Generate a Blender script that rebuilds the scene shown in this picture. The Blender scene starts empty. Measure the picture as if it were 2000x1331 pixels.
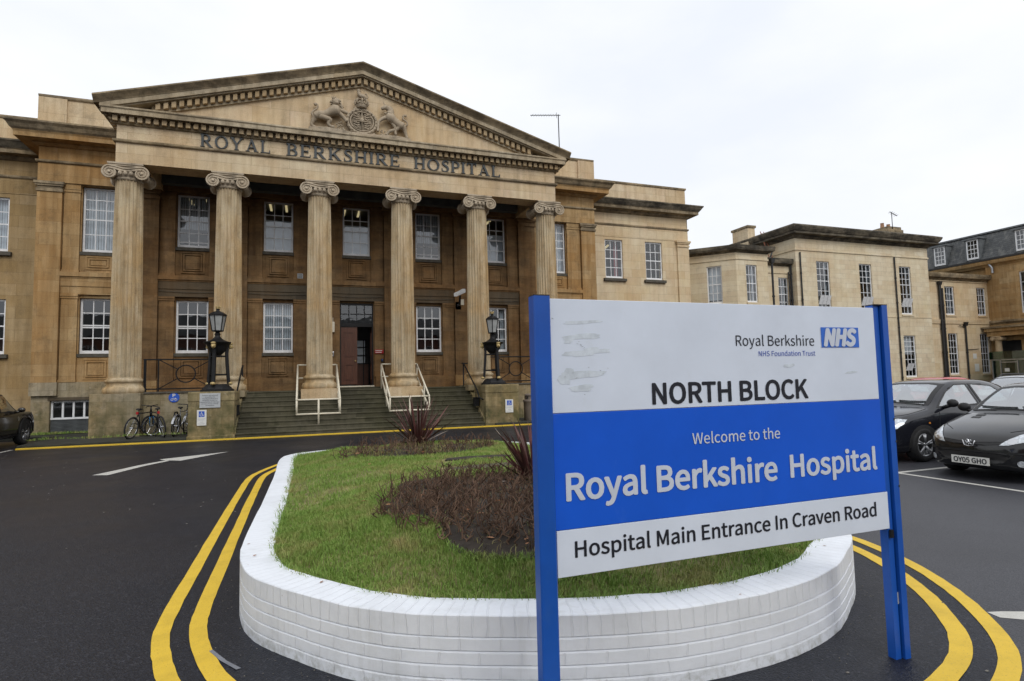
import bpy, bmesh, math, random, os
import numpy as np
from mathutils import Vector, Matrix
from mathutils.bvhtree import BVHTree
random.seed(7); RNG = np.random.default_rng(7)
SC = bpy.context.scene
# ------------------------------------------------------------------ camera, sky, sun, exposure
cam = bpy.data.cameras.new("camera"); camo = bpy.data.objects.new("camera", cam); SC.collection.objects.link(camo)
cam.sensor_width = 36.0; cam.lens = 20.157; cam.clip_end = 2000; cam.clip_start = 0.05
_R = np.array([[0.94157648, -0.33600801, -0.02307266], [-0.00194679, -0.07393431, 0.99726121], [0.33679362, 0.93895279, 0.07026894]])
m = Matrix.Identity(4)
for i in range(3):
    m[i][0] = _R[0][i]; m[i][1] = _R[1][i]; m[i][2] = -_R[2][i]
m.translation = (0, 0, 1.65); camo.matrix_world = m
SC.camera = camo
SUN_EL, SUN_AZ = math.radians(42), math.radians(172)      # azimuth: where the sun stands (0 = +Y)
w = bpy.data.worlds.new("World"); SC.world = w; w.use_nodes = True
nt = w.node_tree; nt.nodes.clear()
def WN(t): return nt.nodes.new(t)
sky = WN('ShaderNodeTexSky'); sky.sky_type = 'NISHITA'; sky.sun_disc = False
sky.sun_elevation = SUN_EL; sky.sun_rotation = SUN_AZ; sky.dust_density = 5; sky.air_density = 1.5
hs = WN('ShaderNodeHueSaturation'); hs.inputs['Saturation'].default_value = 0.25; hs.inputs['Value'].default_value = 1.0
tc = WN('ShaderNodeTexCoord'); mp = WN('ShaderNodeMapping'); mp.inputs['Scale'].default_value = (1.3, 1.3, 3.0); mp.inputs['Location'].default_value = (.3, .1, 0)
nz = WN('ShaderNodeTexNoise'); nz.inputs['Scale'].default_value = 1.5; nz.inputs['Detail'].default_value = 5; nz.inputs['Roughness'].default_value = .5
cr = WN('ShaderNodeValToRGB'); cr.color_ramp.elements[0].position = .3; cr.color_ramp.elements[1].position = .7
cr.color_ramp.elements[0].color = (.80, .84, .915, 1); cr.color_ramp.elements[1].color = (1, 1, 1, 1)
sc10 = WN('ShaderNodeVectorMath'); sc10.operation = 'SCALE'; sc10.inputs['Scale'].default_value = 11.6
mx = WN('ShaderNodeMixRGB'); mx.inputs[0].default_value = 0.93
bg = WN('ShaderNodeBackground'); bg.inputs['Strength'].default_value = 0.1
wo = WN('ShaderNodeOutputWorld')
L = nt.links.new
L(sky.outputs[0], hs.inputs['Color']); L(tc.outputs['Generated'], mp.inputs[0]); L(mp.outputs[0], nz.inputs['Vector']); L(nz.outputs[0], cr.inputs[0])
L(cr.outputs[0], sc10.inputs[0]); L(hs.outputs[0], mx.inputs[1]); L(sc10.outputs[0], mx.inputs[2]); L(mx.outputs[0], bg.inputs['Color']); L(bg.outputs[0], wo.inputs['Surface'])
sun = bpy.data.lights.new("sun", 'SUN'); sun.energy = 1.0; sun.angle = math.radians(28); sun.color = (1, .97, .93)
suno = bpy.data.objects.new("sun", sun); SC.collection.objects.link(suno)
sd = Vector((math.sin(SUN_AZ) * math.cos(SUN_EL), math.cos(SUN_AZ) * math.cos(SUN_EL), math.sin(SUN_EL)))
suno.rotation_euler = sd.to_track_quat('Z', 'Y').to_euler()
SC.view_settings.view_transform = 'Standard'; SC.view_settings.look = 'None'; SC.view_settings.exposure = 0; SC.view_settings.gamma = 1
SC.render.engine = 'CYCLES'; cy = SC.cycles
cy.use_denoising = True; cy.max_bounces = 6; cy.diffuse_bounces = 3; cy.glossy_bounces = 3; cy.transparent_max_bounces = 8; cy.transmission_bounces = 4
cy.caustics_reflective = False; cy.caustics_refractive = False
# ------------------------------------------------------------------ helpers
COL = SC.collection
def lab(o, label=None, cat=None, group=None, kind=None):
    if label: o['label'] = label
    if cat: o['category'] = cat
    if group: o['group'] = group
    if kind: o['kind'] = kind
    return o
def empty(name, loc=(0, 0, 0), rz=0, label=None, cat=None, group=None):
    o = bpy.data.objects.new(name, None); COL.objects.link(o); o.location = loc; o.rotation_euler = (0, 0, rz); o.empty_display_size = .1
    return lab(o, label, cat, group)
def worldmat(o):
    mtx = Matrix.Identity(4)
    while o is not None:
        mtx = (Matrix.Translation(o.location) @ o.rotation_euler.to_matrix().to_4x4()) @ mtx; o = o.parent
    return mtx
class MB:
    def __init__(s): s.v = []; s.f = []; s.uv = None
    def add(s, vs, fs):
        b = len(s.v); s.v += [tuple(map(float, p)) for p in vs]; s.f += [tuple(b + i for i in f) for f in fs]; return s
    def quad(s, a, b, c, d): return s.add([a, b, c, d], [(0, 1, 2, 3)])
    def hexa(s, p): return s.add(p, [(0, 3, 2, 1), (4, 5, 6, 7), (0, 1, 5, 4), (1, 2, 6, 5), (2, 3, 7, 6), (3, 0, 4, 7)])
    def box(s, x0, x1, y0, y1, z0, z1, T=None):
        p = [(x0, y0, z0), (x1, y0, z0), (x1, y1, z0), (x0, y1, z0), (x0, y0, z1), (x1, y0, z1), (x1, y1, z1), (x0, y1, z1)]
        if T: p = [T(*q) for q in p]
        return s.hexa(p)
    def prism(s, poly, d0, d1, T):
        """poly: 2-D outline (u,v); T(u,v,d) -> world"""
        n = len(poly); vs = [T(u, v, d0) for u, v in poly] + [T(u, v, d1) for u, v in poly]
        fs = [tuple(range(n)), tuple(range(2 * n - 1, n - 1, -1))] + [(i, i + n, (i + 1) % n + n, (i + 1) % n) for i in range(n)]
        return s.add(vs, fs)
    def lathe(s, prof, n=16, c=(0, 0, 0), T=None, caps=True, mod=None):
        vs = []; fs = []
        for k, (r, z) in enumerate(prof):
            for i in range(n):
                a = 2 * math.pi * i / n; rr = r * (mod(i, n, k) if mod else 1)
                p = (rr * math.cos(a), rr * math.sin(a), z)
                p = T(*p) if T else (p[0] + c[0], p[1] + c[1], p[2] + c[2]); vs.append(p)
        for k in range(len(prof) - 1):
            for i in range(n):
                j = (i + 1) % n; fs.append((k * n + i, k * n + j, k * n + n + j, k * n + n + i))
        if caps:
            fs.append(tuple(range(n - 1, -1, -1))); q = (len(prof) - 1) * n; fs.append(tuple(range(q, q + n)))
        return s.add(vs, fs)
    def tube(s, path, r, n=6, closed=False, caps=True):
        P = [Vector(p) for p in path]; N = len(P); R = r if isinstance(r, (list, tuple)) else [r] * N
        vs = []; fs = []; up = None
        for i in range(N):
            if closed: t = P[(i + 1) % N] - P[i - 1]
            else: t = P[min(i + 1, N - 1)] - P[max(i - 1, 0)]
            t.normalize()
            if up is None: up = Vector((0, 0, 1)) if abs(t.z) < .9 else Vector((1, 0, 0))
            a = t.cross(up); 
            if a.length < 1e-5: a = t.orthogonal()
            a.normalize(); b = a.cross(t); up = b
            for k in range(n):
                an = 2 * math.pi * (k + .5) / n; vs.append(P[i] + (a * math.cos(an) + b * math.sin(an)) * R[i])
        M = N if closed else N - 1
        for i in range(M):
            for k in range(n):
                l = (k + 1) % n; j = (i + 1) % N; fs.append((i * n + k, i * n + l, j * n + l, j * n + k))
        if caps and not closed: fs += [tuple(range(n - 1, -1, -1)), tuple(range((N - 1) * n, N * n))]
        return s.add(vs, fs)
    def ell(s, c, r, n=8, m_=6):
        if not isinstance(r, (tuple, list)): r = (r, r, r)
        vs = [(c[0], c[1], c[2] - r[2])]; fs = []
        for j in range(1, m_):
            ph = -math.pi / 2 + math.pi * j / m_
            for i in range(n):
                a = 2 * math.pi * i / n; vs.append((c[0] + r[0] * math.cos(ph) * math.cos(a), c[1] + r[1] * math.cos(ph) * math.sin(a), c[2] + r[2] * math.sin(ph)))
        vs.append((c[0], c[1], c[2] + r[2])); T = len(vs) - 1
        for i in range(n):
            fs.append((0, 1 + (i + 1) % n, 1 + i)); b = 1 + (m_ - 2) * n; fs.append((T, b + i, b + (i + 1) % n))
        for j in range(m_ - 2):
            for i in range(n):
                a = 1 + j * n; fs.append((a + i, a + (i + 1) % n, a + n + (i + 1) % n, a + n + i))
        return s.add(vs, fs)
    def sweep(s, prof, path, closed=False, endcaps=True):
        """prof: closed outline [(out, z)]; path: XY points, 'out' is to the right of travel; mitred"""
        P = [Vector((p[0], p[1], 0)) for p in path]; N = len(P); n = len(prof); vs = []; fs = []
        for i in range(N):
            def nr(a, b):
                t = (b - a).normalized(); return Vector((t.y, -t.x, 0))
            if closed: n1 = nr(P[i - 1], P[i]); n2 = nr(P[i], P[(i + 1) % N])
            else:
                n1 = nr(P[i - 1], P[i]) if i > 0 else nr(P[0], P[1]); n2 = nr(P[i], P[i + 1]) if i < N - 1 else n1
            mm = (n1 + n2); mm = mm / max(.3, (mm.dot(n1)))
            for o, z in prof: q = P[i] + mm * o; vs.append((q.x, q.y, z))
        for i in range(N if closed else N - 1):
            j = (i + 1) % N
            for k in range(n):
                l = (k + 1) % n; fs.append((i * n + k, j * n + k, j * n + l, i * n + l))
        if endcaps and not closed: fs += [tuple(range(n)), tuple(range(N * n - 1, (N - 1) * n - 1, -1))]
        return s.add(vs, fs)
    def build(s, name, mat, parent=None, smooth=False, bevel=0, loc=None, label=None, world=True, uvs=None, angle=None):
        me = bpy.data.meshes.new(name)
        V = s.v
        o = bpy.data.objects.new(name, me)
        if loc is not None: o.location = loc
        if parent is not None: o.parent = parent
        if world:
            if parent is not None or loc is not None:
                inv = np.array(worldmat(o).inverted()); A = np.array(V).reshape(-1, 3); A = A @ inv[:3, :3].T + inv[:3, 3]; V = A.tolist()
        me.from_pydata(V, [], s.f)
        if uvs is not None:
            ul = me.uv_layers.new(name='UVMap'); li = np.empty(len(me.loops), 'i'); me.loops.foreach_get('vertex_index', li)
            ul.data.foreach_set('uv', np.array(uvs, 'f')[li].ravel())
        me.materials.append(mat)
        bm = bmesh.new(); bm.from_mesh(me)
        bmesh.ops.recalc_face_normals(bm, faces=bm.faces)
        bm.to_mesh(me); bm.free()
        if smooth:
            me.polygons.foreach_set('use_smooth', [True] * len(me.polygons))
            if angle is not None:
                try: me.set_sharp_from_angle(angle=math.radians(angle))
                except Exception: pass
        COL.objects.link(o)
        if bevel:
            b = o.modifiers.new('b', 'BEVEL'); b.width = bevel; b.segments = 2; b.limit_method = 'ANGLE'; b.harden_normals = False
        if label: o['label'] = label
        return o
def copy_tree(o, parent=None):
    c = o.copy(); COL.objects.link(c)
    if parent is not None: c.parent = parent
    for ch in list(o.children): copy_tree(ch, c)
    return c
# ------------------------------------------------------------------ materials
def mat_new(name):
    mt = bpy.data.materials.new(name); mt.use_nodes = True; n = mt.node_tree; b = n.nodes['Principled BSDF']; return mt, n, b
def nd(n, t, **kw):
    x = n.nodes.new(t)
    for k, v in kw.items():
        if k in x.inputs: x.inputs[k].default_value = v
        else: setattr(x, k, v)
    return x
def ramp(n, src, p0, p1, c0=(0, 0, 0, 1), c1=(1, 1, 1, 1)):
    r = nd(n, 'ShaderNodeValToRGB'); e = r.color_ramp.elements; e[0].position = p0; e[1].position = p1; e[0].color = c0; e[1].color = c1
    n.links.new(src, r.inputs[0]); return r.outputs[0]
def mixc(n, f, a, b, mode='MIX'):
    x = nd(n, 'ShaderNodeMixRGB', blend_type=mode)
    for i, q in enumerate((f, a, b)):
        if hasattr(q, 'is_linked'): n.links.new(q, x.inputs[i])
        else: x.inputs[i].default_value = q if (i == 0 or len(q) == 4) else (*q, 1)
    return x.outputs[0]
def noise(n, vec, scale, detail=4, rough=.55, mscale=None):
    if mscale is not None:
        mp = nd(n, 'ShaderNodeMapping'); mp.inputs['Scale'].default_value = mscale; n.links.new(vec, mp.inputs[0]); vec = mp.outputs[0]
    x = nd(n, 'ShaderNodeTexNoise', Scale=scale, Detail=detail, Roughness=rough); n.links.new(vec, x.inputs['Vector']); return x.outputs[0]
def coords(n): return nd(n, 'ShaderNodeTexCoord').outputs['Object']
def wallvec(n, vec):
    s = nd(n, 'ShaderNodeSeparateXYZ'); n.links.new(vec, s.inputs[0]); a = nd(n, 'ShaderNodeMath', operation='ADD'); n.links.new(s.outputs[0], a.inputs[0]); n.links.new(s.outputs[1], a.inputs[1])
    c = nd(n, 'ShaderNodeCombineXYZ'); n.links.new(a.outputs[0], c.inputs[0]); n.links.new(s.outputs[2], c.inputs[1]); return c.outputs[0], s.outputs[2]
def bump(n, b, h, strength=.3, dist=.01):
    x = nd(n, 'ShaderNodeBump', Strength=strength, Distance=dist); n.links.new(h, x.inputs['Height']); n.links.new(x.outputs[0], b.inputs['Normal'])
def simple(name, col, rough=.5, metal=0, var=.12, vscale=6, bmp=0, bscale=60, spec=None, coat=0):
    mt, n, b = mat_new(name); v = coords(n); q = noise(n, v, vscale, 5)
    c = mixc(n, ramp(n, q, .3, .7), tuple(x * (1 - var) for x in col), tuple(min(1, x * (1 + var)) for x in col)); n.links.new(c, b.inputs['Base Color'])
    b.inputs['Roughness'].default_value = rough; b.inputs['Metallic'].default_value = metal
    if spec is not None: b.inputs['Specular IOR Level'].default_value = spec
    if coat: b.inputs['Coat Weight'].default_value = coat; b.inputs['Coat Roughness'].default_value = .05
    if bmp: bump(n, b, noise(n, v, bscale, 4), bmp, .004)
    return mt
def stone(name, c1, c2, warm, warm_amt=.5, grime=(.05, .045, .035), grime_amt=.3, block=(1.05, .44), joint=.006, streak=.35, green=0.0, blockvar=1.5, rough=.9, soot=0.0, patch=.22):
    mt, n, b = mat_new(name); v = coords(n); wv, z = wallvec(n, v)
    br = nd(n, 'ShaderNodeTexBrick', Scale=1.0); br.offset = .5
    br.inputs['Brick Width'].default_value = block[0]; br.inputs['Row Height'].default_value = block[1]; br.inputs['Mortar Size'].default_value = joint; br.inputs['Mortar Smooth'].default_value = .4; br.inputs['Bias'].default_value = 0
    n.links.new(wv, br.inputs['Vector'])
    mid = tuple((a + d) / 2 for a, d in zip(c1, c2)); k = blockvar
    br.inputs['Color1'].default_value = (*[m_ + (a - m_) * k for a, m_ in zip(c1, mid)], 1); br.inputs['Color2'].default_value = (*[m_ + (a - m_) * k for a, m_ in zip(c2, mid)], 1)
    br.inputs['Mortar'].default_value = (*[x * .55 for x in mid], 1)
    big = noise(n, v, .45, 6, .6); col = mixc(n, ramp(n, big, .40, .66, (0, 0, 0, 1), (warm_amt,) * 3 + (1,)), br.outputs['Color'], warm)
    st = noise(n, v, 1.0, 5, .6, mscale=(5, 5, .35)); col = mixc(n, ramp(n, st, .42, .72, (0, 0, 0, 1), (streak,) * 3 + (1,)), col, tuple(x * .42 for x in warm))
    st2 = noise(n, v, 1.0, 4, .6, mscale=(3.3, 3.3, .5)); col = mixc(n, ramp(n, st2, .55, .8, (0, 0, 0, 1), (streak * .9,) * 3 + (1,)), col, tuple(min(1, x * 1.25 + .05) for x in c2))
    gm = noise(n, v, 2.2, 8, .7); col = mixc(n, ramp(n, gm, .52, .75, (0, 0, 0, 1), (grime_amt,) * 3 + (1,)), col, grime)
    if soot:
        so = noise(n, v, 1.1, 8, .72, mscale=(.8, .8, 2.0)); col = mixc(n, ramp(n, so, .40, .58, (0, 0, 0, 1), (soot,) * 3 + (1,)), col, (.022, .02, .018))
    if green:
        zr = nd(n, 'ShaderNodeMapRange'); zr.inputs[1].default_value = 0; zr.inputs[2].default_value = 2.4; zr.inputs[3].default_value = 1; zr.inputs[4].default_value = 0; n.links.new(z, zr.inputs[0])
        ml = nd(n, 'ShaderNodeMath', operation='MULTIPLY'); n.links.new(zr.outputs[0], ml.inputs[0]); n.links.new(ramp(n, noise(n, v, 2.5, 7, .7), .35, .6, (0, 0, 0, 1), (green,) * 3 + (1,)), ml.inputs[1]); col = mixc(n, ml.outputs[0], col, (.07, .075, .03))
        li = noise(n, v, 7, 6, .7); col = mixc(n, ramp(n, li, .64, .70, (0, 0, 0, 1), (.55,) * 3 + (1,)), col, (.42, .40, .33))
    pat = noise(n, v, .9, 7, .72, mscale=(1, 1, .6)); col = mixc(n, patch, col, ramp(n, pat, .30, .70, (.22, .22, .24, 1), (.86, .84, .80, 1)), 'OVERLAY')
    fine = noise(n, v, 40, 3); col = mixc(n, .16, col, ramp(n, fine, .3, .7), 'OVERLAY')
    n.links.new(col, b.inputs['Base Color']); b.inputs['Roughness'].default_value = rough; b.inputs['Specular IOR Level'].default_value = .25
    hm = mixc(n, .25, br.outputs['Fac'], noise(n, v, 22, 6, .65)); inv = nd(n, 'ShaderNodeInvert'); n.links.new(hm, inv.inputs['Color']); bump(n, b, inv.outputs[0], .35, .012)
    return mt
M = {}
M['stone'] = stone('ochre_ashlar', (.39, .255, .118), (.475, .335, .172), (.39, .20, .062), .58, grime_amt=.45, streak=.5)
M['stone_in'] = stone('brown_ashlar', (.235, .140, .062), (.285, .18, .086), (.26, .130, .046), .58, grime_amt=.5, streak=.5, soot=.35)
M['stone_pale'] = stone('pale_ashlar', (.60, .475, .31), (.66, .54, .375), (.52, .335, .155), .55, grime_amt=.3, streak=.32, block=(1.3, .75))
M['stone_wing'] = stone('buff_ashlar', (.64, .505, .33), (.71, .59, .41), (.60, .41, .20), .5, grime_amt=.16, streak=.16, block=(1.1, .45))
M['dentil'] = stone('dentil_stone', (.43, .33, .20), (.50, .40, .26), (.36, .22, .09), .5, grime_amt=.4, streak=.2, block=(9, 9), joint=0)
M['stone_left'] = stone('ochre_buff_ashlar', (.37, .265, .135), (.45, .335, .19), (.36, .22, .08), .6, grime_amt=.38, streak=.42, block=(1.1, .45))
M['stone_cream'] = stone('cream_ashlar', (.68, .575, .41), (.74, .65, .48), (.58, .43, .23), .45, grime_amt=.22, streak=.14, block=(1.0, .33), blockvar=1.6)
M['cornice'] = stone('weathered_cornice', (.36, .285, .18), (.42, .335, .22), (.28, .19, .09), .5, grime=(.05, .048, .03), grime_amt=.75, streak=.5, block=(1.6, 2), soot=.55)
M['cornice_pale'] = stone('rain_washed_cornice', (.48, .40, .275), (.54, .46, .33), (.36, .25, .13), .5, grime=(.06, .055, .04), grime_amt=.6, streak=.5, block=(1.6, 2), soot=.3)
M['cornice_black'] = stone('soot_blackened_cornice', (.19, .165, .12), (.24, .205, .15), (.12, .10, .065), .5, grime_amt=.85, streak=.5, block=(1.6, 2), soot=.8)
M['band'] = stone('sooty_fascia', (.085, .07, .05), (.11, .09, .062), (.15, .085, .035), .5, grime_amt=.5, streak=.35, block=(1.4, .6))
M['column'] = stone('fluted_column_stone', (.51, .425, .285), (.58, .495, .355), (.52, .31, .105), .85, grime_amt=.5, streak=.72, block=(9, 9), joint=0)
M['plinth'] = stone('mossy_plinth', (.34, .29, .20), (.40, .345, .25), (.40, .27, .11), .6, grime_amt=.75, streak=.5, green=.85, block=(.95, .42), blockvar=1.8)
M['pedestal'] = stone('lichen_pedestal', (.30, .245, .14), (.37, .30, .17), (.36, .24, .09), .6, grime_amt=.95, streak=.6, green=.95, block=(.7, .36), blockvar=2.2)
M['relief'] = stone('carved_relief_stone', (.44, .37, .275), (.50, .425, .32), (.32, .23, .14), .4, grime_amt=.85, streak=.2, block=(9, 9), joint=0)
M['steps'] = stone('mossy_steps', (.068, .063, .043), (.105, .096, .066), (.07, .066, .032), .5, grime=(.016, .02, .008), grime_amt=.75, streak=.35, block=(1.6, 5), joint=.004)
M['lead'] = simple('lead_grey', (.12, .13, .135), .6, var=.25, vscale=3)
M['slate'] = None
M['white'] = simple('white_paint', (.74, .74, .73), .45, var=.06, vscale=3, bmp=.1)
M['frame'] = simple('white_window_paint', (.80, .81, .82), .45, var=.08, vscale=8)
M['cream_rail'] = simple('cream_rail_paint', (.72, .66, .52), .45, var=.1, vscale=12)
M['black_iron'] = simple('black_iron', (.009, .009, .010), .5, spec=.3, var=.4, vscale=14, bmp=.2)
M['black_pipe'] = simple('black_pipe_paint', (.02, .02, .021), .5, var=.3, vscale=5)
M['gold'] = simple('dull_gilding', (.48, .36, .16), .5, metal=.3, var=.3, vscale=30)
M['sill'] = simple('dark_sill_stone', (.09, .08, .062), .85, var=.35, vscale=6, bmp=.3)
M['letter'] = simple('blue_grey_letter_metal', (.032, .040, .043), .5, var=.35, vscale=9)
M['wood'] = None
def wood():
    mt, n, b = mat_new('brown_door_wood'); v = coords(n); q = noise(n, v, 3, 6, .6, mscale=(14, 14, 1))
    n.links.new(ramp(n, q, .3, .75, (.062, .022, .011, 1), (.13, .046, .022, 1)), b.inputs['Base Color']); b.inputs['Roughness'].default_value = .38; return mt
M['wood'] = wood()
def slate():
    mt, n, b = mat_new('slate_roof'); v = coords(n); wv, z = wallvec(n, v)
    br = nd(n, 'ShaderNodeTexBrick', Scale=1.0); br.inputs['Brick Width'].default_value = .28; br.inputs['Row Height'].default_value = .16; br.inputs['Mortar Size'].default_value = .008
    br.inputs['Color1'].default_value = (.055, .06, .065, 1); br.inputs['Color2'].default_value = (.10, .105, .105, 1); br.inputs['Mortar'].default_value = (.02, .02, .02, 1); n.links.new(wv, br.inputs['Vector'])
    st = noise(n, v, 1, 5, .6, mscale=(3, 3, .4)); c = mixc(n, ramp(n, st, .5, .7, (0, 0, 0, 1), (.5, .5, .5, 1)), br.outputs['Color'], (.24, .24, .22)); n.links.new(c, b.inputs['Base Color']); b.inputs['Roughness'].default_value = .6; bump(n, b, br.outputs['Fac'], -.4, .01); return mt
M['slate'] = slate()
def glass(name='window_glass', tint=(.82, .86, .88), ior=1.55, add=.05):
    mt = bpy.data.materials.new(name); mt.use_nodes = True; n = mt.node_tree; n.nodes.clear(); o = nd(n, 'ShaderNodeOutputMaterial')
    tr = nd(n, 'ShaderNodeBsdfTransparent'); tr.inputs[0].default_value = (*tint, 1); gl = nd(n, 'ShaderNodeBsdfGlossy'); gl.inputs['Roughness'].default_value = .015; gl.inputs['Color'].default_value = (.95, .97, 1, 1)
    fr = nd(n, 'ShaderNodeFresnel', IOR=ior); ge = nd(n, 'ShaderNodeNewGeometry'); mr = nd(n, 'ShaderNodeMapRange'); mr.inputs[3].default_value = ior; mr.inputs[4].default_value = 1 / ior; n.links.new(ge.outputs['Backfacing'], mr.inputs[0]); n.links.new(mr.outputs[0], fr.inputs['IOR']); v = coords(n); bp = nd(n, 'ShaderNodeBump', Strength=.12, Distance=.02); n.links.new(noise(n, v, 1.6, 2), bp.inputs['Height']); n.links.new(bp.outputs[0], gl.inputs['Normal'])
    mu = nd(n, 'ShaderNodeMath', operation='MULTIPLY_ADD'); mu.inputs[1].default_value = 1.0; mu.inputs[2].default_value = add; n.links.new(fr.outputs[0], mu.inputs[0])
    mi = nd(n, 'ShaderNodeMixShader'); n.links.new(mu.outputs[0], mi.inputs[0]); n.links.new(tr.outputs[0], mi.inputs[1]); n.links.new(gl.outputs[0], mi.inputs[2]); n.links.new(mi.outputs[0], o.inputs[0]); return mt
M['glass'] = glass()
M['blind'] = simple('pale_blind_fabric', (.62, .66, .70), .8, var=.12, vscale=4)
M['net'] = simple('net_curtain', (.5, .54, .58), .9, var=.25, vscale=5)
M['dark'] = simple('dark_interior', (.07, .068, .065), .9, var=.3, vscale=1)
M['room'] = simple('office_wall_paint', (.15, .155, .16), .9, var=.15, vscale=.6)
def emit(name, col, s):
    mt, n, b = mat_new(name); b.inputs['Base Color'].default_value = (*col, 1); b.inputs['Emission Color'].default_value = (*col, 1); b.inputs['Emission Strength'].default_value = s; return mt
M['tube'] = emit('fluorescent_tube', (1, .80, .42), .55)
def asphalt():
    mt, n, b = mat_new('black_asphalt'); v = coords(n)
    sp = noise(n, v, 105, 4, .75); vo = nd(n, 'ShaderNodeTexVoronoi', Scale=75.0); n.links.new(v, vo.inputs['Vector'])
    base = ramp(n, sp, .35, .75, (.003, .0036, .0065, 1), (.042, .047, .066, 1)); cv = nd(n, 'ShaderNodeSeparateXYZ'); n.links.new(vo.outputs['Color'], cv.inputs[0]); base = mixc(n, ramp(n, cv.outputs[0], .86, .92, (0, 0, 0, 1), (.4, .4, .4, 1)), base, (.075, .078, .092)); base = mixc(n, ramp(n, cv.outputs[1], .5, .56, (0, 0, 0, 1), (.35, .35, .35, 1)), base, (.004, .004, .006)); pt = noise(n, v, .35, 5, .6)
    base = mixc(n, ramp(n, pt, .35, .65), base, mixc(n, 1.0, base, (.72, .72, .74, 1), 'MULTIPLY'))
    chip = nd(n, 'ShaderNodeTexVoronoi', Scale=24.0); n.links.new(v, chip.inputs['Vector']); base = mixc(n, ramp(n, chip.outputs['Distance'], .03, .045, (.35, .35, .35, 1), (0, 0, 0, 1)), base, (.13, .125, .115))
    n.links.new(base, b.inputs['Base Color'])
    n.links.new(ramp(n, noise(n, v, .5, 5, .6), .3, .7, (.32, .32, .32, 1), (.50, .50, .50, 1)), b.inputs['Roughness']); b.inputs['Specular IOR Level'].default_value = .22
    h = mixc(n, .5, vo.outputs['Distance'], sp); bump(n, b, h, .7, .008); return mt
M['asphalt'] = asphalt()
def roadpaint(name, col, worn=.5):
    mt, n, b = mat_new(name); v = coords(n); q = noise(n, v, 130, 4, .7); big = noise(n, v, 5, 6, .65)
    c = mixc(n, ramp(n, big, .45, .75, (0, 0, 0, 1), (worn,) * 3 + (1,)), col, tuple(x * .62 for x in col)); c = mixc(n, ramp(n, q, .60, .70, (0, 0, 0, 1), (.75, .75, .75, 1)), c, (.06, .055, .04)); n.links.new(c, b.inputs['Base Color']); b.inputs['Roughness'].default_value = .6; bump(n, b, q, .5, .004); return mt
M['yellow'] = roadpaint('yellow_line_paint', (.72, .48, .035)); M['whiteline'] = roadpaint('white_line_paint', (.55, .54, .50))
def brickwhite():
    mt, n, b = mat_new('white_painted_brick'); uv = nd(n, 'ShaderNodeUVMap').outputs[0]; v = coords(n)
    wob = nd(n, 'ShaderNodeVectorMath', operation='MULTIPLY_ADD'); nq = nd(n, 'ShaderNodeTexNoise', Scale=5.0, Detail=3.0); n.links.new(v, nq.inputs['Vector']); n.links.new(nq.outputs['Color'], wob.inputs[0]); wob.inputs[1].default_value = (.05, .011, 0); n.links.new(uv, wob.inputs[2]); uv0 = uv; uv = wob.outputs[0]
    def bk(bw, rh, off):
        x = nd(n, 'ShaderNodeTexBrick', Scale=1.0); x.offset = off; x.inputs['Brick Width'].default_value = bw; x.inputs['Row Height'].default_value = rh; x.inputs['Mortar Size'].default_value = .007; x.inputs['Mortar Smooth'].default_value = .6; n.links.new(uv, x.inputs['Vector']); return x
    a = bk(.225, .0725, .5); s_ = bk(.075, 10., 0.)
    sp = nd(n, 'ShaderNodeSeparateXYZ'); n.links.new(uv, sp.inputs[0]); gt = nd(n, 'ShaderNodeMath', operation='GREATER_THAN'); gt.inputs[1].default_value = .29; n.links.new(sp.outputs[1], gt.inputs[0])
    h = mixc(n, gt.outputs[0], a.outputs['Fac'], s_.outputs['Fac'])
    rg = noise(n, v, 18, 7, .65); hh = mixc(n, .35, h, rg); inv = nd(n, 'ShaderNodeInvert'); n.links.new(hh, inv.inputs['Color'])
    d = noise(n, v, 2.3, 8, .7); c = mixc(n, ramp(n, d, .45, .75), (.80, .835, .885), (.66, .69, .73)); c = mixc(n, ramp(n, noise(n, v, 1, 6, .7, mscale=(9, 9, .8)), .55, .75, (0, 0, 0, 1), (.35, .35, .35, 1)), c, (.47, .48, .46)); c = mixc(n, ramp(n, noise(n, v, 11, 8, .78), .67, .70, (0, 0, 0, 1), (.8, .8, .8, 1)), c, (.30, .22, .18))
    c = mixc(n, ramp(n, h, 0, 1, (0, 0, 0, 1), (.5, .5, .5, 1)), c, (.72, .745, .79))
    gz = nd(n, 'ShaderNodeMapRange'); gz.inputs[1].default_value = .0; gz.inputs[2].default_value = .11; gz.inputs[3].default_value = .8; gz.inputs[4].default_value = 0; n.links.new(sp.outputs[1], gz.inputs[0])
    ml = nd(n, 'ShaderNodeMath', operation='MULTIPLY'); n.links.new(gz.outputs[0], ml.inputs[0]); n.links.new(ramp(n, noise(n, v, 14, 6, .7), .45, .7), ml.inputs[1]); c = mixc(n, ml.outputs[0], c, (.24, .24, .17))
    n.links.new(c, b.inputs['Base Color']); b.inputs['Roughness'].default_value = .55; bump(n, b, inv.outputs[0], .6, .008); return mt
M['brickwhite'] = brickwhite()
def signmat(name, col, var=.06, dirt=(.5, .52, .45), amt=.25, rough=.32):
    mt, n, b = mat_new(name); v = coords(n); q = noise(n, v, 2.2, 7, .62); c = mixc(n, ramp(n, q, .3, .7), tuple(x * (1 - var) for x in col), tuple(min(1, x * (1 + var)) for x in col))
    c = mixc(n, ramp(n, noise(n, v, 5, 8, .75, mscale=(1, 1, .5)), .60, .82, (0, 0, 0, 1), (amt,) * 3 + (1,)), c, dirt); n.links.new(c, b.inputs['Base Color']); b.inputs['Roughness'].default_value = rough; return mt
M['sign_white'] = signmat('sign_white_enamel', (.71, .775, .88)); M['sign_blue'] = signmat('sign_blue_enamel', (.010, .108, .66), .08, (.10, .22, .70), .3, .3)
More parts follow.
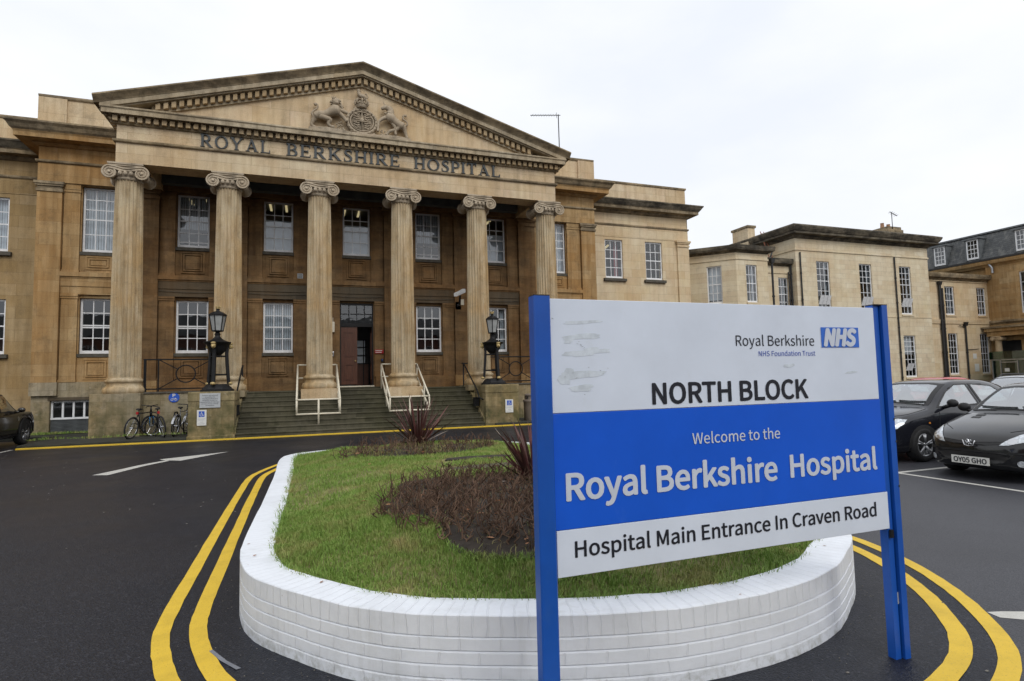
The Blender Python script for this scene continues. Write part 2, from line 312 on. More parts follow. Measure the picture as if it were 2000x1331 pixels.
M['post_blue'] = signmat('sign_post_blue', (.008, .088, .43), .15, (.04, .12, .32), .4, .4); M['sign_black'] = simple('sign_black_vinyl', (.012, .014, .022), .45); M['sign_text_white'] = simple('sign_white_vinyl', (.62, .67, .76), .4, var=.05)
M['sign_text_blue'] = simple('sign_blue_vinyl', (.06, .11, .45), .45)
M['soil'] = simple('dark_soil', (.030, .022, .016), .95, var=.5, vscale=9, bmp=1.0, bscale=30)
M['moss_ground'] = simple('mossy_pavement', (.032, .033, .025), .9, var=.4, vscale=3, bmp=.6, bscale=40)
def foliage(name, ca, cb, cc, scale=5, rough=.6):
    mt, n, b = mat_new(name); v = coords(n); at = nd(n, 'ShaderNodeAttribute'); at.attribute_name = 'rnd'
    c = mixc(n, at.outputs['Fac'], ca, cb); c = mixc(n, ramp(n, noise(n, v, scale, 7, .74), .48, .70), c, cc); n.links.new(c, b.inputs['Base Color']); b.inputs['Roughness'].default_value = rough; b.inputs['Specular IOR Level'].default_value = .3; return mt
M['grass'] = foliage('green_grass', (.132, .235, .038), (.25, .36, .078), (.36, .31, .125), 2.4)
M['turf'] = simple('turf_base', (.19, .17, .07), .95, var=.5, vscale=8, bmp=.8, bscale=50)
M['twig'] = foliage('brown_twigs', (.05, .028, .018), (.19, .115, .075), (.105, .066, .045), 4, .8)
M['flax'] = foliage('purple_flax_leaf', (.055, .028, .026), (.17, .062, .058), (.13, .095, .06), 5, .42)
M['flax_pale'] = foliage('pale_flax_leaf', (.34, .28, .24), (.40, .35, .30), (.3, .25, .2), 3, .5)
M['leaf'] = foliage('brown_dead_leaf', (.30, .12, .05), (.36, .19, .10), (.2, .08, .035), 9, .7)
M['tyre'] = simple('black_tyre', (.014, .014, .015), .8, var=.3, vscale=20)
M['black_trim'] = simple('black_plastic', (.010, .010, .011), .5, var=.2)
M['chrome'] = simple('bright_metal', (.62, .63, .65), .22, metal=.9, var=.1)
M['alloy'] = simple('alloy_wheel', (.42, .43, .45), .3, metal=.8, var=.15)
def paint(name, col, rough=.13): return simple(name, col, rough, var=.1, vscale=1.5, spec=.45, coat=.35)
M['paint_black'] = paint('black_car_paint', (.010, .0105, .012)); M['paint_navy'] = paint('blue_black_car_paint', (.012, .013, .018)); M['paint_brown'] = paint('dark_brown_car_paint', (.014, .011, .008)); M['paint_red'] = paint('red_car_paint', (.42, .03, .035)); M['paint_silver'] = paint('silver_car_paint', (.42, .45, .49)); M['paint_white'] = paint('white_car_paint', (.74, .75, .77))
M['car_glass'] = glass('car_glass', (.66, .76, .74), 2.3, .26)
M['seat'] = simple('grey_car_interior', (.20, .23, .22), .9, var=.25)
M['lens'] = simple('headlight_lens', (.58, .62, .66), .12, metal=.35, var=.5, vscale=26, coat=1)
M['amber'] = simple('amber_lens', (.55, .2, .03), .25); M['red'] = simple('red_plastic', (.40, .015, .018), .4)
M['bin'] = simple('taupe_bin_plastic', (.20, .165, .135), .55, var=.12, vscale=3)
M['plate'] = simple('number_plate_white', (.72, .72, .68), .4, var=.05)
M['blue_frame'] = simple('blue_bike_paint', (.05, .26, .55), .3); M['bike_black'] = simple('black_bike_paint', (.012, .012, .014), .35)
M['lampglass'] = simple('frosted_lamp_glass', (.34, .35, .34), .35, var=.15)
M['canopy'] = glass('green_canopy_glass', (.35, .55, .47), 1.6)
M['notice'] = simple('grey_notice_board', (.46, .48, .49), .5, var=.08)
M['rust'] = simple('rusty_ladder', (.33, .13, .08), .8, var=.3)
# ------------------------------------------------------------------ text
FD = bpy.utils.system_resource('DATAFILES')
def getfont(fn):
    try: return bpy.data.fonts.load(os.path.join(FD, 'fonts', fn))
    except Exception: return None
FONT = getfont('Noto Sans CJK Regular.woff2')
def text(name, s, x0, x1, zb, cap, y, mat, parent=None, bold=0.0, skew=0.0, T=None, thick=.0015, ref=None, label=None):
    """flat lettering facing -Y, fitted between x0 and x1; cap = height of capitals"""
    def ev(st, off=0):
        cu = bpy.data.curves.new('t', 'FONT'); cu.body = st; cu.size = 1
        if FONT: cu.font = FONT
        cu.offset = off; cu.resolution_u = 4; ob = bpy.data.objects.new('t', cu); COL.objects.link(ob); dg = bpy.context.evaluated_depsgraph_get(); dg.update(); me = ob.evaluated_get(dg).to_mesh()
        V = np.array([v.co[:] for v in me.vertices]); F = [tuple(p.vertices) for p in me.polygons]; ob.evaluated_get(dg).to_mesh_clear(); bpy.data.objects.remove(ob); return V, F
    VH, _ = ev('H'); capn = VH[:, 1].max() - VH[:, 1].min(); b0 = VH[:, 1].min()
    V, F = ev(s); sz = cap / capn; r = bold * sz; X = V[:, 0]; Z = (V[:, 1] - b0) * sz
    X = x0 + r + (X - X.min()) / (X.max() - X.min()) * (x1 - x0 - 2 * r) + skew * Z; Z = Z + zb
    if ' ' in s and parent is not None:
        xs = X - skew * (Z - zb); iv = sorted((min(xs[i] for i in f), max(xs[i] for i in f)) for f in F); cuts = []; hi = iv[0][1]
        for p, q in iv:
            if p - hi > .17 * cap: cuts.append((p + hi) / 2)
            hi = max(hi, q)
    else: cuts = []
    o = None
    for wi in range(len(cuts) + 1):
      Fw = [f for f in F if sum(1 for c_ in cuts if X[f[0]] - skew * (Z[f[0]] - zb) > c_) == wi]
      mb = MB()
      for k in range(13 if bold else 1):
        a = 2 * math.pi * k / 12; dx, dz = (r * math.cos(a), r * math.sin(a) * .8) if k < 12 and bold else (0, 0)
        top = [(p + dx, y - .00006 * k, q + dz) for p, q in zip(X, Z)]
        if T: top = [T(*p) for p in top]
        mb.add(top, Fw)
      used = sorted({i for f in mb.f for i in f}); ix = {q: i for i, q in enumerate(used)}; mb.v = [mb.v[i] for i in used]; mb.f = [tuple(ix[i] for i in f) for f in mb.f]
      o = mb.build('word' if cuts and name != 'text_line' else name, mat, parent, label=label)
    return o
# ------------------------------------------------------------------ ground and roads
g = MB().box(-400, 400, -300, 500, -.5, 0); go = g.build('road', M['asphalt']); lab(go, kind='structure')
def strip(name, pl, pr_, z, mt, parent=None):
    mb = MB(); n = len(pl)
    mb.add([(p[0], p[1], z) for p in pl] + [(p[0], p[1], z) for p in pr_], [(i, i + 1, n + i + 1, n + i) for i in range(n - 1)]); return mb.build(name, mt, parent)
def cat_curve(P, k=6, closed=False):
    P = [np.array(p, float) for p in P]; N = len(P); out = []
    for i in range(N if closed else N - 1):
        if closed: a, b, c, d = P[i - 1], P[i], P[(i + 1) % N], P[(i + 2) % N]
        else: a = P[i - 1] if i else 2 * P[0] - P[1]; b = P[i]; c = P[i + 1]; d = P[i + 2] if i + 2 < N else 2 * P[-1] - P[-2]
        for j in range(k):
            t = j / k; out.append(.5 * ((2 * b) + (c - a) * t + (2 * a - 5 * b + 4 * c - d) * t * t + (3 * b - a - 3 * c + d) * t ** 3))
    if not closed: out.append(P[-1])
    return out
def offset(P, d):
    P = [np.array(p) for p in P]; out = []
    for i in range(len(P)):
        t = P[min(i + 1, len(P) - 1)] - P[max(i - 1, 0)]; t = t / np.linalg.norm(t); out.append(P[i] + np.array([t[1], -t[0]]) * d)
    return out
# planter outline (outer face of the white wall), clockwise from the far left
WALL = cat_curve([(-.42, 10.9), (-.43, 9.0), (-.45, 7.0), (-.48, 5.6), (-.47, 4.85), (-.36, 4.3), (-.06, 3.82), (.42, 3.30), (1.17, 2.92), (1.9, 2.72), (2.6, 2.72), (3.15, 2.86), (3.62, 3.13), (4.0, 3.42), (4.3, 3.8), (4.5, 4.35), (4.55, 5.0), (4.5, 7.0), (4.45, 9.0), (4.4, 10.3), (4.05, 11.2), (3.2, 11.75), (1.95, 11.9), (.7, 11.85), (-.1, 11.55)], 5, closed=True)
lo = cat_curve([(-.60, 13.3), (-.85, 12.5), (-1.02, 11.6), (-1.04, 10.0), (-1.03, 8.0), (-1.01, 6.0), (-1.0, 5.1), (-.97, 4.55), (-.86, 4.06), (-.70, 3.62), (-.4, 3.1), (.1, 2.55), (.8, 2.1), (1.7, 1.85), (2.6, 1.83), (3.4, 2.02), (3.94, 2.3), (4.4, 2.76), (4.72, 3.2), (4.95, 3.62), (5.12, 4.06), (5.22, 4.6), (5.25, 6.0), (5.2, 9.0), (5.15, 10.8), (4.8, 12.2), (4.0, 13.2)], 6)
li = offset(lo, -.0)
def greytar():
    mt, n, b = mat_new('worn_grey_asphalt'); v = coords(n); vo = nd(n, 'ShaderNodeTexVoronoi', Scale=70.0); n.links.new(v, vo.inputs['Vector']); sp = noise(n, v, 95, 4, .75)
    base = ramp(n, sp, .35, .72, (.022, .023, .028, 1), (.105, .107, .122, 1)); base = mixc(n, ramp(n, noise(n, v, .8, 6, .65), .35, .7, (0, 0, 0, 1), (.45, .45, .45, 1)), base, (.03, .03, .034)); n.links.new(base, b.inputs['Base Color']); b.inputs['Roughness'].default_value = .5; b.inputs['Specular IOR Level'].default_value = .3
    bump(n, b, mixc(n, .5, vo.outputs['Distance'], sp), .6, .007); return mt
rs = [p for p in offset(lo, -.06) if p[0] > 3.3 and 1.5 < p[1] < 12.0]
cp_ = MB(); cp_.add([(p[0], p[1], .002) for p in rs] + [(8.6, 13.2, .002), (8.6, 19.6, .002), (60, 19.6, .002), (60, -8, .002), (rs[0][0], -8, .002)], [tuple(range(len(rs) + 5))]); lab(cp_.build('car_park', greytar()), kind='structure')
def yline(d0, d1, name, lb):
    jr = random.Random(int(d0 * 1000)); a = [p + np.array([jr.gauss(0, .0016), jr.gauss(0, .0016)]) for p in offset(lo, -d0)]; b = [p + np.array([jr.gauss(0, .0016), jr.gauss(0, .0016)]) for p in offset(lo, -d1)]; o = strip(name, a, b, .004, M['yellow']); return lab(o, kind='structure')
def offs_in(P, d): return offset(P, -d)
yline(0, .105, 'yellow_line', ''); yline(.215, .325, 'yellow_line', '')
kerb_line = [(-7.85, 20.40), (-2.2, 20.22), (2.0, 20.18), (7.9, 20.05), (16, 19.95)]
yk = MB(); yk.sweep([(0, 0), (0, .032), (-.01, .038), (-.11, .042), (-.11, 0)], [tuple(p) for p in cat_curve(kerb_line, 4)]); lab(yk.build('yellow_kerb', M['yellow']), kind='structure')
# pavement behind the kerb, either side of the steps
pv = MB(); pv.box(-7.75, -3.56, 20.54, 25.3, 0, .10); pv.box(6.6, 24, 20.35, 27.2, 0, .10); pv.box(-14, -7.75, 24.3, 27.3, 0, .1); lab(pv.build('pavement', M['moss_ground'], bevel=.015), kind='structure')
kb = MB(); kb.box(-7.9, -7.75, 20.57, 24.3, 0, .105); lab(kb.build('kerb', M['moss_ground'], bevel=.015), kind='structure')
# painted arrow, bay lines, other marks
ar = MB(); sh = cat_curve([(-3.94, 13.44), (-3.66, 14.1), (-3.42, 14.72), (-3.06, 15.34)], 4); sr = cat_curve([(-3.64, 13.31), (-3.45, 13.95), (-3.26, 14.55), (-2.96, 15.2)], 4); n_ = len(sh)
ar.add([(p[0], p[1], .004) for p in sh] + [(p[0], p[1], .004) for p in sr], [(i, i + 1, n_ + i + 1, n_ + i) for i in range(n_ - 1)])
ar.add([(-3.25, 15.62, .0045), (-3.12, 15.38, .0045), (-2.72, 15.08, .0045), (-1.88, 16.5, .0045)], [(0, 1, 2, 3)]); lab(ar.build('road_arrow', M['whiteline']), kind='structure')
bl = MB()
def ln(a, b, wd=.09):
    a = Vector(a).to_3d(); b = Vector(b).to_3d(); t = (b - a).normalized(); nn = Vector((t.y, -t.x, 0)) * wd / 2; z = Vector((0, 0, .004)); bl.quad(a + nn + z, b + nn + z, b - nn + z, a - nn + z)
ln((9.11, 2.2), (9.11, 12.5)); 
for yy in (4.55, 6.87, 9.4, 11.8): ln((9.156, yy), (13.6, yy))
ln((-7.95, 19.0), (-7.97, 20.5)); ln((9.0, 2.2), (9.0, 2.201)); ln((-11.9, 19.2), (-11.9, 24))
bl.add([(4.37, 2.72, .004), (4.47, 2.69, .004), (5.1, 2.40, .004), (4.9, 2.2, .004), (4.35, 2.63, .004)], [(0, 1, 2, 3, 4)])
lab(bl.build('bay_line', M['whiteline']), kind='structure')
pm = MB(); pm.add([(-.575, 4.16, .005), (-.555, 4.17, .005), (-.45, 3.97, .005), (-.36, 3.84, .005), (-.385, 3.83, .005), (-.49, 3.99, .005)], [(0, 1, 2, 3, 4, 5)]); lab(pm.build('paint_mark', roadpaint('faint_chalk_paint', (.20, .21, .24), .8)), kind='structure')
# loose grit along the foot of the planter and light litter on the road
gr = MB()
for k in range(420):
    i = random.randrange(len(WALL) - 1); p = WALL[i] + (WALL[i + 1] - WALL[i]) * random.random(); d = abs(random.gauss(0, .16)) + .01; t = WALL[i + 1] - WALL[i]; t = t / np.linalg.norm(t); q = p + np.array([-t[1], t[0]]) * -d
    q = p - np.array([-t[1], t[0]]) * d * -1 if False else p + np.array([-t[1], t[0]]) * (-d)
    s = random.uniform(.002, .0055); gr.ell((q[0], q[1], .002), (s, s * .8, s * .7), 5, 4)
for k in range(260):
    x, y = random.uniform(-8, 9), random.uniform(2, 19); s = random.uniform(.006, .016); gr.ell((x, y, .002), (s, s * .7, .004), 5, 4)
lab(gr.build('grit', simple('pale_grit', (.17, .16, .14), .9, var=.5, vscale=40)), kind='stuff')
# ------------------------------------------------------------------ facade tools
def TY(Y): return lambda u, d, z: (u, Y + d, z)
def TXf(X): return lambda u, d, z: (X + d, u, z)
def facade(mb, T, u0, u1, z0, z1, holes, depth=.22, thick=None):
    us = sorted({u0, u1, *[h[0] for h in holes], *[h[1] for h in holes]}); zs = sorted({z0, z1, *[h[2] for h in holes], *[h[3] for h in holes]})
    us = [u for u in us if u0 <= u <= u1]; zs = [z for z in zs if z0 <= z <= z1]
    for i in range(len(us) - 1):
        for j in range(len(zs) - 1):
            cu, cz = (us[i] + us[i + 1]) / 2, (zs[j] + zs[j + 1]) / 2
            if any(h[0] < cu < h[1] and h[2] < cz < h[3] for h in holes): continue
            mb.quad(T(us[i], 0, zs[j]), T(us[i + 1], 0, zs[j]), T(us[i + 1], 0, zs[j + 1]), T(us[i], 0, zs[j + 1]))
    for a, b, c, d in holes:
        for p, q in (((a, c), (b, c)), ((b, c), (b, d)), ((b, d), (a, d)), ((a, d), (a, c))):
            mb.quad(T(p[0], 0, p[1]), T(q[0], 0, q[1]), T(q[0], depth, q[1]), T(p[0], depth, p[1]))
def window(T, u0, u1, z0, z1, parent, cols=3, rows=4, d=.10, meet=None, blind=None, sill=True, bar=.034, fr=.07, sillm='sill', frame='frame', raised=0, blind_frac=1.0, lights=0, gmat='glass', blindm='blind'):
    f = MB(); b = .07
    f.box(u0, u0 + fr, d, d + b, z0, z1, T); f.box(u1 - fr, u1, d, d + b, z0, z1, T); f.box(u0 + fr, u1 - fr, d, d + b, z1 - fr, z1, T); f.box(u0 + fr, u1 - fr, d - .012, d + b, z0, z0 + fr * 1.7, T)
    iu0, iu1, iz0, iz1 = u0 + fr, u1 - fr, z0 + fr * 1.7, z1 - fr
    mz = iz0 + (iz1 - iz0) * (meet if meet else .5)
    f.box(iu0, iu1, d + .012, d + .055, mz - .026, mz + .026, T)
    if raised: f.box(iu0, iu1, d + .014, d + .05, iz0 + raised - .05, iz0 + raised, T)
    for i in range(1, cols):
        uu = iu0 + (iu1 - iu0) * i / cols; f.box(uu - bar / 2, uu + bar / 2, d + .016, d + .05, iz0, iz1, T)
    r2 = rows // 2
    for (za, zb, rr) in ((iz0, mz, rows - r2 if meet and meet > .5 else r2), (mz, iz1, r2 if meet and meet > .5 else rows - r2)):
        for j in range(1, rr):
            zz = za + (zb - za) * j / rr; f.box(iu0, iu1, d + .018, d + .048, zz - bar / 2, zz + bar / 2, T)
    fo = f.build('window', M[frame], parent)
    MB().quad(T(iu0, d + .03, iz0), T(iu1, d + .03, iz0), T(iu1, d + .03, iz1), T(iu0, d + .03, iz1)).build('glass', M[gmat], fo)
    if blind == 'slats':
        s = MB(); k = int((u1 - u0) / .085)
        for i in range(k):
            uu = u0 + (u1 - u0) * (i + .5) / k; s.box(uu - .036, uu + .036, d + .22 + (i % 2) * .012, d + .226 + (i % 2) * .012, z1 - (z1 - z0) * blind_frac, z1, T)
        s.build('blind', M[blindm], fo)
    elif blind == 'roller':
        MB().box(u0, u1, d + .2, d + .204, z1 - (z1 - z0) * blind_frac, z1, T).build('blind', M[blindm], fo)
    elif blind == 'half':
        MB().box(u0, u1, d + .2, d + .204, z0, z0 + (z1 - z0) * blind_frac, T).build('blind', M[blindm], fo)
    elif blind == 'curtain':
        s = MB()
        for side in (0, 1):
            for i in range(5):
                uu = (u0 + .04 + i * .05) if side == 0 else (u1 - .04 - i * .05); s.box(uu - .022, uu + .022, d + .2 + (i % 2) * .02, d + .21 + (i % 2) * .02, z0, z1, T)
        s.build('curtain', M['net'], fo)
    if sill:
        MB().box(u0 - .04, u1 + .04, -.07, d + .02, z0 - .13, z0 - .002, T).build('sill', M[sillm], fo)
    return fo
def raised_panel(mb, T, u0, u1, z0, z1):
    for k, (ins, dd) in enumerate(((0, .025), (.09, .045))):
        a, b, c, e = u0 + ins, u1 - ins, z0 + ins, z1 - ins; wd = .05
        mb.box(a, b, -dd, .02, c, c + wd, T); mb.box(a, b, -dd, .02, e - wd, e, T); mb.box(a, a + wd, -dd, .02, c + wd, e - wd, T); mb.box(b - wd, b, -dd, .02, c + wd, e - wd, T)
    mb.box(u0 + .17, u1 - .17, -.03, .02, z0 + .17, z1 - .17, T)
# ------------------------------------------------------------------ hospital north block
CX = 2.03; PITCH = 3.156; COLX = [CX + PITCH * (i - 2.5) for i in range(6)]
YC, YF, YW, YP = 22.95, 22.45, 25.5, 25.25
LX0, LX1 = -9.36, 13.62                   # centre block ends
HB = empty('hospital_building', (CX, 25, 0), 0, 'long ochre stone hospital block with a six-column pedimented portico and wide steps', 'hospital')
P_ = HB
bays = [CX + PITCH * k for k in range(-3, 4)]
hw = .57
up_h = []; lo_h = []
for k, bx in enumerate(bays):
    z0 = 6.88 if k in (0, 6) else 7.24
    up_h.append((bx - hw, bx + hw, z0, 9.38))
    lo_h.append((bx - hw, bx + hw, 3.03, 5.12) if k != 3 else (bx - .70, bx + .70, 1.58, 5.16))
base_h = [(-8.80, -7.40, .10, 1.32), (11.46, 12.86, .10, 1.32)]
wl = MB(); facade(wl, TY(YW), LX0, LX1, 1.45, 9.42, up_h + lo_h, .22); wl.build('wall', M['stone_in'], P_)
wl = MB(); 
for (xa, xb, hh) in ((LX0, COLX[0] - .9, base_h[0]), (COLX[5] + .9, LX1, base_h[1])):
    wl = MB(); facade(wl, TY(YW - .14), xa, xb, 0, 1.98, [hh], .3); wl.quad((xa, YW - .14, 1.98), (xb, YW - .14, 1.98), (xb, YW, 1.98), (xa, YW, 1.98)); wl.build('basement_wall', M['plinth'], P_)
# ends of the centre block: paler ochre skins over the outer bays, giant corner pilasters
for (a, b, hs_) in ((LX0, COLX[0] - .45, [up_h[0], lo_h[0]]), (COLX[5] + .45, LX1, [up_h[6], lo_h[6]])): eb = MB(); facade(eb, TY(YW - .03), a, b, 1.981, 9.41, hs_, .03); eb.build('wall', M['stone'], P_)
def giant(x, hw_, mt, yp=YP, z0=1.98, name='pilaster'):
    p = MB(); p.box(x - hw_, x + hw_, yp, YW + .1, z0, 9.04); p.build(name, mt, P_)
    c = MB()
    for dz, o in ((9.04, .035), (9.14, .0), (9.24, .05), (9.31, .085)): c.box(x - hw_ - o, x + hw_ + o, yp - o - .012, YW + .08, dz, dz + (.10 if dz < 9.3 else .095))
    c.build('pilaster_capital', M['cornice'] if mt is not M['stone_in'] else M['stone_in'], P_)
    b = MB(); b.box(x - hw_ - .03, x + hw_ + .03, yp - .035, YW + .09, 1.5, z0 - .004); b.build('pilaster_base', M['plinth'] if mt is M['stone'] else M['stone'], P_)
giant(LX0 + .39, .385, M['stone']); giant(LX1 - .39, .385, M['stone'])
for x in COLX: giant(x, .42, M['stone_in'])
# small order between: lower and upper pilasters flank every window; sooty fascia band between storeys
for k, bx in enumerate(bays):
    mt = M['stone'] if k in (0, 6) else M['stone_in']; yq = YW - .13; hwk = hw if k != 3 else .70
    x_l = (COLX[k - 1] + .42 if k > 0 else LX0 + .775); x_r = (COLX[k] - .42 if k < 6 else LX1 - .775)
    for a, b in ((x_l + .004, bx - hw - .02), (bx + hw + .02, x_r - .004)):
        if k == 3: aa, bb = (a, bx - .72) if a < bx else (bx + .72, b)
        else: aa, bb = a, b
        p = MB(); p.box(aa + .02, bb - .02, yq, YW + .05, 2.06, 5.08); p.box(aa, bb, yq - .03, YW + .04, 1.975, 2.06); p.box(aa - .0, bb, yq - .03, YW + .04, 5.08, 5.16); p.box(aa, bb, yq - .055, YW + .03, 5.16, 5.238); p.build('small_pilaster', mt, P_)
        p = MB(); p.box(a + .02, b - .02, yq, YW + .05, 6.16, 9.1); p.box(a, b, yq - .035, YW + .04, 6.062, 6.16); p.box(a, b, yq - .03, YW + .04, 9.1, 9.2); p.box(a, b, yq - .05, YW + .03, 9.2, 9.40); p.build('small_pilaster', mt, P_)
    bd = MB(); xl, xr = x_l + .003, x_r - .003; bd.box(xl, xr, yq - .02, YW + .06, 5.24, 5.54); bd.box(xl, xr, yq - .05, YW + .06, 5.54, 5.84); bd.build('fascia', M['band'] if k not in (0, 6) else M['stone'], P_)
    bd = MB(); bd.box(xl, xr, yq - .07, YW + .06, 5.84, 5.90); bd.box(xl, xr, yq - .12, YW + .06, 5.90, 6.06); bd.build('string_course', mt, P_)
    pn = MB(); zt = 6.72 if k in (0, 6) else 7.06; raised_panel(pn, TY(YW - .03), bx - .42, bx + .42, 6.20, zt); pn.build('sunk_panel', mt, P_)
    if k != 3: pn = MB(); raised_panel(pn, TY(YW - .03), bx - .42, bx + .42, 2.06, 2.84); pn.build('sunk_panel', mt, P_)
    u = up_h[k]; Tw = TY(YW)
    window(Tw, u[0], u[1], u[2], u[3], P_, 3, 4 if k not in (0, 6) else 5, blind='slats' if k in (0, 1, 4, 6) else ('half' if k in (2, 3, 5) else None), blind_frac=1.0 if k in (0, 6) else (.62 if k in (1, 4) else .66), meet=.5, raised=.14 if k in (1, 4) else 0)
    if k != 3:
        l = lo_h[k]; window(Tw, l[0], l[1], l[2], l[3], P_, 3, 4, blind={1: None, 2: 'slats', 4: None, 5: 'curtain', 0: None, 6: None}[k], raised=.9 if k in (0, 1) else 0)
for a, b in ((COLX[0] - .4, CX - .78), (CX + .78, COLX[5] + .4)): MB().box(a, b, YW - .16, YW + .02, 1.46, 1.97).build('plinth_course', M['stone_in'], P_)
# rooms behind the windows
rm = MB()
for (z0, z1) in ((1.5, 5.6), (5.9, 9.7)):
    rm.quad((LX0, YW + 3.2, z0), (LX1, YW + 3.2, z0), (LX1, YW + 3.2, z1), (LX0, YW + 3.2, z1)); rm.quad((LX0, YW + .24, z1), (LX1, YW + .24, z1), (LX1, YW + 3.2, z1), (LX0, YW + 3.2, z1)); rm.quad((LX0, YW + .24, z0), (LX1, YW + .24, z0), (LX1, YW + 3.2, z0), (LX0, YW + 3.2, z0))
    for k in range(8):
        x = LX0 + .3 if k == 0 else (LX1 - .3 if k == 7 else COLX[k - 1]); rm.quad((x, YW + .24, z0), (x, YW + 3.2, z0), (x, YW + 3.2, z1), (x, YW + .24, z1))
rm.build('room', M['room'], P_)
for k in (1, 2, 3, 5):
    for j in range(2):
        x = bays[k] - .45 + j * .65; MB().box(x, x + .09, YW + 1.0, YW + 2.3, 9.62, 9.67).build('ceiling_light', M['tube'], P_)
# basement windows with louvres
for h in base_h:
    T = TY(YW - .14); f = MB(); a, b, c, d = h
    for uu in [a + .04 + (b - a - .08) * i / 4 for i in range(5)]: f.box(uu - .03, uu + .03, .12, .18, .68, d - .02, T)
    f.box(a, b, .121, .185, .62, .69, T); f.box(a, b, .121, .182, d - .07, d, T); fo = f.build('basement_window', M['frame'], P_)
    MB().quad(T(a, .15, .66), T(b, .15, .66), T(b, .15, d), T(a, .15, d)).build('glass', M['glass'], fo)
    lv = MB()
    for j in range(11): z = .10 + j * .048; lv.hexa([T(a, .20, z), T(b, .20, z), T(b, .16, z), T(a, .16, z), T(a, .17, z + .05), T(b, .17, z + .05), T(b, .14, z + .035), T(a, .14, z + .035)])
    lv.build('louvre', M['lead'], fo); MB().box(a - .05, b + .05, -.03, .1, d, d + .11, T).build('lintel', M['band'], fo)
    MB().box(a - .2, b + .2, .8, .85, 0, 1.4, T).build('dark_room', M['dark'], fo)
# door: fanlight, closed left leaf, open right leaf, dark hall with an inner glazed door
dT = TY(YW); dx0, dx1 = CX - .70, CX + .70
f = MB(); f.box(dx0, dx0 + .05, .02, .16, 1.58, 5.16, dT); f.box(dx1 - .05, dx1, .02, .16, 1.58, 5.16, dT); f.box(dx0 + .05, dx1 - .05, .02, .16, 4.14, 4.30, dT); f.box(dx0 + .05, dx1 - .05, .02, .16, 5.08, 5.16, dT)
for i in range(1, 4): u = dx0 + .05 + 1.3 * i / 4; f.box(u - .018, u + .018, .05, .09, 4.30, 5.08, dT)
f.box(dx0 + .05, dx1 - .05, .052, .088, 4.67, 4.71, dT); fl = f.build('fanlight', M['black_iron'], P_); MB().quad(dT(dx0, .07, 4.3), dT(dx1, .07, 4.3), dT(dx1, .07, 5.1), dT(dx0, .07, 5.1)).build('glass', M['glass'], fl)
def leaf(T, u0, u1, z0, z1):
    d = MB(); d.box(u0, u1, .0, .05, z0, z1, T)
    for (a, b) in ((z0 + .12, z0 + .95), (z0 + 1.12, z1 - .14)):
        for e in range(2):
            i = .1 + e * .05; d.box(u0 + i, u1 - i, -.012 * (e + 1) - .002, .01, a + i * .6, a + i * .6 + .03, T); d.box(u0 + i, u1 - i, -.012 * (e + 1) - .002, .01, b - i * .6 - .03, b - i * .6, T); d.box(u0 + i, u0 + i + .03, -.012 * (e + 1) - .002, .01, a + i * .6 + .03, b - i * .6 - .03, T); d.box(u1 - i - .03, u1 - i, -.012 * (e + 1) - .002, .01, a + i * .6 + .03, b - i * .6 - .03, T)
    o = d.build('door', M['wood'], P_); return o
dl = leaf(TY(YW + .06), dx0 + .052, CX + .02, 1.66, 4.138); MB().ell((CX - .06, YW + .02, 2.66), .035).build('door_knob', M['gold'], dl)
hx = dx1 - .06; leaf(lambda u, d, z: (hx + d * .9, YW + .14 + u, z), 0, .62, 1.66, 4.138)
MB().box(dx0 - .02, dx1 + .02, YW - .10, YW + .3, 1.50, 1.6).build('threshold', M['cream_rail'], P_)
MB().box(dx0 - .3, dx1 + .3, YW - .45, YW - .12, 1.472, 1.545).build('door_step', M['steps'], P_)
hl = MB(); hl.box(dx0 - .4, dx0 - .35, YW + .23, YW + 3.1, 1.55, 5.4); hl.box(dx1 + .1, dx1 + .15, YW + .23, YW + 3.1, 1.55, 5.4); hl.box(dx0 - .4, dx1 + .2, YW + 2.6, YW + 2.65, 1.55, 5.4); hl.box(dx0 - .4, dx1 + .2, YW + .23, YW + 2.6, 4.9, 4.95); hl.box(dx0 - .4, dx1 + .2, YW + .23, YW + 2.6, 1.52, 1.56); hl.build('entrance_hall', M['dark'], P_)
ig = MB(); idx = dx0 + .78
for u in (idx, idx + .38, idx + .62): ig.box(u - .02, u + .02, YW + 2.0, YW + 2.05, 1.6, 3.75)
for z in (2.62, 3.0, 3.38, 3.72): ig.box(idx, idx + .62, YW + 2.001, YW + 2.049, z - .02, z + .02)
igo = ig.build('inner_door', M['black_iron'], P_); MB().box(idx, idx + .45, YW + 2.06, YW + 2.07, 2.62, 3.7).build('glass', M['blind'], igo); MB().box(idx, idx + .62, YW + 2.052, YW + 2.10, 1.6, 2.6).build('inner_panel', M['wood'], igo)
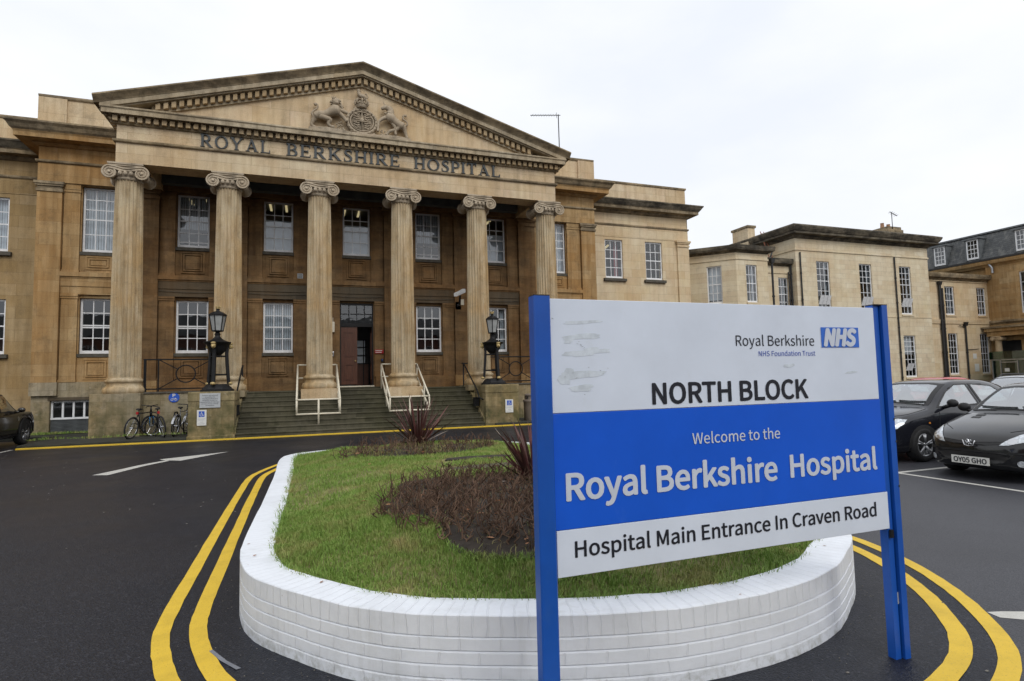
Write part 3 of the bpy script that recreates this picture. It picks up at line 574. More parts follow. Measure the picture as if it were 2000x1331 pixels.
# columns
def flute(i, n, k): return 1 - .055 * (0, .75, 1, .75)[i % 4] if False else 1 - (.0, .11, .135, .11)[i % 4]
def volute(mb, cx, cz, y, sgn, r0=.225):
    pts = []; rad = []
    for k in range(46):
        a = k / 45; th = math.pi / 2 + sgn * -a * 2.4 * 2 * math.pi; r = r0 * (1 - a) ** .95 + .028; pts.append((cx + r * math.cos(th), y, cz + r * math.sin(th))); rad.append(.034 * (1 - a * .55))
    mb.tube(pts, rad, 6)
    mb.ell((cx, y - .01, cz), (.05, .05, .05), 8, 6)
proto = None
def make_column(x):
    col = MB(); prof = [(.475, 2.06)]
    for k in range(13):
        t = k / 12; prof.append((.472 - .062 * t ** 1.6, 2.12 + (8.90 - 2.12) * t))
    col.lathe(prof, 96, (x, YC, 0), mod=flute); shaft = col.build('column', M['column'], P_, smooth=True, angle=25)
    b = MB(); b.lathe([(.0, 1.5301), (.60, 1.53), (.632, 1.57), (.64, 1.63), (.63, 1.69), (.60, 1.735), (.575, 1.745), (.545, 1.77), (.53, 1.82), (.535, 1.87), (.555, 1.895), (.575, 1.91), (.585, 1.95), (.572, 1.985), (.53, 2.0), (.505, 2.02), (.49, 2.06), (.0, 2.0601)], 40, (x, YC, 0), caps=False)
    b.build('column_base', M['column'], shaft, smooth=True, angle=40)
    c = MB(); c.lathe([(.405, 8.86), (.43, 8.885), (.435, 8.91), (.425, 8.93), (.44, 8.97), (.49, 9.03), (.50, 9.09), (.46, 9.13)], 28, (x, YC, 0))
    for s_ in (-1, 1):
        for yy in (YC - .50, YC + .50): volute(c, x + s_ * .47, 9.06, yy, s_, .205)
        T = lambda a, bb, d, s_=s_: (x + s_ * .47 + a, YC + d, 9.06 + bb)
        c.lathe([(.185, -.49), (.198, -.47), (.19, -.40), (.135, -.22), (.11, -.05), (.14, -.02), (.14, .02), (.11, .05), (.135, .22), (.19, .40), (.198, .47), (.185, .49)], 16, T=T)
    for yy in (YC - .515, YC + .515):      # the sagging band that joins the two volutes
        pts = [(x - .47 + i * .94 / 12, yy, 9.275 - .075 * math.sin(math.pi * i / 12) ** 2) for i in range(13)]; c.tube(pts, .035, 6)
        pts = [(x - .47 + i * .94 / 12, yy + (.02 if yy < YC else -.02), 9.20 - .075 * math.sin(math.pi * i / 12) ** 2) for i in range(13)]; c.tube(pts, .045, 6)
    c.box(x - .47, x + .47, YC - .47, YC + .47, 9.17, 9.29)
    for q in (-.16, 0, .16): c.ell((x + q, YC - .49, 9.06), (.065, .06, .085), 8, 6)
    c.box(x - .50, x + .50, YC - .52, YC + .52, 9.29, 9.345); c.box(x - .53, x + .53, YC - .55, YC + .55, 9.345, 9.405)
    c.build('capital', M['relief'], shaft, smooth=True, angle=35)
    return shaft
proto = make_column(COLX[0])
for x in COLX[1:]:
    c = copy_tree(proto, P_); c.location.x += x - COLX[0]
# podium, landing, steps, plinths
sx0, sx1 = -2.16, 6.22
for a, b in ((COLX[0] - .82, COLX[0] + .62), (COLX[5] - .62, COLX[5] + .82)): MB().box(a, b, 22.3, 25.36, 0, 1.528).build('column_pedestal', M['plinth'], P_, bevel=.01)
for a, b in ((COLX[0] + .62, sx0 - .24), (sx1 + .24, COLX[5] - .62)):
    MB().box(a, b, 22.75, 25.36, 0, 1.50).build('podium_wall', M['plinth'], P_); MB().box(a, b, 22.70, 22.95, 1.502, 1.56).build('podium_coping', M['sill'], P_)
st = MB(); rz, tr = 1.47 / 9, .29
for i in range(9):
    y0 = 20.5 + tr * i; st.box(sx0 + .0, sx1, y0, y0 + tr + (.02 if i < 8 else 2.5), 0 if i == 0 else rz * i - .04, rz * (i + 1) - .045); st.box(sx0, sx1, y0 - .025, y0 + tr + (0 if i < 8 else 2.0), rz * (i + 1) - .045, rz * (i + 1))
st.build('steps', M['steps'], P_, bevel=.012)
for x in COLX[1:5]:
    b = MB(); b.box(x - .655, x + .655, YC - .66, YC + .66, .7 if x in COLX[2:4] else 1.3, 1.529); b.build('column_plinth', M['stone_pale'] if x in COLX[2:4] else M['plinth'], P_, bevel=.012)
for xa, xb in ((sx0 - .24, sx0), (sx1, sx1 + .24)):
    ck = MB(); ck.prism([(20.6, 0), (23.3, 0), (23.3, 1.56), (22.95, 1.56), (20.9, .42), (20.6, .30)], xa, xb, lambda u, v, d: (d, u, v)); ck.build('stair_cheek', M['pedestal'], P_, bevel=.015)
for xa, xb in ((-3.52, -2.20), (6.26, 7.58)):
    p = MB(); p.box(xa, xb, 20.5, 22.0, 0, 1.22); p.box(xa - .01, xb + .01, 20.485, 22.01, 1.22, 1.53); p.box(xa - .03, xb + .03, 20.47, 22.05, 0, .14); p.build('pedestal', M['pedestal'], P_, bevel=.02)
# entablatures -----------------------------------------------------------------
EX0, EX1 = -6.16, 10.22
ring = [(EX0, YW), (EX0, YF), (EX1, YF), (EX1, YW)]     # travel so that 'out' (right of travel) faces outward
ring = ring[::1]
def outp(prof): return [(-o, z) for o, z in prof]
def sw(name, prof, path, mt, flip=True):
    mb = MB(); mb.sweep(outp(prof) if flip else prof, path[::-1] if not flip else path); return mb.build(name, mt, P_)
# check of orientation: travelling from (EX0,YW) to (EX0,YF) the right-hand side is -x: outward
def band(name, prof, path, mt): mb = MB(); mb.sweep(prof, path); return mb.build(name, mt, P_)
band('architrave', [(0, 9.41), (0, 10.12), (-.85, 10.12), (-.85, 9.41)], ring, M['stone_pale'])
band('taenia', [(.07, 10.12), (.09, 10.15), (.09, 10.21), (-.4, 10.21), (-.4, 10.12)], ring, M['cornice'])
band('frieze', [(-.01, 10.21), (-.01, 10.74), (-.6, 10.74), (-.6, 10.21)], ring, M['stone_pale'])
band('bed_mould', [(.06, 10.74), (.10, 10.79), (-.3, 10.79), (-.3, 10.74)], ring, M['cornice'])
band('corona', [(.05, 10.99), (.29, 11.01), (.36, 10.985), (.36, 11.13), (.40, 11.17), (.40, 11.22), (-.5, 11.22), (-.5, 10.79), (.05, 10.79)], ring, M['cornice_pale'])
dn = MB(); nd_ = 68
for i in range(nd_):
    u = EX0 - .12 + (EX1 - EX0 + .24) * (i + .5) / nd_; dn.box(u - .072, u + .072, YF - .21, YF - .045, 10.80, 10.988)
for i in range(12):
    for X, s_ in ((EX0, -1), (EX1, 1)):
        v = YF + .1 + i * .243; dn.box(min(X + s_ * .05, X + s_ * .21), max(X + s_ * .05, X + s_ * .21), v - .072, v + .072, 10.80, 10.988)
dn.build('dentil_row', M['dentil'], P_)
# pediment
apz = 14.08; hx_ = (EX1 - EX0) / 2 + .45; slope = (apz - 11.49) / (hx_ + .12); cxp = (EX0 + EX1) / 2; ang = math.atan(slope)
tp = MB(); tp.prism([(EX0 + .1, 11.1), (EX1 - .1, 11.1), (cxp, 13.62)], 0, .4, lambda u, v, d: (u, YF + d, v)); tp.build('tympanum', M['stone_pale'], P_)
rk = MB(); rk2 = MB(); rkd = MB()
def rake_piece(mb, s_, y0, y1, t0, t1, u_end=None):
    """slab following the rake; t0,t1 heights measured down from the top line (perpendicular in z)"""
    ue = hx_ + .1 if u_end is None else u_end
    P = []
    for yy in (y0, y1):
        for (uu, tt) in ((0, t1), (ue, t1), (ue, t0), (0, t0)): P.append((cxp + s_ * uu, yy, apz - slope * uu - tt))
    a = P[:4]; b = P[4:]; mb.hexa([a[0], a[1], b[1], b[0], a[3], a[2], b[2], b[3]])
for s_ in (-1, 1):
    rkd = MB()
    # cyma: outward-leaning top member
    ue = hx_ + .12
    prof = [(-.38, .25), (-.40, .21), (-.48, .12), (-.55, .05), (-.55, 0), (.5, 0), (.5, .25)]
    A = [(cxp, YF + o, apz - t) for o, t in prof]; B = [(cxp + s_ * (ue + 0), YF + o, apz - slope * ue - t) for o, t in prof]
    nn = len(prof); rk2.add(A + B, [(i, (i + 1) % nn, nn + (i + 1) % nn, nn + i) for i in range(nn)] + [tuple(range(nn)), tuple(range(2 * nn - 1, nn - 1, -1))])
    rake_piece(rk, s_, YF - .37, YF + .5, .252, .41, hx_ - .05)      # corona fillet
    rake_piece(rk, s_, YF - .30, YF + .5, .41, .46, hx_ - .5)
    rake_piece(rk, s_, YF - .05, YF + .45, .46, .72, hx_ - 1.5)
    rake_piece(rk, s_, YF - .09, YF + .42, .72, .78, hx_ - 1.75)
    k = 0
    while True:
        u = .12 + k * .243; k += 1
        if u > hx_ - 1.6: break
        P = []
        for uu in (u - .068, u + .068):
            P.append(uu)
        a0, a1 = P; z = lambda q, t: apz - slope * q - t
        rkd.hexa([(cxp + s_ * a0, YF - .22, z(a0, .70)), (cxp + s_ * a1, YF - .22, z(a1, .70)), (cxp + s_ * a1, YF - .045, z(a1, .70)), (cxp + s_ * a0, YF - .045, z(a0, .70)), (cxp + s_ * a0, YF - .22, z(a0, .485)), (cxp + s_ * a1, YF - .22, z(a1, .485)), (cxp + s_ * a1, YF - .045, z(a1, .485)), (cxp + s_ * a0, YF - .045, z(a0, .485))])
    rkd.build('dentil_row', M['dentil'], P_)
rk.build('raking_cornice', M['cornice_pale'], P_); rk2.build('raking_cymatium', M['cornice'], P_); 
rf = MB()
for s_ in (-1, 1):
    ue = hx_ - .1; rf.quad((cxp, YF + .45, apz - .02), (cxp + s_ * ue, YF + .45, apz - .02 - slope * ue), (cxp + s_ * ue, 31, apz - .02 - slope * ue), (cxp, 31, apz - .02))
rf.build('portico_roof', M['lead'], P_)
# portico soffit: beams from the columns back to the wall, and a ceiling
ce = MB(); ce.quad((EX0 + .8, YF + .8, 9.95), (EX1 - .8, YF + .8, 9.95), (EX1 - .8, YW, 9.95), (EX0 + .8, YW, 9.95)); ce.build('portico_ceiling', M['lead'], P_)
bm_ = MB()
bm_.box(EX0 + .8, EX1 - .8, YW - .3, YW, 9.425, 9.95); 
bm_.build('soffit_beam', M['stone_in'], P_)
for a, b, c_ in ((YF + .853, YF + 1.05, 9.62), (YW - .6, YW - .305, 9.6)): MB().box(EX0 + .85, EX1 - .85, a, b, c_, 9.94).build('soffit_beam', M['lead'], P_)
# centre block entablature (either side of the portico) and parapet
for path, px0, px1 in (([(LX0, 30), (LX0, YP + .02), (EX0 - .02, YP + .02)], LX0, EX0), ([(EX1 + .02, YP + .02), (LX1, YP + .02), (LX1, 30)], EX1, LX1)):
    band('architrave', [(0, 9.41), (0, 10.13), (-.5, 10.13), (-.5, 9.41)], path, M['stone'])
    band('taenia', [(.05, 10.13), (.07, 10.16), (.07, 10.22), (-.4, 10.22), (-.4, 10.13)], path, M['cornice'])
    band('frieze', [(-.01, 10.22), (-.01, 10.74), (-.5, 10.74), (-.5, 10.22)], path, M['stone'])
    band('corona', [(.05, 10.74), (.14, 10.80), (.16, 10.86), (.50, 10.88), (.56, 10.86), (.56, 11.02), (.60, 11.08), (-.5, 11.08), (-.5, 10.74)], path, M['stone'])
    band('cymatium', [(.60, 11.08), (.66, 11.14), (.72, 11.26), (.80, 11.34), (.80, 11.40), (-.5, 11.50), (-.5, 11.08)], path, M['cornice'])
    band('parapet', [(-.02, 11.45), (-.02, 12.60), (-.4, 12.60), (-.4, 11.45)], path, M['stone_pale']); band('parapet_coping', [(.03, 12.60), (.05, 12.64), (.05, 12.71), (-.45, 12.73), (-.45, 12.60)], path, M['cornice'])
for a, b in ((LX0 - .035, LX0 + .85), (LX1 - .85, LX1 + .035)): MB().box(a, b, YP - .045, YP + .2, 11.5, 12.60).build('parapet_pier', M['stone_pale'], P_)
MB().box(LX0 + .4, LX1 - .4, YP + .5, 32, 11.5, 11.6).build('flat_roof', M['lead'], P_)
# moulded cyma blocks that close the portico cornice ends (carved lion masks / scrolls)
for X, s_ in ((EX0, -1), (EX1, 1)):
    sm = MB()
    for j, (o, z) in enumerate(((.14, 10.86), (.26, 10.98), (.40, 11.12))):
        sm.tube([(X + s_ * (o + .06 * math.cos(t) * (1 - t / 9)), YF - .15, z + .06 * math.sin(t) * (1 - t / 9)) for t in np.linspace(0, 7, 14)], .022, 5); sm.ell((X + s_ * o, YF - .15, z), (.06, .06, .055), 8, 6)
    sm.build('carved_scroll', M['cornice'], P_, smooth=True)
# side wings, set back
YG = 27.2
def wing(u0, u1, corner, wins, path):
    hs_ = [(a, b, 7.10, 9.24) for a, b in wins] + [(a, b, 3.12, 5.24) for a, b in wins]
    mb = MB(); facade(mb, TY(YG), u0, u1, 0, 9.40, hs_, .2); mb.build('wing_wall', M['stone_wing'], P_)
    if corner:
        MB().box(20.61, 20.66, YG, YG + 9, 0, 11.2).build('wing_end_wall', M['stone_wing'], P_)
        p = MB(); p.box(19.86, 20.63, YG - .10, YG + .12, .9, 9.05); p.build('wing_pilaster', M['stone_wing'], P_); p = MB()
        for dz, o in ((9.05, .03), (9.13, 0), (9.22, .05), (9.30, .09)): p.box(19.86 - o, 20.63 + o, YG - .10 - o - .01, YG + .12, dz, dz + .098)
        p.build('pilaster_capital', M['stone_wing'], P_)
    for i, (a, b) in enumerate(wins):
        window(TY(YG), a, b, 7.10, 9.24, P_, 3, 4, blind='slats' if not corner else None, d=.08); w_ = window(TY(YG), a, b, 3.12, 5.24, P_, 3, 4, d=.08)
        for z_ in (6.93, 2.96): MB().box(a - .14, b + .14, YG - .14, YG + .02, z_, z_ + .15).build('sill', M['sill'], P_, bevel=.01)
    band('wing_architrave', [(.02, 9.40), (.02, 10.02), (-.4, 10.02), (-.4, 9.40)], path, M['stone_wing'])
    band('wing_taenia', [(.06, 10.02), (.08, 10.06), (.08, 10.12), (-.3, 10.12), (-.3, 10.02)], path, M['cornice'])
    band('wing_frieze', [(0, 10.12), (0, 10.72), (-.4, 10.72), (-.4, 10.12)], path, M['stone_wing'])
    band('wing_corona', [(.05, 10.72), (.15, 10.80), (.18, 10.86), (.48, 10.88), (.48, 11.02), (.52, 11.06), (-.4, 11.06), (-.4, 10.72)], path, M['cornice'])
    band('wing_cymatium', [(.52, 11.06), (.58, 11.14), (.66, 11.26), (.70, 11.30), (.70, 11.36), (-.4, 11.44), (-.4, 11.06)], path, M['cornice_black'])
    band('wing_parapet', [(-.02, 11.42), (-.02, 12.42), (-.35, 12.42), (-.35, 11.42)], path, M['stone_pale']); band('parapet_coping', [(.02, 12.42), (.04, 12.46), (.04, 12.53), (-.4, 12.55), (-.4, 12.42)], path, M['cornice'])
wing(LX1, 20.63, True, [(15.24, 16.34), (17.78, 18.88)], [(LX1, YG), (20.63, YG), (20.63, YG + 9)])
M['stone_wing_r'] = M['stone_wing']; M['stone_wing'] = M['stone_left']; wing(-30, LX0, False, [(-12.04, -10.93), (-14.58, -13.47), (-17.1, -16.0)], [(-30, YG), (LX0, YG)]); M['stone_wing'] = M['stone_wing_r']
r2 = MB()
for a, b in ((LX1, 20.4), (-30, LX0)):
    for z0, z1 in ((2.5, 5.7), (6.0, 9.6)): r2.quad((a, YG + 2.6, z0), (b, YG + 2.6, z0), (b, YG + 2.6, z1), (a, YG + 2.6, z1)); r2.quad((a, YG + .2, z1), (b, YG + .2, z1), (b, YG + 2.6, z1), (a, YG + 2.6, z1)); r2.quad((a, YG + .2, z0), (b, YG + .2, z0), (b, YG + 2.6, z0), (a, YG + 2.6, z0))
r2.build('room', M['room'], P_)
MB().hexa([(15.45, YG + .9, 8.72), (15.55, YG + .9, 8.72), (16.75, YG + 2.2, 9.45), (16.65, YG + 2.2, 9.45), (15.45, YG + .9, 8.80), (15.55, YG + .9, 8.80), (16.75, YG + 2.2, 9.53), (16.65, YG + 2.2, 9.53)]).build('ceiling_light', M['tube'], P_)
MB().box(16.05, 16.3, YG + .5, YG + .52, 7.1, 9.24).build('curtain', simple('pink_curtain', (.45, .16, .17), .9), P_)
MB().box(-30, 20.3, YG + .4, 36, 11.3, 11.4).build('flat_roof', M['lead'], P_)
# ------------------------------------------------------------------ frieze lettering (raised metal capitals)
def ribbon(P, W):
    q = []; n = len(P)
    nm = []
    for i in range(n):
        a = P[max(0, i - 1)]; b = P[min(n - 1, i + 1)]; dx, dz = b[0] - a[0], b[1] - a[1]; l = math.hypot(dx, dz); nm.append((-dz / l, dx / l))
    for i in range(n - 1):
        w0, w1 = W[i] / 2, W[i + 1] / 2; p0, p1, n0, n1 = P[i], P[i + 1], nm[i], nm[i + 1]
        q.append([(p0[0] - n0[0] * w0, p0[1] - n0[1] * w0), (p1[0] - n1[0] * w1, p1[1] - n1[1] * w1), (p1[0] + n1[0] * w1, p1[1] + n1[1] * w1), (p0[0] + n0[0] * w0, p0[1] + n0[1] * w0)])
    return q
def bar(p, q, wd): return ribbon([p, q], [wd, wd])
def rect(a, b, c, d): return [[(a, c), (b, c), (b, d), (a, d)]]
def stem(x, z0=0, z1=1, sb=True, stp=True, w_=.155):
    r = rect(x - w_ / 2, x + w_ / 2, z0, z1)
    if sb: r += rect(x - w_ / 2 - .075, x + w_ / 2 + .075, z0, z0 + .05)
    if stp: r += rect(x - w_ / 2 - .075, x + w_ / 2 + .075, z1 - .05, z1)
    return r
def arcr(cx, cz, rx, rz_, a0, a1, wthin, wthick, n=18):
    P = []; W = []
    for i in range(n + 1):
        a = math.radians(a0 + (a1 - a0) * i / n); P.append((cx + rx * math.cos(a), cz + rz_ * math.sin(a))); W.append(wthin + (wthick - wthin) * abs(math.cos(a)) ** 1.4)
    return ribbon(P, W)
def glyph(ch):
    if ch == 'R': return stem(.16) + arcr(.36, .735, .25, .235, 90, -90, .065, .15) + rect(.2, .37, .47, .53) + rect(.2, .37, .94, 1.0) + bar((.38, .50), (.70, .03), .155) + rect(.60, .84, 0, .05), .84
    if ch == 'P': return stem(.16) + arcr(.36, .72, .25, .25, 90, -90, .065, .15) + rect(.2, .37, .44, .50) + rect(.2, .37, .94, 1.0), .68
    if ch == 'B': return stem(.16) + arcr(.35, .75, .21, .22, 90, -90, .06, .14) + arcr(.36, .265, .26, .235, 90, -90, .06, .15) + rect(.2, .37, .94, 1) + rect(.2, .37, .48, .54) + rect(.2, .37, 0, .06), .72
    if ch == 'O': return arcr(.46, .5, .37, .475, 0, 360, .06, .155, 36), .92
    if ch == 'Y': return stem(.44, 0, .47, True, False) + bar((.13, .98), (.44, .45), .155) + bar((.78, .98), (.45, .45), .07) + rect(.0, .30, .95, 1) + rect(.66, .92, .95, 1), .92
    if ch == 'A': return bar((.44, .99), (.16, .02), .07) + bar((.42, 1.0), (.76, .02), .155) + rect(.26, .62, .30, .36) + rect(.02, .30, 0, .05) + rect(.60, .92, 0, .05), .93
    if ch == 'L': return stem(.16) + rect(.2, .66, 0, .06) + bar((.64, .0), (.66, .24), .06), .70
    if ch == 'E': return stem(.16) + rect(.2, .64, 0, .06) + rect(.2, .62, .94, 1) + rect(.2, .5, .48, .54) + bar((.63, 0), (.65, .22), .055) + bar((.60, 1), (.62, .80), .055) + rect(.475, .53, .40, .62), .70
    if ch == 'K': return stem(.16) + bar((.24, .42), (.66, .97), .07) + bar((.36, .56), (.72, .03), .155) + rect(.54, .80, .95, 1) + rect(.58, .86, 0, .05), .86
    if ch == 'H': return stem(.16) + stem(.70) + rect(.2, .66, .48, .54), .86
    if ch == 'I': return stem(.16), .32
    if ch == 'T': return stem(.38, 0, 1, True, False) + rect(.02, .74, .94, 1) + bar((.03, 1), (.05, .78), .055) + bar((.73, 1), (.71, .78), .055), .76
    if ch == 'S':
        P = [(.52, .80), (.46, .93), (.32, .96), (.17, .90), (.13, .76), (.22, .62), (.38, .50), (.50, .36), (.50, .18), (.40, .06), (.26, .03), (.12, .08), (.07, .24)]; P = [tuple(p) for p in cat_curve(P, 4)]; n = len(P)
        return ribbon(P, [.05 + .11 * math.sin(math.pi * i / (n - 1)) ** 1.5 for i in range(n)]) + rect(.50, .545, .70, .98) + rect(.05, .095, .02, .32), .60
for wd, x0, x1, z0 in (('ROYAL', -3.60, -1.29, 10.245), ('BERKSHIRE', -.74, 3.47, 10.245), ('HOSPITAL', 4.03, 7.68, 10.245)):
    gl = [glyph(c) for c in wd]; gap = .12; tot = sum(g_[1] for g_ in gl) + gap * (len(wd) - 1); cap = .46; sx = (x1 - x0) / tot; x = x0
    for g_, wid in gl:
        mb = MB()
        for i, poly in enumerate(g_):
            mb.prism([(x + u * sx, z0 + v * cap) for u, v in poly], -.075 + i * .0006, .01, lambda u, v, d: (u, YF + .01 + d, v))
        mb.build('letter', M['letter'], HB); x += (wid + gap) * sx
# ------------------------------------------------------------------ royal arms carved in the tympanum
yb = YF - .06
def t2(mb, pts, rad, dy=0, n=7):
    rad = [q * 1.28 for q in rad]; P = cat_curve([np.array((p[0], p[1])) for p in pts], 3); m_ = len(P); R = np.interp(np.linspace(0, 1, m_), np.linspace(0, 1, len(rad)), rad); mb.tube([(p[0], yb - .05 + dy - r * .5, p[1]) for p, r in zip(P, R)], list(R), n)
arms = MB(); arms.ell((2.0, YF, 11.83), (.60, .13, .50), 24, 10); arms.build('coat_of_arms', M['relief'], HB, smooth=True); armso = bpy.data.objects['coat_of_arms']
s = MB()
s.tube([(2.0 + .55 * math.cos(a), yb - .10, 11.84 + .47 * math.sin(a)) for a in np.linspace(0, 2 * math.pi, 33)[:-1]], .06, 7, closed=True); s.tube([(2.0 + .44 * math.cos(a), yb - .13, 11.84 + .38 * math.sin(a)) for a in np.linspace(0, 2 * math.pi, 33)[:-1]], .028, 6, closed=True)
for k in range(22):
    a = 2 * math.pi * k / 22; s.ell((2.0 + .55 * math.cos(a), yb - .165, 11.84 + .47 * math.sin(a)), (.028, .02, .035), 6, 5)
for qx in (-1, 1):
    for qz in (-1, 1):
        for j in range(3): s.tube([(2.0 + qx * (.09 + i * .042), yb - .15, 11.84 + qz * .17 + (j - 1) * .095 + .022 * math.sin(i * 1.7 + j)) for i in range(6)], [.02, .03, .028, .03, .026, .012], 6); s.ell((2.0 + qx * .30, yb - .16, 11.86 + qz * .17 + (j - 1) * .095), (.03, .03, .032), 6, 5)
s.box(1.985, 2.015, yb - .16, yb, 11.5, 12.18); s.box(1.66, 2.34, yb - .158, yb, 11.825, 11.855); s.ell((2.0, yb - .15, 11.88), (.09, .05, .10), 8, 6)
for k in range(14): s.ell((1.72 + k * .045, yb - .1, 12.30 + .06 * math.sin(k * .9)), (.05, .05, .06), 6, 5)
for k in range(16): s.ell((1.6 + random.random() * .9, yb - .08, 11.37 + random.random() * .1), (.07, .05, .04), 6, 5)
s.build('shield', M['relief'], armso, smooth=True)
c = MB(); c.lathe([(.17, 12.36), (.20, 12.38), (.19, 12.44), (.215, 12.47)], 16, (1.99, yb - .10, 0))
for k in range(9):
    a = math.pi + math.pi * k / 8; c.ell((1.99 + .21 * math.cos(a), yb - .10 + .21 * math.sin(a), 12.52 + .03 * (k % 2)), (.035, .035, .05), 6, 5)
for k in range(5):
    a = math.pi + math.pi * k / 4; c.tube([(1.99 + math.cos(a) * r, yb - .10 + math.sin(a) * r * .9, z) for r, z in ((.21, 12.48), (.265, 12.58), (.25, 12.68), (.15, 12.72), (.0, 12.68))], .028, 6)
c.ell((1.99, yb - .06, 12.58), (.17, .12, .12)); 
t2(c, [(2.15, 12.78), (2.06, 12.85), (1.95, 12.86), (1.90, 12.92), (1.88, 13.0)], [.04, .06, .065, .06, .05], -.05); c.ell((1.88, yb - .12, 13.05), (.075, .08, .075)); t2(c, [(1.91, 12.86), (1.90, 12.78), (1.91, 12.74)], [.035, .03, .03]); t2(c, [(2.12, 12.8), (2.13, 12.76), (2.11, 12.73)], [.04, .03, .03]); t2(c, [(2.15, 12.8), (2.22, 12.86), (2.20, 12.96), (2.14, 13.0)], [.02, .02, .02, .03])
c.build('crown', M['relief'], armso, smooth=True)
l = MB()
t2(l, [(.27, 11.80), (.40, 11.89), (.60, 11.93), (.80, 12.03), (1.0, 12.12), (1.12, 12.16)], [.10, .12, .10, .12, .17, .14], -.03, 9)
t2(l, [(.30, 11.83), (.24, 11.70), (.16, 11.56), (.17, 11.46), (.28, 11.42)], [.11, .075, .05, .045, .05]); t2(l, [(.42, 11.84), (.62, 11.80), (.82, 11.74), (.75, 11.60), (.83, 11.50), (.98, 11.47)], [.10, .085, .07, .05, .045, .05], -.06)
t2(l, [(1.06, 12.08), (1.22, 11.98), (1.36, 11.84), (1.43, 11.74)], [.08, .065, .055, .06], -.09); t2(l, [(1.1, 12.2), (1.3, 12.16), (1.46, 12.1)], [.07, .06, .05], -.03)
t2(l, [(.22, 11.86), (.16, 11.92), (.19, 12.02), (.30, 12.12), (.37, 12.23), (.33, 12.33), (.25, 12.29)], [.03, .03, .028, .026, .028, .035, .05])
l.ell((1.02, yb - .20, 12.44), (.12, .13, .15), 10, 8); l.ell((1.06, yb - .31, 12.38), (.06, .05, .05), 8, 6)
for k in range(80):
    a = random.uniform(0, 2 * math.pi); r = random.uniform(.55, 1.2); l.tube([(1.02 + .17 * r * math.cos(a) + (.05 if math.sin(a) < 0 else 0), yb - .12 - random.random() * .08, 12.40 + .19 * r * math.sin(a)), (1.02 + .23 * r * math.cos(a) + (.09 if math.sin(a) < 0 else 0), yb - .08, 12.38 + .25 * r * math.sin(a) - .03)], [.045, .012], 5)
for q in (-.08, -.02, .04): l.tube([(.99 + q, yb - .16, 12.58), (.98 + q * 1.3, yb - .15, 12.69)], [.03, .014], 5)
l.build('lion', M['relief'], armso, smooth=True)
u = MB()
t2(u, [(2.98, 12.22), (3.10, 12.12), (3.24, 12.02), (3.40, 11.92), (3.58, 11.82)], [.12, .155, .12, .11, .13], -.03, 9)
t2(u, [(2.92, 12.50), (3.05, 12.48), (3.10, 12.36), (3.06, 12.22)], [.075, .095, .10, .12], -.06); t2(u, [(2.96, 12.53), (2.84, 12.49), (2.74, 12.44)], [.08, .065, .045], -.08); t2(u, [(2.90, 12.58), (2.83, 12.72), (2.80, 12.78)], [.02, .014, .008], -.08); u.tube([(3.0, yb - .1, 12.58), (3.02, yb - .1, 12.66)], [.03, .01], 5)
for k in range(22):
    t_ = k / 21; u.ell((3.10 + .08 * math.sin(t_ * 3.1) + random.uniform(-.02, .02), yb - .10, 12.58 - t_ * .38), (.05, .05, .045), 6, 5)
t2(u, [(2.98, 12.12), (2.84, 12.08), (2.72, 12.0), (2.63, 11.88), (2.61, 11.62), (2.60, 11.52)], [.075, .06, .05, .042, .036, .042], -.07)
t2(u, [(3.14, 11.96), (3.26, 11.80), (3.27, 11.68), (3.10, 11.60), (2.98, 11.50), (2.92, 11.40)], [.06, .055, .045, .05, .045, .05], -.06); t2(u, [(3.56, 11.86), (3.66, 11.68), (3.72, 11.5), (3.76, 11.40)], [.12, .07, .045, .05]); t2(u, [(3.5, 11.84), (3.36, 11.72), (3.28, 11.62), (3.30, 11.46)], [.09, .06, .045, .045], -.05)
t2(u, [(3.64, 11.88), (3.76, 11.96), (3.74, 12.08), (3.60, 12.18), (3.63, 12.32), (3.74, 12.31)], [.03, .03, .028, .03, .035, .05]); t2(u, [(2.86, 12.28), (3.06, 12.24), (3.22, 12.2)], [.025, .03, .025], -.12)
th = MB()
for k in range(30): th.ell((2.72 + random.random() * .35, yb - .05 - random.random() * .06, 11.40 + random.random() * .3 * random.random()), (.035, .035, .045), 5, 4)
th.build('thistle', M['relief'], armso, smooth=True); th = MB()
for k in range(30): th.ell((1.05 + random.random() * .3, yb - .05 - random.random() * .06, 11.40 + random.random() * .35 * random.random()), (.035, .035, .045), 5, 4)
th.build('rose', M['relief'], armso, smooth=True); u.build('unicorn', M['relief'], armso, smooth=True)
b = MB(); b.prism([(.02, 11.15), (.05, 11.38), (.7, 11.44), (1.5, 11.36), (2.5, 11.36), (3.3, 11.42), (3.88, 11.36), (3.9, 11.15)], -.26, .05, lambda x, z, d: (x, YF + d, z)); b.build('carved_ledge', M['relief'], armso, bevel=.02)
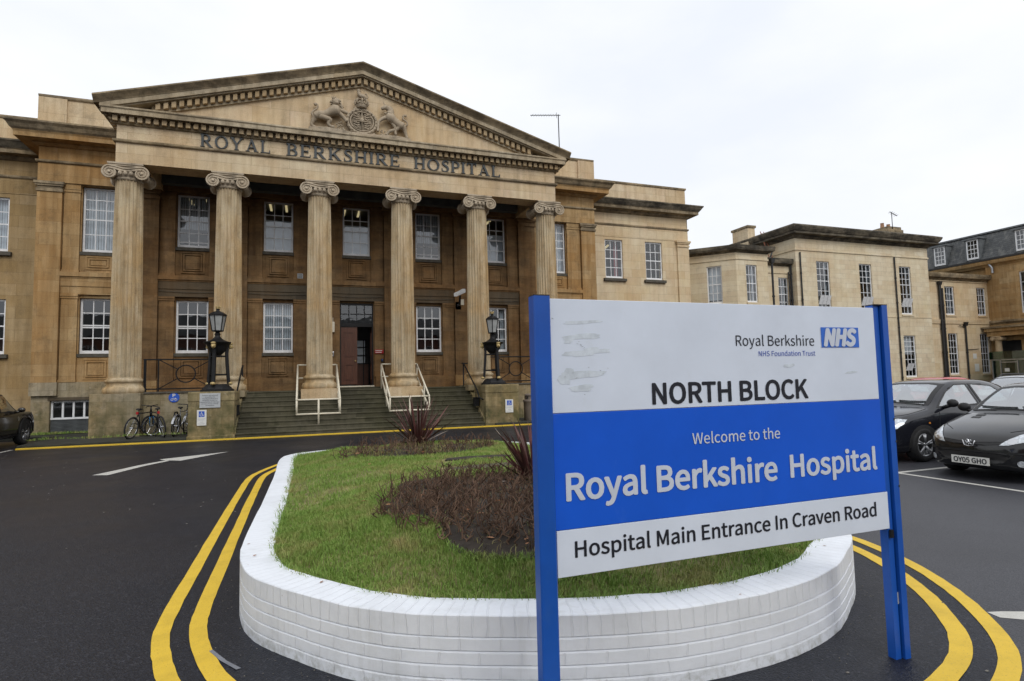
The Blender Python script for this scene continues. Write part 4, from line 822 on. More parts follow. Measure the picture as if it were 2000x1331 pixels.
# ------------------------------------------------------------------ fixed iron and white rails
def rails(name, segs, r, mt, label, cat, grp, parts=None):
    mb = MB()
    for p in segs: mb.tube(p, r, 7)
    o = mb.build(name, mt, None, smooth=True); lab(o, label, cat, grp)
    return o
for x, lb in ((COLX[2] - .07, 'cream tubular handrail wrapped around the column left of the door'), (COLX[3] - .09, 'cream tubular handrail wrapped around the column right of the door')):
    yb_, yf_ = 23.4, 20.9; a, b = x - .71, x + .71
    rt = empty('handrail', (x, 20.9, .16), 0, lb, 'handrail', 'cream handrails on the steps')
    mb = MB()
    for u in (a, b):
        mb.tube([(u, yb_, 2.44), (u, yf_, 1.17)], .032, 8); mb.tube([(u, yb_, 1.94), (u, yf_, .68)], .032, 8)
    mb.tube([(a - .02, yf_, 1.17), (b + .02, yf_, 1.17)], .032, 8); mb.tube([(a - .02, yf_, .68), (b + .02, yf_, .68)], .032, 8)
    for zz in (2.44, 1.94): mb.tube([(a, yb_, zz), (b, yb_, zz)], .028, 8)
    mb.build('rail', M['cream_rail'], rt, smooth=True)
    for u in (a, b):
        MB().tube([(u, yb_, 1.47), (u, yb_, 2.44)], .032, 8).build('post', M['cream_rail'], rt, smooth=True)
        MB().tube([(u, 21.85, rz * 5 - .02), (u, 21.85, 1.66)], .030, 8).build('post', M['cream_rail'], rt, smooth=True)
        MB().tube([(u, yf_, .68), (u, yf_, 1.17)], .030, 8).build('post', M['cream_rail'], rt, smooth=True)
    MB().tube([(x, yf_, rz * 2 - .03), (x, yf_, 1.17)], .034, 8).build('post', M['cream_rail'], rt, smooth=True)
for s_, x0, lb in ((-1, sx0 - .06, 'black iron stair handrail bolted to the left pedestal'), (1, sx1 - .10, 'black iron stair handrail bolted to the right pedestal')):
    rt = empty('handrail', (x0, 22, 1.2), 0, lb, 'handrail', 'black handrails beside the steps'); xx = x0
    MB().tube([(xx, 23.35, 2.43), (xx, 23.1, 2.43), (xx, 21.15, 1.35), (xx, 20.85, 1.05), (xx + s_ * .12, 20.8, .98), (xx + s_ * .30, 20.8, .98)], .028, 8).build('rail', M['black_iron'], rt, smooth=True)
    MB().tube([(xx, 23.12, 1.47), (xx, 23.12, 1.55), (xx, 23.12, 2.43)], [.05, .03, .026], 8).build('post', M['black_iron'], rt, smooth=True)
    MB().tube([(xx, 23.35, 2.43), (xx - s_ * .0 + s_ * .5, 23.35, 2.43)], .026, 8).build('rail', M['black_iron'], rt, smooth=True)
    q = MB(); q.box(xx - .09, xx + .09, 21.2, 21.4, .72, 1.02); q.box(xx - .11, xx + .11, 21.18, 21.42, 1.02, 1.06); q.tube([(xx, 21.3, 1.06), (xx, 21.3, 1.42)], .015, 6); q.build('bracket_box', M['black_iron'], rt)
for x0, x1, lb in ((-5.29, -2.55, 'black iron railing with a ring and diagonals, left of the steps'), (6.70, 9.25, 'black iron railing with a ring and diagonals, right of the steps')):
    y = 22.83; z0, z1 = 1.60, 2.67; rt = empty('railing', ((x0 + x1) / 2, y, 1.56), 0, lb, 'railing', 'black railings along the portico'); cx_ = (x0 + x1) / 2 - (.08 if x0 < 0 else -.36); r_ = .30; hwp = .84
    mb = MB(); mb.tube([(x0, y, z1), (x1, y, z1)], .026, 6); mb.tube([(x0, y, z0 + .05), (x1, y, z0 + .05)], .022, 6); mb.build('rail', M['black_iron'], rt)
    for u in (x0 + .03, cx_ - hwp, cx_ + hwp, x1 - .03, cx_ - hwp - .38, cx_ + hwp + .38):
        if x0 < u < x1: MB().tube([(u, y, 1.56), (u, y, z1)], .024, 6).build('post', M['black_iron'], rt)
    cz = (z0 + z1) / 2 + .03; MB().tube([(cx_ + r_ * math.cos(a), y, cz + r_ * math.sin(a)) for a in np.linspace(0, 2 * math.pi, 25)[:-1]], .022, 6, closed=True).build('ring', M['black_iron'], rt)
    mb = MB()
    for a, b in ((-1, -1), (-1, 1), (1, -1), (1, 1)):
        k = math.hypot(hwp, (z1 - z0) / 2); mb.tube([(cx_ + a * r_ * hwp / k, y, cz + b * r_ * .5 / k * (z1 - z0)), (cx_ + a * hwp, y, (z1 if b > 0 else z0 + .05))], .016, 6)
    mb.build('diagonal', M['black_iron'], rt)
# ------------------------------------------------------------------ tripod lamps on the pedestals
def lamp(x, y, lb, rot):
    z = 1.53; rt = empty('lamp', (x, y, z), 0, lb, 'lamp', 'black tripod lamps flanking the steps')
    b = MB(); b.lathe([(.52, z), (.52, z + .06), (.47, z + .08), (.44, z + .12), (.34, z + .22), (.30, z + .24)], 3 * 4, (x, y, 0), mod=lambda i, n, k: 1 if i % 4 in (0, 3) else .93); b.build('base', M['black_iron'], rt)
    for k in range(3):
        a = rot + k * 2 * math.pi / 3; ca, sa = math.cos(a), math.sin(a)
        lg = MB(); pts = [(.36, .24), (.335, .5), (.30, .95), (.285, 1.25), (.30, 1.45), (.345, 1.56)]
        for i in range(len(pts) - 1):
            (r0, h0), (r1, h1) = pts[i], pts[i + 1]; wv_ = .05; px, py = -sa * wv_, ca * wv_; q = []
            for (rr, hh) in ((r0, h0), (r1, h1)):
                for dr in (-.045, .045): q += [(x + ca * (rr + dr) - px, y + sa * (rr + dr) - py, z + hh), (x + ca * (rr + dr) + px, y + sa * (rr + dr) + py, z + hh)]
            lg.hexa([q[0], q[1], q[3], q[2], q[4], q[5], q[7], q[6]])
        lo_ = lg.build('leg', M['black_iron'], rt); f = MB(); f.ell((x + ca * .40, y + sa * .40, z + .26), (.085, .085, .055)); f.build('foot', M['gold'], lo_, smooth=True)
        hd = MB(); hd.ell((x + ca * .39, y + sa * .39, z + 1.50), (.075, .075, .10)); hd.ell((x + ca * .46, y + sa * .46, z + 1.47), (.04, .04, .04)); hd.ell((x + ca * .40, y + sa * .40, z + 1.585), (.085, .085, .04)); hd.build('mask', M['gold'], lo_, smooth=True)
    br = MB()
    for hh in (.55, 1.16): br.tube([(x + .30 * math.cos(rot + k * 2 * math.pi / 3), y + .30 * math.sin(rot + k * 2 * math.pi / 3), z + hh) for k in range(3)], .026, 6, closed=True)
    br.build('brace', M['black_iron'], rt)
    bw = MB(); bw.lathe([(.02, z + 1.16), (.12, z + 1.20), (.24, z + 1.32), (.30, z + 1.46), (.33, z + 1.54), (.40, z + 1.58), (.42, z + 1.62), (.40, z + 1.635), (.26, z + 1.67), (.15, z + 1.74), (.09, z + 1.80), (.075, z + 1.84), (.095, z + 1.90), (.06, z + 1.95), (.12, z + 2.0)], 20, (x, y, 0)); bw.build('bowl', M['black_iron'], rt, smooth=True, angle=40)
    zl = z + 2.0; la = MB(); gl_ = MB(); n = 6; r0, r1 = .165, .255
    for k in range(n):
        a = 2 * math.pi * k / n + .25; a2 = a + 2 * math.pi / n; la.tube([(x + r0 * math.cos(a), y + r0 * math.sin(a), zl), (x + r1 * math.cos(a), y + r1 * math.sin(a), zl + .52)], .017, 5)
        gl_.quad((x + r0 * .97 * math.cos(a), y + r0 * .97 * math.sin(a), zl), (x + r0 * .97 * math.cos(a2), y + r0 * .97 * math.sin(a2), zl), (x + r1 * .97 * math.cos(a2), y + r1 * .97 * math.sin(a2), zl + .52), (x + r1 * .97 * math.cos(a), y + r1 * .97 * math.sin(a), zl + .52))
    la.lathe([(.10, zl - .03), (.18, zl - .01), (.185, zl + .02), (.10, zl + .021)], 6, T=lambda a, b, c: (x + a * math.cos(.25) - b * math.sin(.25), y + a * math.sin(.25) + b * math.cos(.25), c))
    la.lathe([(.28, zl + .51), (.285, zl + .545), (.25, zl + .57), (.17, zl + .63), (.06, zl + .67), (.05, zl + .70), (.065, zl + .73), (.03, zl + .75)], 6, T=lambda a, b, c: (x + a * math.cos(.25) - b * math.sin(.25), y + a * math.sin(.25) + b * math.cos(.25), c))
    lo_ = la.build('lantern', M['black_iron'], rt); gl_.build('pane', M['lampglass'], lo_)
    cr_ = MB(); cr_.lathe([(.04, zl + .73), (.06, zl + .75), (.07, zl + .80), (.02, zl + .82)], 8, (x, y, 0))
    for k in range(5): a = 2 * math.pi * k / 5; cr_.ell((x + .07 * math.cos(a), y + .07 * math.sin(a), zl + .82), .022, 6, 5)
    cr_.build('finial', M['gold'], lo_)
lamp(-2.80, 21.2, 'black tripod lamp with gilded masks on the left pedestal of the steps', math.radians(-100))
lamp(6.80, 21.2, 'black tripod lamp with gilded masks on the right pedestal of the steps', math.radians(-75))
# ------------------------------------------------------------------ signs, bin, camera on the building
def plaque(name, x0, x1, z0, z1, y, mt, lb, cat, grp=None, th=.02):
    rt = empty(name, ((x0 + x1) / 2, y, (z0 + z1) / 2), 0, lb, cat, grp); MB().box(x0, x1, y - th, y, z0, z1).build('panel', mt, rt, bevel=.004); return rt
def wheelchair(rt, x, z, s, y, mt):
    T = lambda a, b: (x + a * s, y, z + b * s); mb = MB()
    def rb(P, w_):
        for q in ribbon(P, [w_] * len(P)): mb.quad(*[T(*p) for p in q])
    mb.add([T(-.05 + .08 * math.cos(a), .40 + .08 * math.sin(a)) for a in np.linspace(0, 2 * math.pi, 11)[:-1]], [tuple(range(10))])
    rb([(-.05, .30), (-.03, -.02), (.20, -.02), (.30, -.34), (.40, -.30)], .09); rb([(-.04, .14), (.18, .14)], .07); rb([(-.08 + .26 * math.cos(a), -.14 + .26 * math.sin(a)) for a in np.linspace(2.0, 5.9, 14)], .08)
    mb.build('symbol', mt, rt)
M['dblue'] = simple('sign_blue', (.025, .10, .50), .4)
for x0, x1, lb in ((-3.26, -2.99, 'white disabled parking sign with a wheelchair symbol on the left pedestal'), (7.02, 7.33, 'white disabled parking sign with a wheelchair symbol on the right pedestal')):
    rt = plaque('parking_sign', x0, x1, .47, .96, 20.484, M['notice'] if False else M['plate'], lb, 'sign', 'disabled parking signs'); yy = 20.484 - .023
    w_ = x1 - x0; MB().quad((x0 + w_ * .2, yy, .74), (x0 + w_ * .8, yy, .74), (x0 + w_ * .8, yy, .92), (x0 + w_ * .2, yy, .92)).build('blue_square', M['dblue'], rt); wheelchair(rt, x0 + w_ * .5, .83, .15, yy - .002, M['plate'])
    tx = MB()
    for z_, a, b in ((.68, .1, .9), (.645, .15, .8), (.58, .3, .7), (.525, .12, .85)): tx.box(x0 + w_ * a, x0 + w_ * b, yy, yy + .001, z_ - .006, z_ + .006)
    tx.build('text_lines', simple('faded_sign_print', (.42, .44, .48), .6), rt)
rt = plaque('notice_board', -3.19, -2.60, 1.02, 1.48, 20.482, M['notice'], 'pale grey disclaimer notice with dark text high on the left pedestal', 'notice', th=.015)
tm = simple('notice_print', (.10, .11, .13), .6)
for i, (s_, a, b) in enumerate((('Patrons are advised', .12, .88), ('at parking the', .26, .74), ('The Royal Berkshire', .12, .88), ('Hospital accept no', .14, .86), ('responsibility for damage', .05, .95), ('or loss of any vehicle', .1, .9), ('whatsoever', .28, .72))):
    text('text_line', s_, -3.19 + .59 * a, -3.19 + .59 * b, 1.40 - i * .053, .030, 20.482 - .018, tm, rt, bold=.008)
rt = empty('parking_sign', (-4.33, 22.74, 1.36), 0, 'round blue bicycle parking sign with a letter P on the podium wall', 'sign'); T = lambda a, b, c: (-4.33 + a, 22.74 + c, 1.345 + b)
MB().lathe([(.165, 0), (.165, -.02)], 28, T=T).build('disc', M['dblue'], rt); text('letter', 'P', -4.375, -4.285, 1.37, .10, 22.716, M['plate'], rt, bold=.015)
bi = MB()
for c_ in (-.06, .06): bi.tube([(-4.33 + c_ + .035 * math.cos(a), 22.717, 1.275 + .035 * math.sin(a)) for a in np.linspace(0, 6.283, 13)[:-1]], .007, 4, closed=True)
bi.tube([(-4.39, 22.717, 1.275), (-4.36, 22.717, 1.32), (-4.29, 22.717, 1.32), (-4.27, 22.717, 1.275), (-4.29, 22.717, 1.34)], .006, 4); bi.tube([(-4.36, 22.717, 1.32), (-4.33, 22.717, 1.275), (-4.29, 22.717, 1.32)], .006, 4); bi.build('symbol', M['plate'], rt)
rt = empty('parking_sign', (8.13, 20.9, 1.2), 0, 'small blue disc sign seen edge-on beside the right pedestal', 'sign'); MB().lathe([(.17, 0), (.17, .02)], 20, T=lambda a, b, c: (7.70 + c + a * .25, 21.0 + a * .97, 1.24 + b)).build('disc', M['dblue'], rt); MB().box(7.595, 7.71, 20.96, 21.0, 1.22, 1.26).build('bracket', M['black_iron'], rt)
rt = plaque('door_sign', 2.76, 3.14, 2.97, 3.14, YW - .17, M['red'], 'small red notice with white text right of the door', 'sign'); tx = MB(); tx.box(2.79, 3.08, YW - .194, YW - .193, 3.075, 3.105); tx.box(2.79, 3.05, YW - .194, YW - .193, 3.005, 3.03); tx.build('text_lines', M['plate'], rt)
def wallbox(name, x0, x1, z0, z1, mt, lb, cat, y=YW - .17, dp=.08):
    rt = empty(name, ((x0 + x1) / 2, y, z0), 0, lb, cat); MB().box(x0, x1, y - dp, y, z0, z1).build('case', mt, rt, bevel=.012); return rt
rt = wallbox('wall_lamp', .97, 1.10, 3.88, 4.32, M['cream_rail'], 'cream bulkhead wall lamp left of the fanlight', 'lamp'); MB().tube([(1.035, YW - .2, 4.32), (1.035, YW - .2, 4.50)], .012, 6).build('conduit', M['cream_rail'], rt)
rt = wallbox('entry_phone', .96, 1.08, 2.85, 3.05, M['chrome'], 'steel entry phone panel on the wall left of the door', 'intercom', dp=.04); MB().box(1.0, 1.04, YW - .213, YW - .209, 2.93, 3.0).build('speaker', M['black_trim'], rt)
rt = wallbox('card_reader', 3.02, 3.13, 2.58, 2.74, M['black_trim'], 'black card reader below the red notice by the door', 'card reader', dp=.04); MB().box(3.045, 3.105, YW - .213, YW - .209, 2.68, 2.71).build('indicator', M['dblue'], rt)
rt = wallbox('vent_grille', -.38, -.16, 6.13, 6.34, M['notice'], 'small square vent grille above the string course near the column', 'vent', y=YW - .14, dp=.03); gq = MB()
for i in range(4): gq.box(-.355, -.185, YW - .172, YW - .171, 6.16 + i * .045, 6.18 + i * .045)
gq.build('slot', M['black_trim'], rt)
rt = empty('security_camera', (6.42, YW - .3, 5.3), 0, 'white security camera on a wall bracket between two portico columns', 'camera')
MB().hexa([(6.10, 24.5, 5.42), (6.24, 24.45, 5.42), (6.72, 24.75, 5.66), (6.58, 24.80, 5.66), (6.10, 24.5, 5.58), (6.24, 24.45, 5.58), (6.72, 24.75, 5.84), (6.58, 24.80, 5.84)]).build('housing', M['white'], rt, bevel=.02)
q = MB(); q.tube([(6.42, 24.6, 5.5), (6.42, 24.75, 5.15), (6.5, 25.38, 5.1)], .04, 8); q.box(6.36, 6.62, 25.25, 25.37, 4.95, 5.3); q.build('bracket', M['black_iron'], rt); MB().box(6.48, 6.62, 24.7, 24.9, 5.08, 5.34).build('junction_box', M['cream_rail'], rt, bevel=.01); MB().ell((6.3, 24.55, 5.05), .06).build('lens_dome', M['black_trim'], rt)
rt = empty('cable', (0, YW, 5.4), 0, 'thin grey cable strung along the sooty fascia above the lower windows', 'cable'); c = MB()
for k in range(1, 6):
    a, b = (COLX[k - 1] + .45, COLX[k] - .45); c.tube([(a + (b - a) * i / 8, YW - .19, 5.44 - .04 * math.sin(math.pi * i / 8) + .02 * math.sin(k)) for i in range(9)], .010, 4)
c.build('wire', M['sill'], rt)
rt = empty('litter_bin', (8.35, 21.1, .1), 0, 'taupe plastic litter bin with a dark hatch standing beside the right pedestal', 'bin')
b = MB(); b.lathe([(.29, .1), (.30, .12), (.305, .60), (.315, .80), (.335, .83), (.335, .87), (.315, .90), (.24, .92), (.24, 1.04), (.27, 1.06), (.27, 1.10), (.22, 1.13), (.0, 1.14)], 28, (8.32, 21.1, 0), caps=False); b.build('body', M['bin'], rt, smooth=True, angle=35); MB().box(8.09, 8.2, 20.95, 21.25, .93, 1.03).build('hatch', M['black_trim'], rt)
# ------------------------------------------------------------------ roof aerial above the portico
rt = empty('aerial', (12.6, 27.5, 11.6), 0, 'tall thin television aerial on the roof behind the right end of the pediment', 'aerial'); MB().tube([(12.62, 27.0, 11.55), (12.60, 27, 15.75)], .028, 6).build('mast', M['black_iron'], rt)
q = MB(); q.tube([(12.72, 27, 15.74), (11.0, 27, 15.50)], .02, 5)
for k in range(11): x = 11.1 + k * .145; q.tube([(x, 26.85, 15.50 + (x - 11) * .14), (x, 27.15, 15.50 + (x - 11) * .14)], .008, 4)
q.tube([(12.5, 27, 15.86), (12.5, 27, 15.55)], .01, 4); q.build('boom', M['black_iron'], rt)
# ------------------------------------------------------------------ white brick planter
PL = empty('planter', (2, 7, 0), 0, 'low white painted brick planter with rounded corners, in the middle of the forecourt', 'planter')
NW = len(WALL); WH = .40
arc = [0.]
for i in range(1, NW + 1): arc.append(arc[-1] + float(np.linalg.norm(WALL[i % NW] - WALL[i - 1])))
def inward(i):
    t = WALL[(i + 1) % NW] - WALL[i - 1]; t = t / np.linalg.norm(t); return np.array([-t[1], t[0]])
mb = MB(); uv = []; zs_ = []
for c_ in range(4): zs_ += [(c_ * .0725 + .004, .0), (c_ * .0725 + .066, .0), (c_ * .0725 + .070, -.006)] if c_ < 4 else []
prof = [(0., 0.)] + [p[::-1] for p in []]
prof = [(0, 0.0)]
for c_ in range(4): prof += [(0, c_ * .0725 + .064), (-.010, c_ * .0725 + .069), (0, c_ * .0725 + .0745)]
prof += [(0, .30), (0, .397), (-.004, .402), (-.10, .402), (-.21, .404), (-.241, .402), (-.245, .39), (-.245, .30)]
np_ = len(prof)
for i in range(NW + 1):
    j = i % NW; nr = inward(j)
    wob = .004 * math.sin(arc[i] * 9.1) + .003 * math.sin(arc[i] * 23.)
    for k, (o, z) in enumerate(prof):
        p = WALL[j] + nr * (-o + (wob if o < -.2 else wob * .4)); mb.v.append((p[0], p[1], z + (.002 * math.sin(arc[i] * 13) if z > .38 else 0))); uv.append((arc[i], z if o > -.02 else z - o))
for i in range(NW):
    for k in range(np_ - 1): mb.f.append((i * np_ + k, (i + 1) * np_ + k, (i + 1) * np_ + k + 1, i * np_ + k + 1))
mb.build('wall', M['brickwhite'], PL, smooth=True, uvs=uv, angle=35)
INNER = [WALL[i] + inward(i) * .235 for i in range(NW)]
IN = np.array(INNER)
def pip(P, poly):
    P = np.atleast_2d(P); x, y = P[:, 0], P[:, 1]; ins = np.zeros(len(P), bool); n = len(poly); px, py = poly[:, 0], poly[:, 1]; j = n - 1
    for i in range(n):
        c_ = ((py[i] > y) != (py[j] > y)) & (x < (px[j] - px[i]) * (y - py[i]) / (py[j] - py[i] + 1e-12) + px[i]); ins ^= c_; j = i
    return ins
def edged(P):
    P = np.atleast_2d(P); d = np.full(len(P), 9.)
    for i in range(len(IN)):
        a = IN[i - 1]; b = IN[i]; ab = b - a; t = np.clip(((P - a) @ ab) / (ab @ ab + 1e-12), 0, 1); d = np.minimum(d, np.linalg.norm(P - a - t[:, None] * ab, axis=1))
    return d
def mound(P):
    P = np.atleast_2d(P); d = np.clip(edged(P) / 1.1, 0, 1); h = .385 + .15 * d * d * (3 - 2 * d)
    return h + .012 * np.sin(P[:, 0] * 3.1 + 1) * np.cos(P[:, 1] * 2.3)
BEDS = [((2.15, 5.15), 1.55, 1.55), ((1.75, 9.65), 1.25, .72)]
def inbed(P, gr_=1.0):
    P = np.atleast_2d(P); r = np.zeros(len(P), bool)
    for (c_, rx, ry) in BEDS:
        an = np.arctan2((P[:, 1] - c_[1]) / ry, (P[:, 0] - c_[0]) / rx); wv_ = 1 + .10 * np.sin(an * 3 + 1) + .07 * np.sin(an * 7 + c_[1])
        r |= (((P[:, 0] - c_[0]) / rx) ** 2 + ((P[:, 1] - c_[1]) / ry) ** 2) < (wv_ * gr_) ** 2
    return r
# turf ground inside the planter: concentric rings following the outline
cen = IN.mean(0); mb = MB(); rings = 16
for r in range(rings + 1):
    P = cen + (IN - cen) * (1 - r / rings); h = mound(P) - (.0 if r else .0)
    bed = inbed(P, .93); h = h - .03 * bed
    for p, z in zip(P, h): mb.v.append((p[0], p[1], z - .006))
for r in range(rings):
    for i in range(NW): j = (i + 1) % NW; mb.f.append((r * NW + i, r * NW + j, (r + 1) * NW + j, (r + 1) * NW + i))
mb.build('turf', M['turf'], PL, smooth=True)
for (c_, rx, ry) in BEDS:
    sb = MB(); n = 40; R = 7; base = len(sb.v)
    for r in range(R + 1):
        for i in range(n):
            a = 2 * math.pi * i / n; wv_ = (1 + .10 * math.sin(a * 3 + 1) + .07 * math.sin(a * 7 + c_[1])) * (1 - r / R * .98); p = (c_[0] + rx * wv_ * math.cos(a), c_[1] + ry * wv_ * math.sin(a)); z = mound(np.array([p]))[0] + .004 + (.03 * min(1, r / 2)) + random.uniform(-.012, .012) * (r > 0); sb.v.append((p[0], p[1], z))
    for r in range(R):
        for i in range(n): j = (i + 1) % n; sb.f.append((base + r * n + i, base + r * n + j, base + (r + 1) * n + j, base + (r + 1) * n + i))
    sb.build('flower_bed', M['soil'], PL, smooth=True)
def fastmesh(name, V, F4, F3, mt, rnd, parent=None):
    me = bpy.data.meshes.new(name); nl = 4 * len(F4) + 3 * len(F3); me.vertices.add(len(V)); me.vertices.foreach_set('co', V.astype('f').ravel()); me.loops.add(nl); me.polygons.add(len(F4) + len(F3))
    li = np.concatenate([F4.ravel(), F3.ravel()]) if len(F3) else F4.ravel(); me.loops.foreach_set('vertex_index', li.astype('i'))
    ls = np.concatenate([np.arange(len(F4)) * 4, 4 * len(F4) + np.arange(len(F3)) * 3]); me.polygons.foreach_set('loop_start', ls.astype('i'))
    at = me.attributes.new('rnd', 'FLOAT', 'POINT'); at.data.foreach_set('value', rnd.astype('f')); me.update(calc_edges=True); me.validate(); me.materials.append(mt)
    o = bpy.data.objects.new(name, me); COL.objects.link(o)
    return o
def blades(N, region, hmin, hmax, wid, lean, name, mt, keep, seed):
    rg = np.random.default_rng(seed); P = np.column_stack([rg.uniform(region[0], region[1], N), rg.uniform(region[2], region[3], N)]); P = P[keep(P)]; n = len(P); z = mound(P)
    cl = .45 + .25 * rg.random(n) + .6 * (np.sin(P[:, 0] * 5.3 + np.sin(P[:, 1] * 3.7) * 2) * np.cos(P[:, 1] * 4.9 + P[:, 0]) * .5 + .5)
    h = rg.uniform(hmin, hmax, n) * cl; a = rg.uniform(0, 2 * np.pi, n); le = rg.uniform(.1, lean, n) * h; ta = a + rg.normal(0, 1.2, n); w_ = wid * rg.uniform(.7, 1.3, n)
    dx, dy = np.cos(a), np.sin(a); sx_, sy = -np.sin(ta) * w_ / 2, np.cos(ta) * w_ / 2
    A = np.column_stack([P[:, 0] - sx_, P[:, 1] - sy, z - .01]); B = np.column_stack([P[:, 0] + sx_, P[:, 1] + sy, z - .01]); mx_, my = P[:, 0] + dx * le * .35, P[:, 1] + dy * le * .35
    C = np.column_stack([mx_ + sx_ * .8, my + sy * .8, z + h * .6]); D = np.column_stack([mx_ - sx_ * .8, my - sy * .8, z + h * .6]); E_ = np.column_stack([P[:, 0] + dx * le, P[:, 1] + dy * le, z + h * (1 - .25 * le / h)])
    V = np.stack([A, B, C, D, E_], 1).reshape(-1, 3); i = np.arange(n)[:, None] * 5; F4 = i + np.array([[0, 1, 2, 3]]); F3 = i + np.array([[3, 2, 4]])
    return fastmesh(name, V, F4, F3, mt, np.repeat(rg.random(n), 5))
slabs = [(2.2, 7.35, .55, .16, .1), (2.35, 8.15, .5, .14, -.05)]
def kp(P):
    k = pip(P, IN) & ~inbed(P, .97); pt = np.sin(P[:, 0] * 2.9 + 1.3 * np.sin(P[:, 1] * 2.2)) * np.sin(P[:, 1] * 3.3 + np.cos(P[:, 0] * 4.1)) + .5 * np.sin(P[:, 0] * 9.7) * np.sin(P[:, 1] * 11.3); k &= RNG.random(len(P)) < np.clip(.80 + .38 * pt, .18, 1)
    for (x, y, a, b, r_) in slabs: k &= ~((np.abs(P[:, 0] - x) < a * 1.05) & (np.abs(P[:, 1] - y) < b * 1.1))
    return k
def kov(P): return (edged(P) < .07) & ~inbed(P) & (RNG.random(len(P)) < np.clip(.55 + .6 * np.sin(P[:, 0] * 17 + P[:, 1] * 23), .1, 1))
go1 = blades(230000, (-.4, 4.5, 2.8, 6.2), .018, .052, .0042, .9, 'grass', M['grass'], kp, 3); lab(go1, kind='stuff')
go2 = blades(120000, (-.4, 4.5, 6.2, 11.9), .02, .055, .006, .8, 'grass', M['grass'], kp, 4); lab(go2, kind='stuff')
go3 = blades(160000, (-.5, 4.6, 2.7, 12), .04, .10, .0045, 1.3, 'grass', M['grass'], lambda P: kov(P) & (pip(P, IN) | (edged(P) < .035)), 5); lab(go3, kind='stuff')
for i, (x, y, a, b, r_) in enumerate(slabs):
    z = mound(np.array([[x, y]]))[0]; q = MB(); q.prism([(-a, -b * .7), (-a * .5, -b), (a * .6, -b * .85), (a, -b * .2), (a * .8, b * .8), (-a * .3, b), (-a * .9, b * .5)], z - .05, z + .012, lambda u, v, d: (x + u * math.cos(r_) - v * math.sin(r_), y + u * math.sin(r_) + v * math.cos(r_), d))
    lab(q.build('stone_slab', M['steps'] if i == 0 else M['soil'], None, bevel=.01), ['dark flat stone slab sunk in the grass left of the near flax', 'brown earth covered stone slab sunk in the grass nearer the far flax'][i], 'slab')
# pruned, leafless shrub stems: one tangle in each bed
def twigs(N, c_, rx, ry, hmin, hmax, r0, seed, name):
    rg = random.Random(seed); mb = MB(); rn = []
    for k in range(N):
        a = rg.uniform(0, 6.283); q = math.sqrt(rg.random()) * .98; x = c_[0] + rx * q * math.cos(a) * 1.0; y = c_[1] + ry * q * math.sin(a)
        if not pip(np.array([[x, y]]), IN)[0]: continue
        z = mound(np.array([[x, y]]))[0]; h = rg.uniform(hmin, hmax); n = 4; pts = [(x, y, z - .01)]; lx, ly = rg.gauss(0, .28), rg.gauss(0, .28); s0 = len(mb.v); flat = rg.random() < .22
        for i in range(1, n + 1):
            t = i / n; pts.append((x + lx * h * t + rg.gauss(0, .018), y + ly * h * t + rg.gauss(0, .018), z + (h * t * (.25 if flat else 1)) + rg.gauss(0, .008)))
        rr = r0 * rg.uniform(.7, 1.5); mb.tube(pts, [rr, rr * .9, rr * .8, rr * .7, rr * .5], 4, caps=False)
        for b_ in range(rg.randint(1, 3)):
            i = rg.randint(1, n - 1); p = pts[i]; L_ = h * rg.uniform(.25, .55); d = (rg.gauss(0, .6), rg.gauss(0, .6), rg.uniform(.3, 1)); mb.tube([p, (p[0] + d[0] * L_ * .5 + rg.gauss(0, .01), p[1] + d[1] * L_ * .5, p[2] + d[2] * L_ * .5), (p[0] + d[0] * L_, p[1] + d[1] * L_, p[2] + d[2] * L_)], [rr * .65, rr * .55, rr * .35], 4, caps=False)
        rn += [rg.random()] * (len(mb.v) - s0)
    F = np.array(mb.f); return fastmesh(name, np.array(mb.v), F, np.zeros((0, 3), int), M['twig'], np.array(rn))
lab(twigs(1750, (2.15, 5.15), 1.6, 1.58, .08, .215, .0056, 5, 'bare_shrub_stems'), kind='stuff')
lab(twigs(230, (1.75, 9.65), 1.35, .8, .10, .25, .0065, 6, 'bare_shrub_stems'), kind='stuff')
# dry blades and green sprouts among the far stems
lab(blades(3600, (.4, 3.1, 8.8, 10.5), .05, .14, .009, 1.6, 'dry_grass', foliage('straw_stems', (.26, .20, .09), (.17, .17, .06), (.15, .19, .05), 3, .8), lambda P: inbed(P, 1.0), 9), kind='stuff')
lab(blades(4200, (.5, 3.9, 3.5, 6.8), .03, .10, .006, 1.8, 'dry_grass', bpy.data.materials['straw_stems'], lambda P: inbed(P, 1.0), 10), kind='stuff')
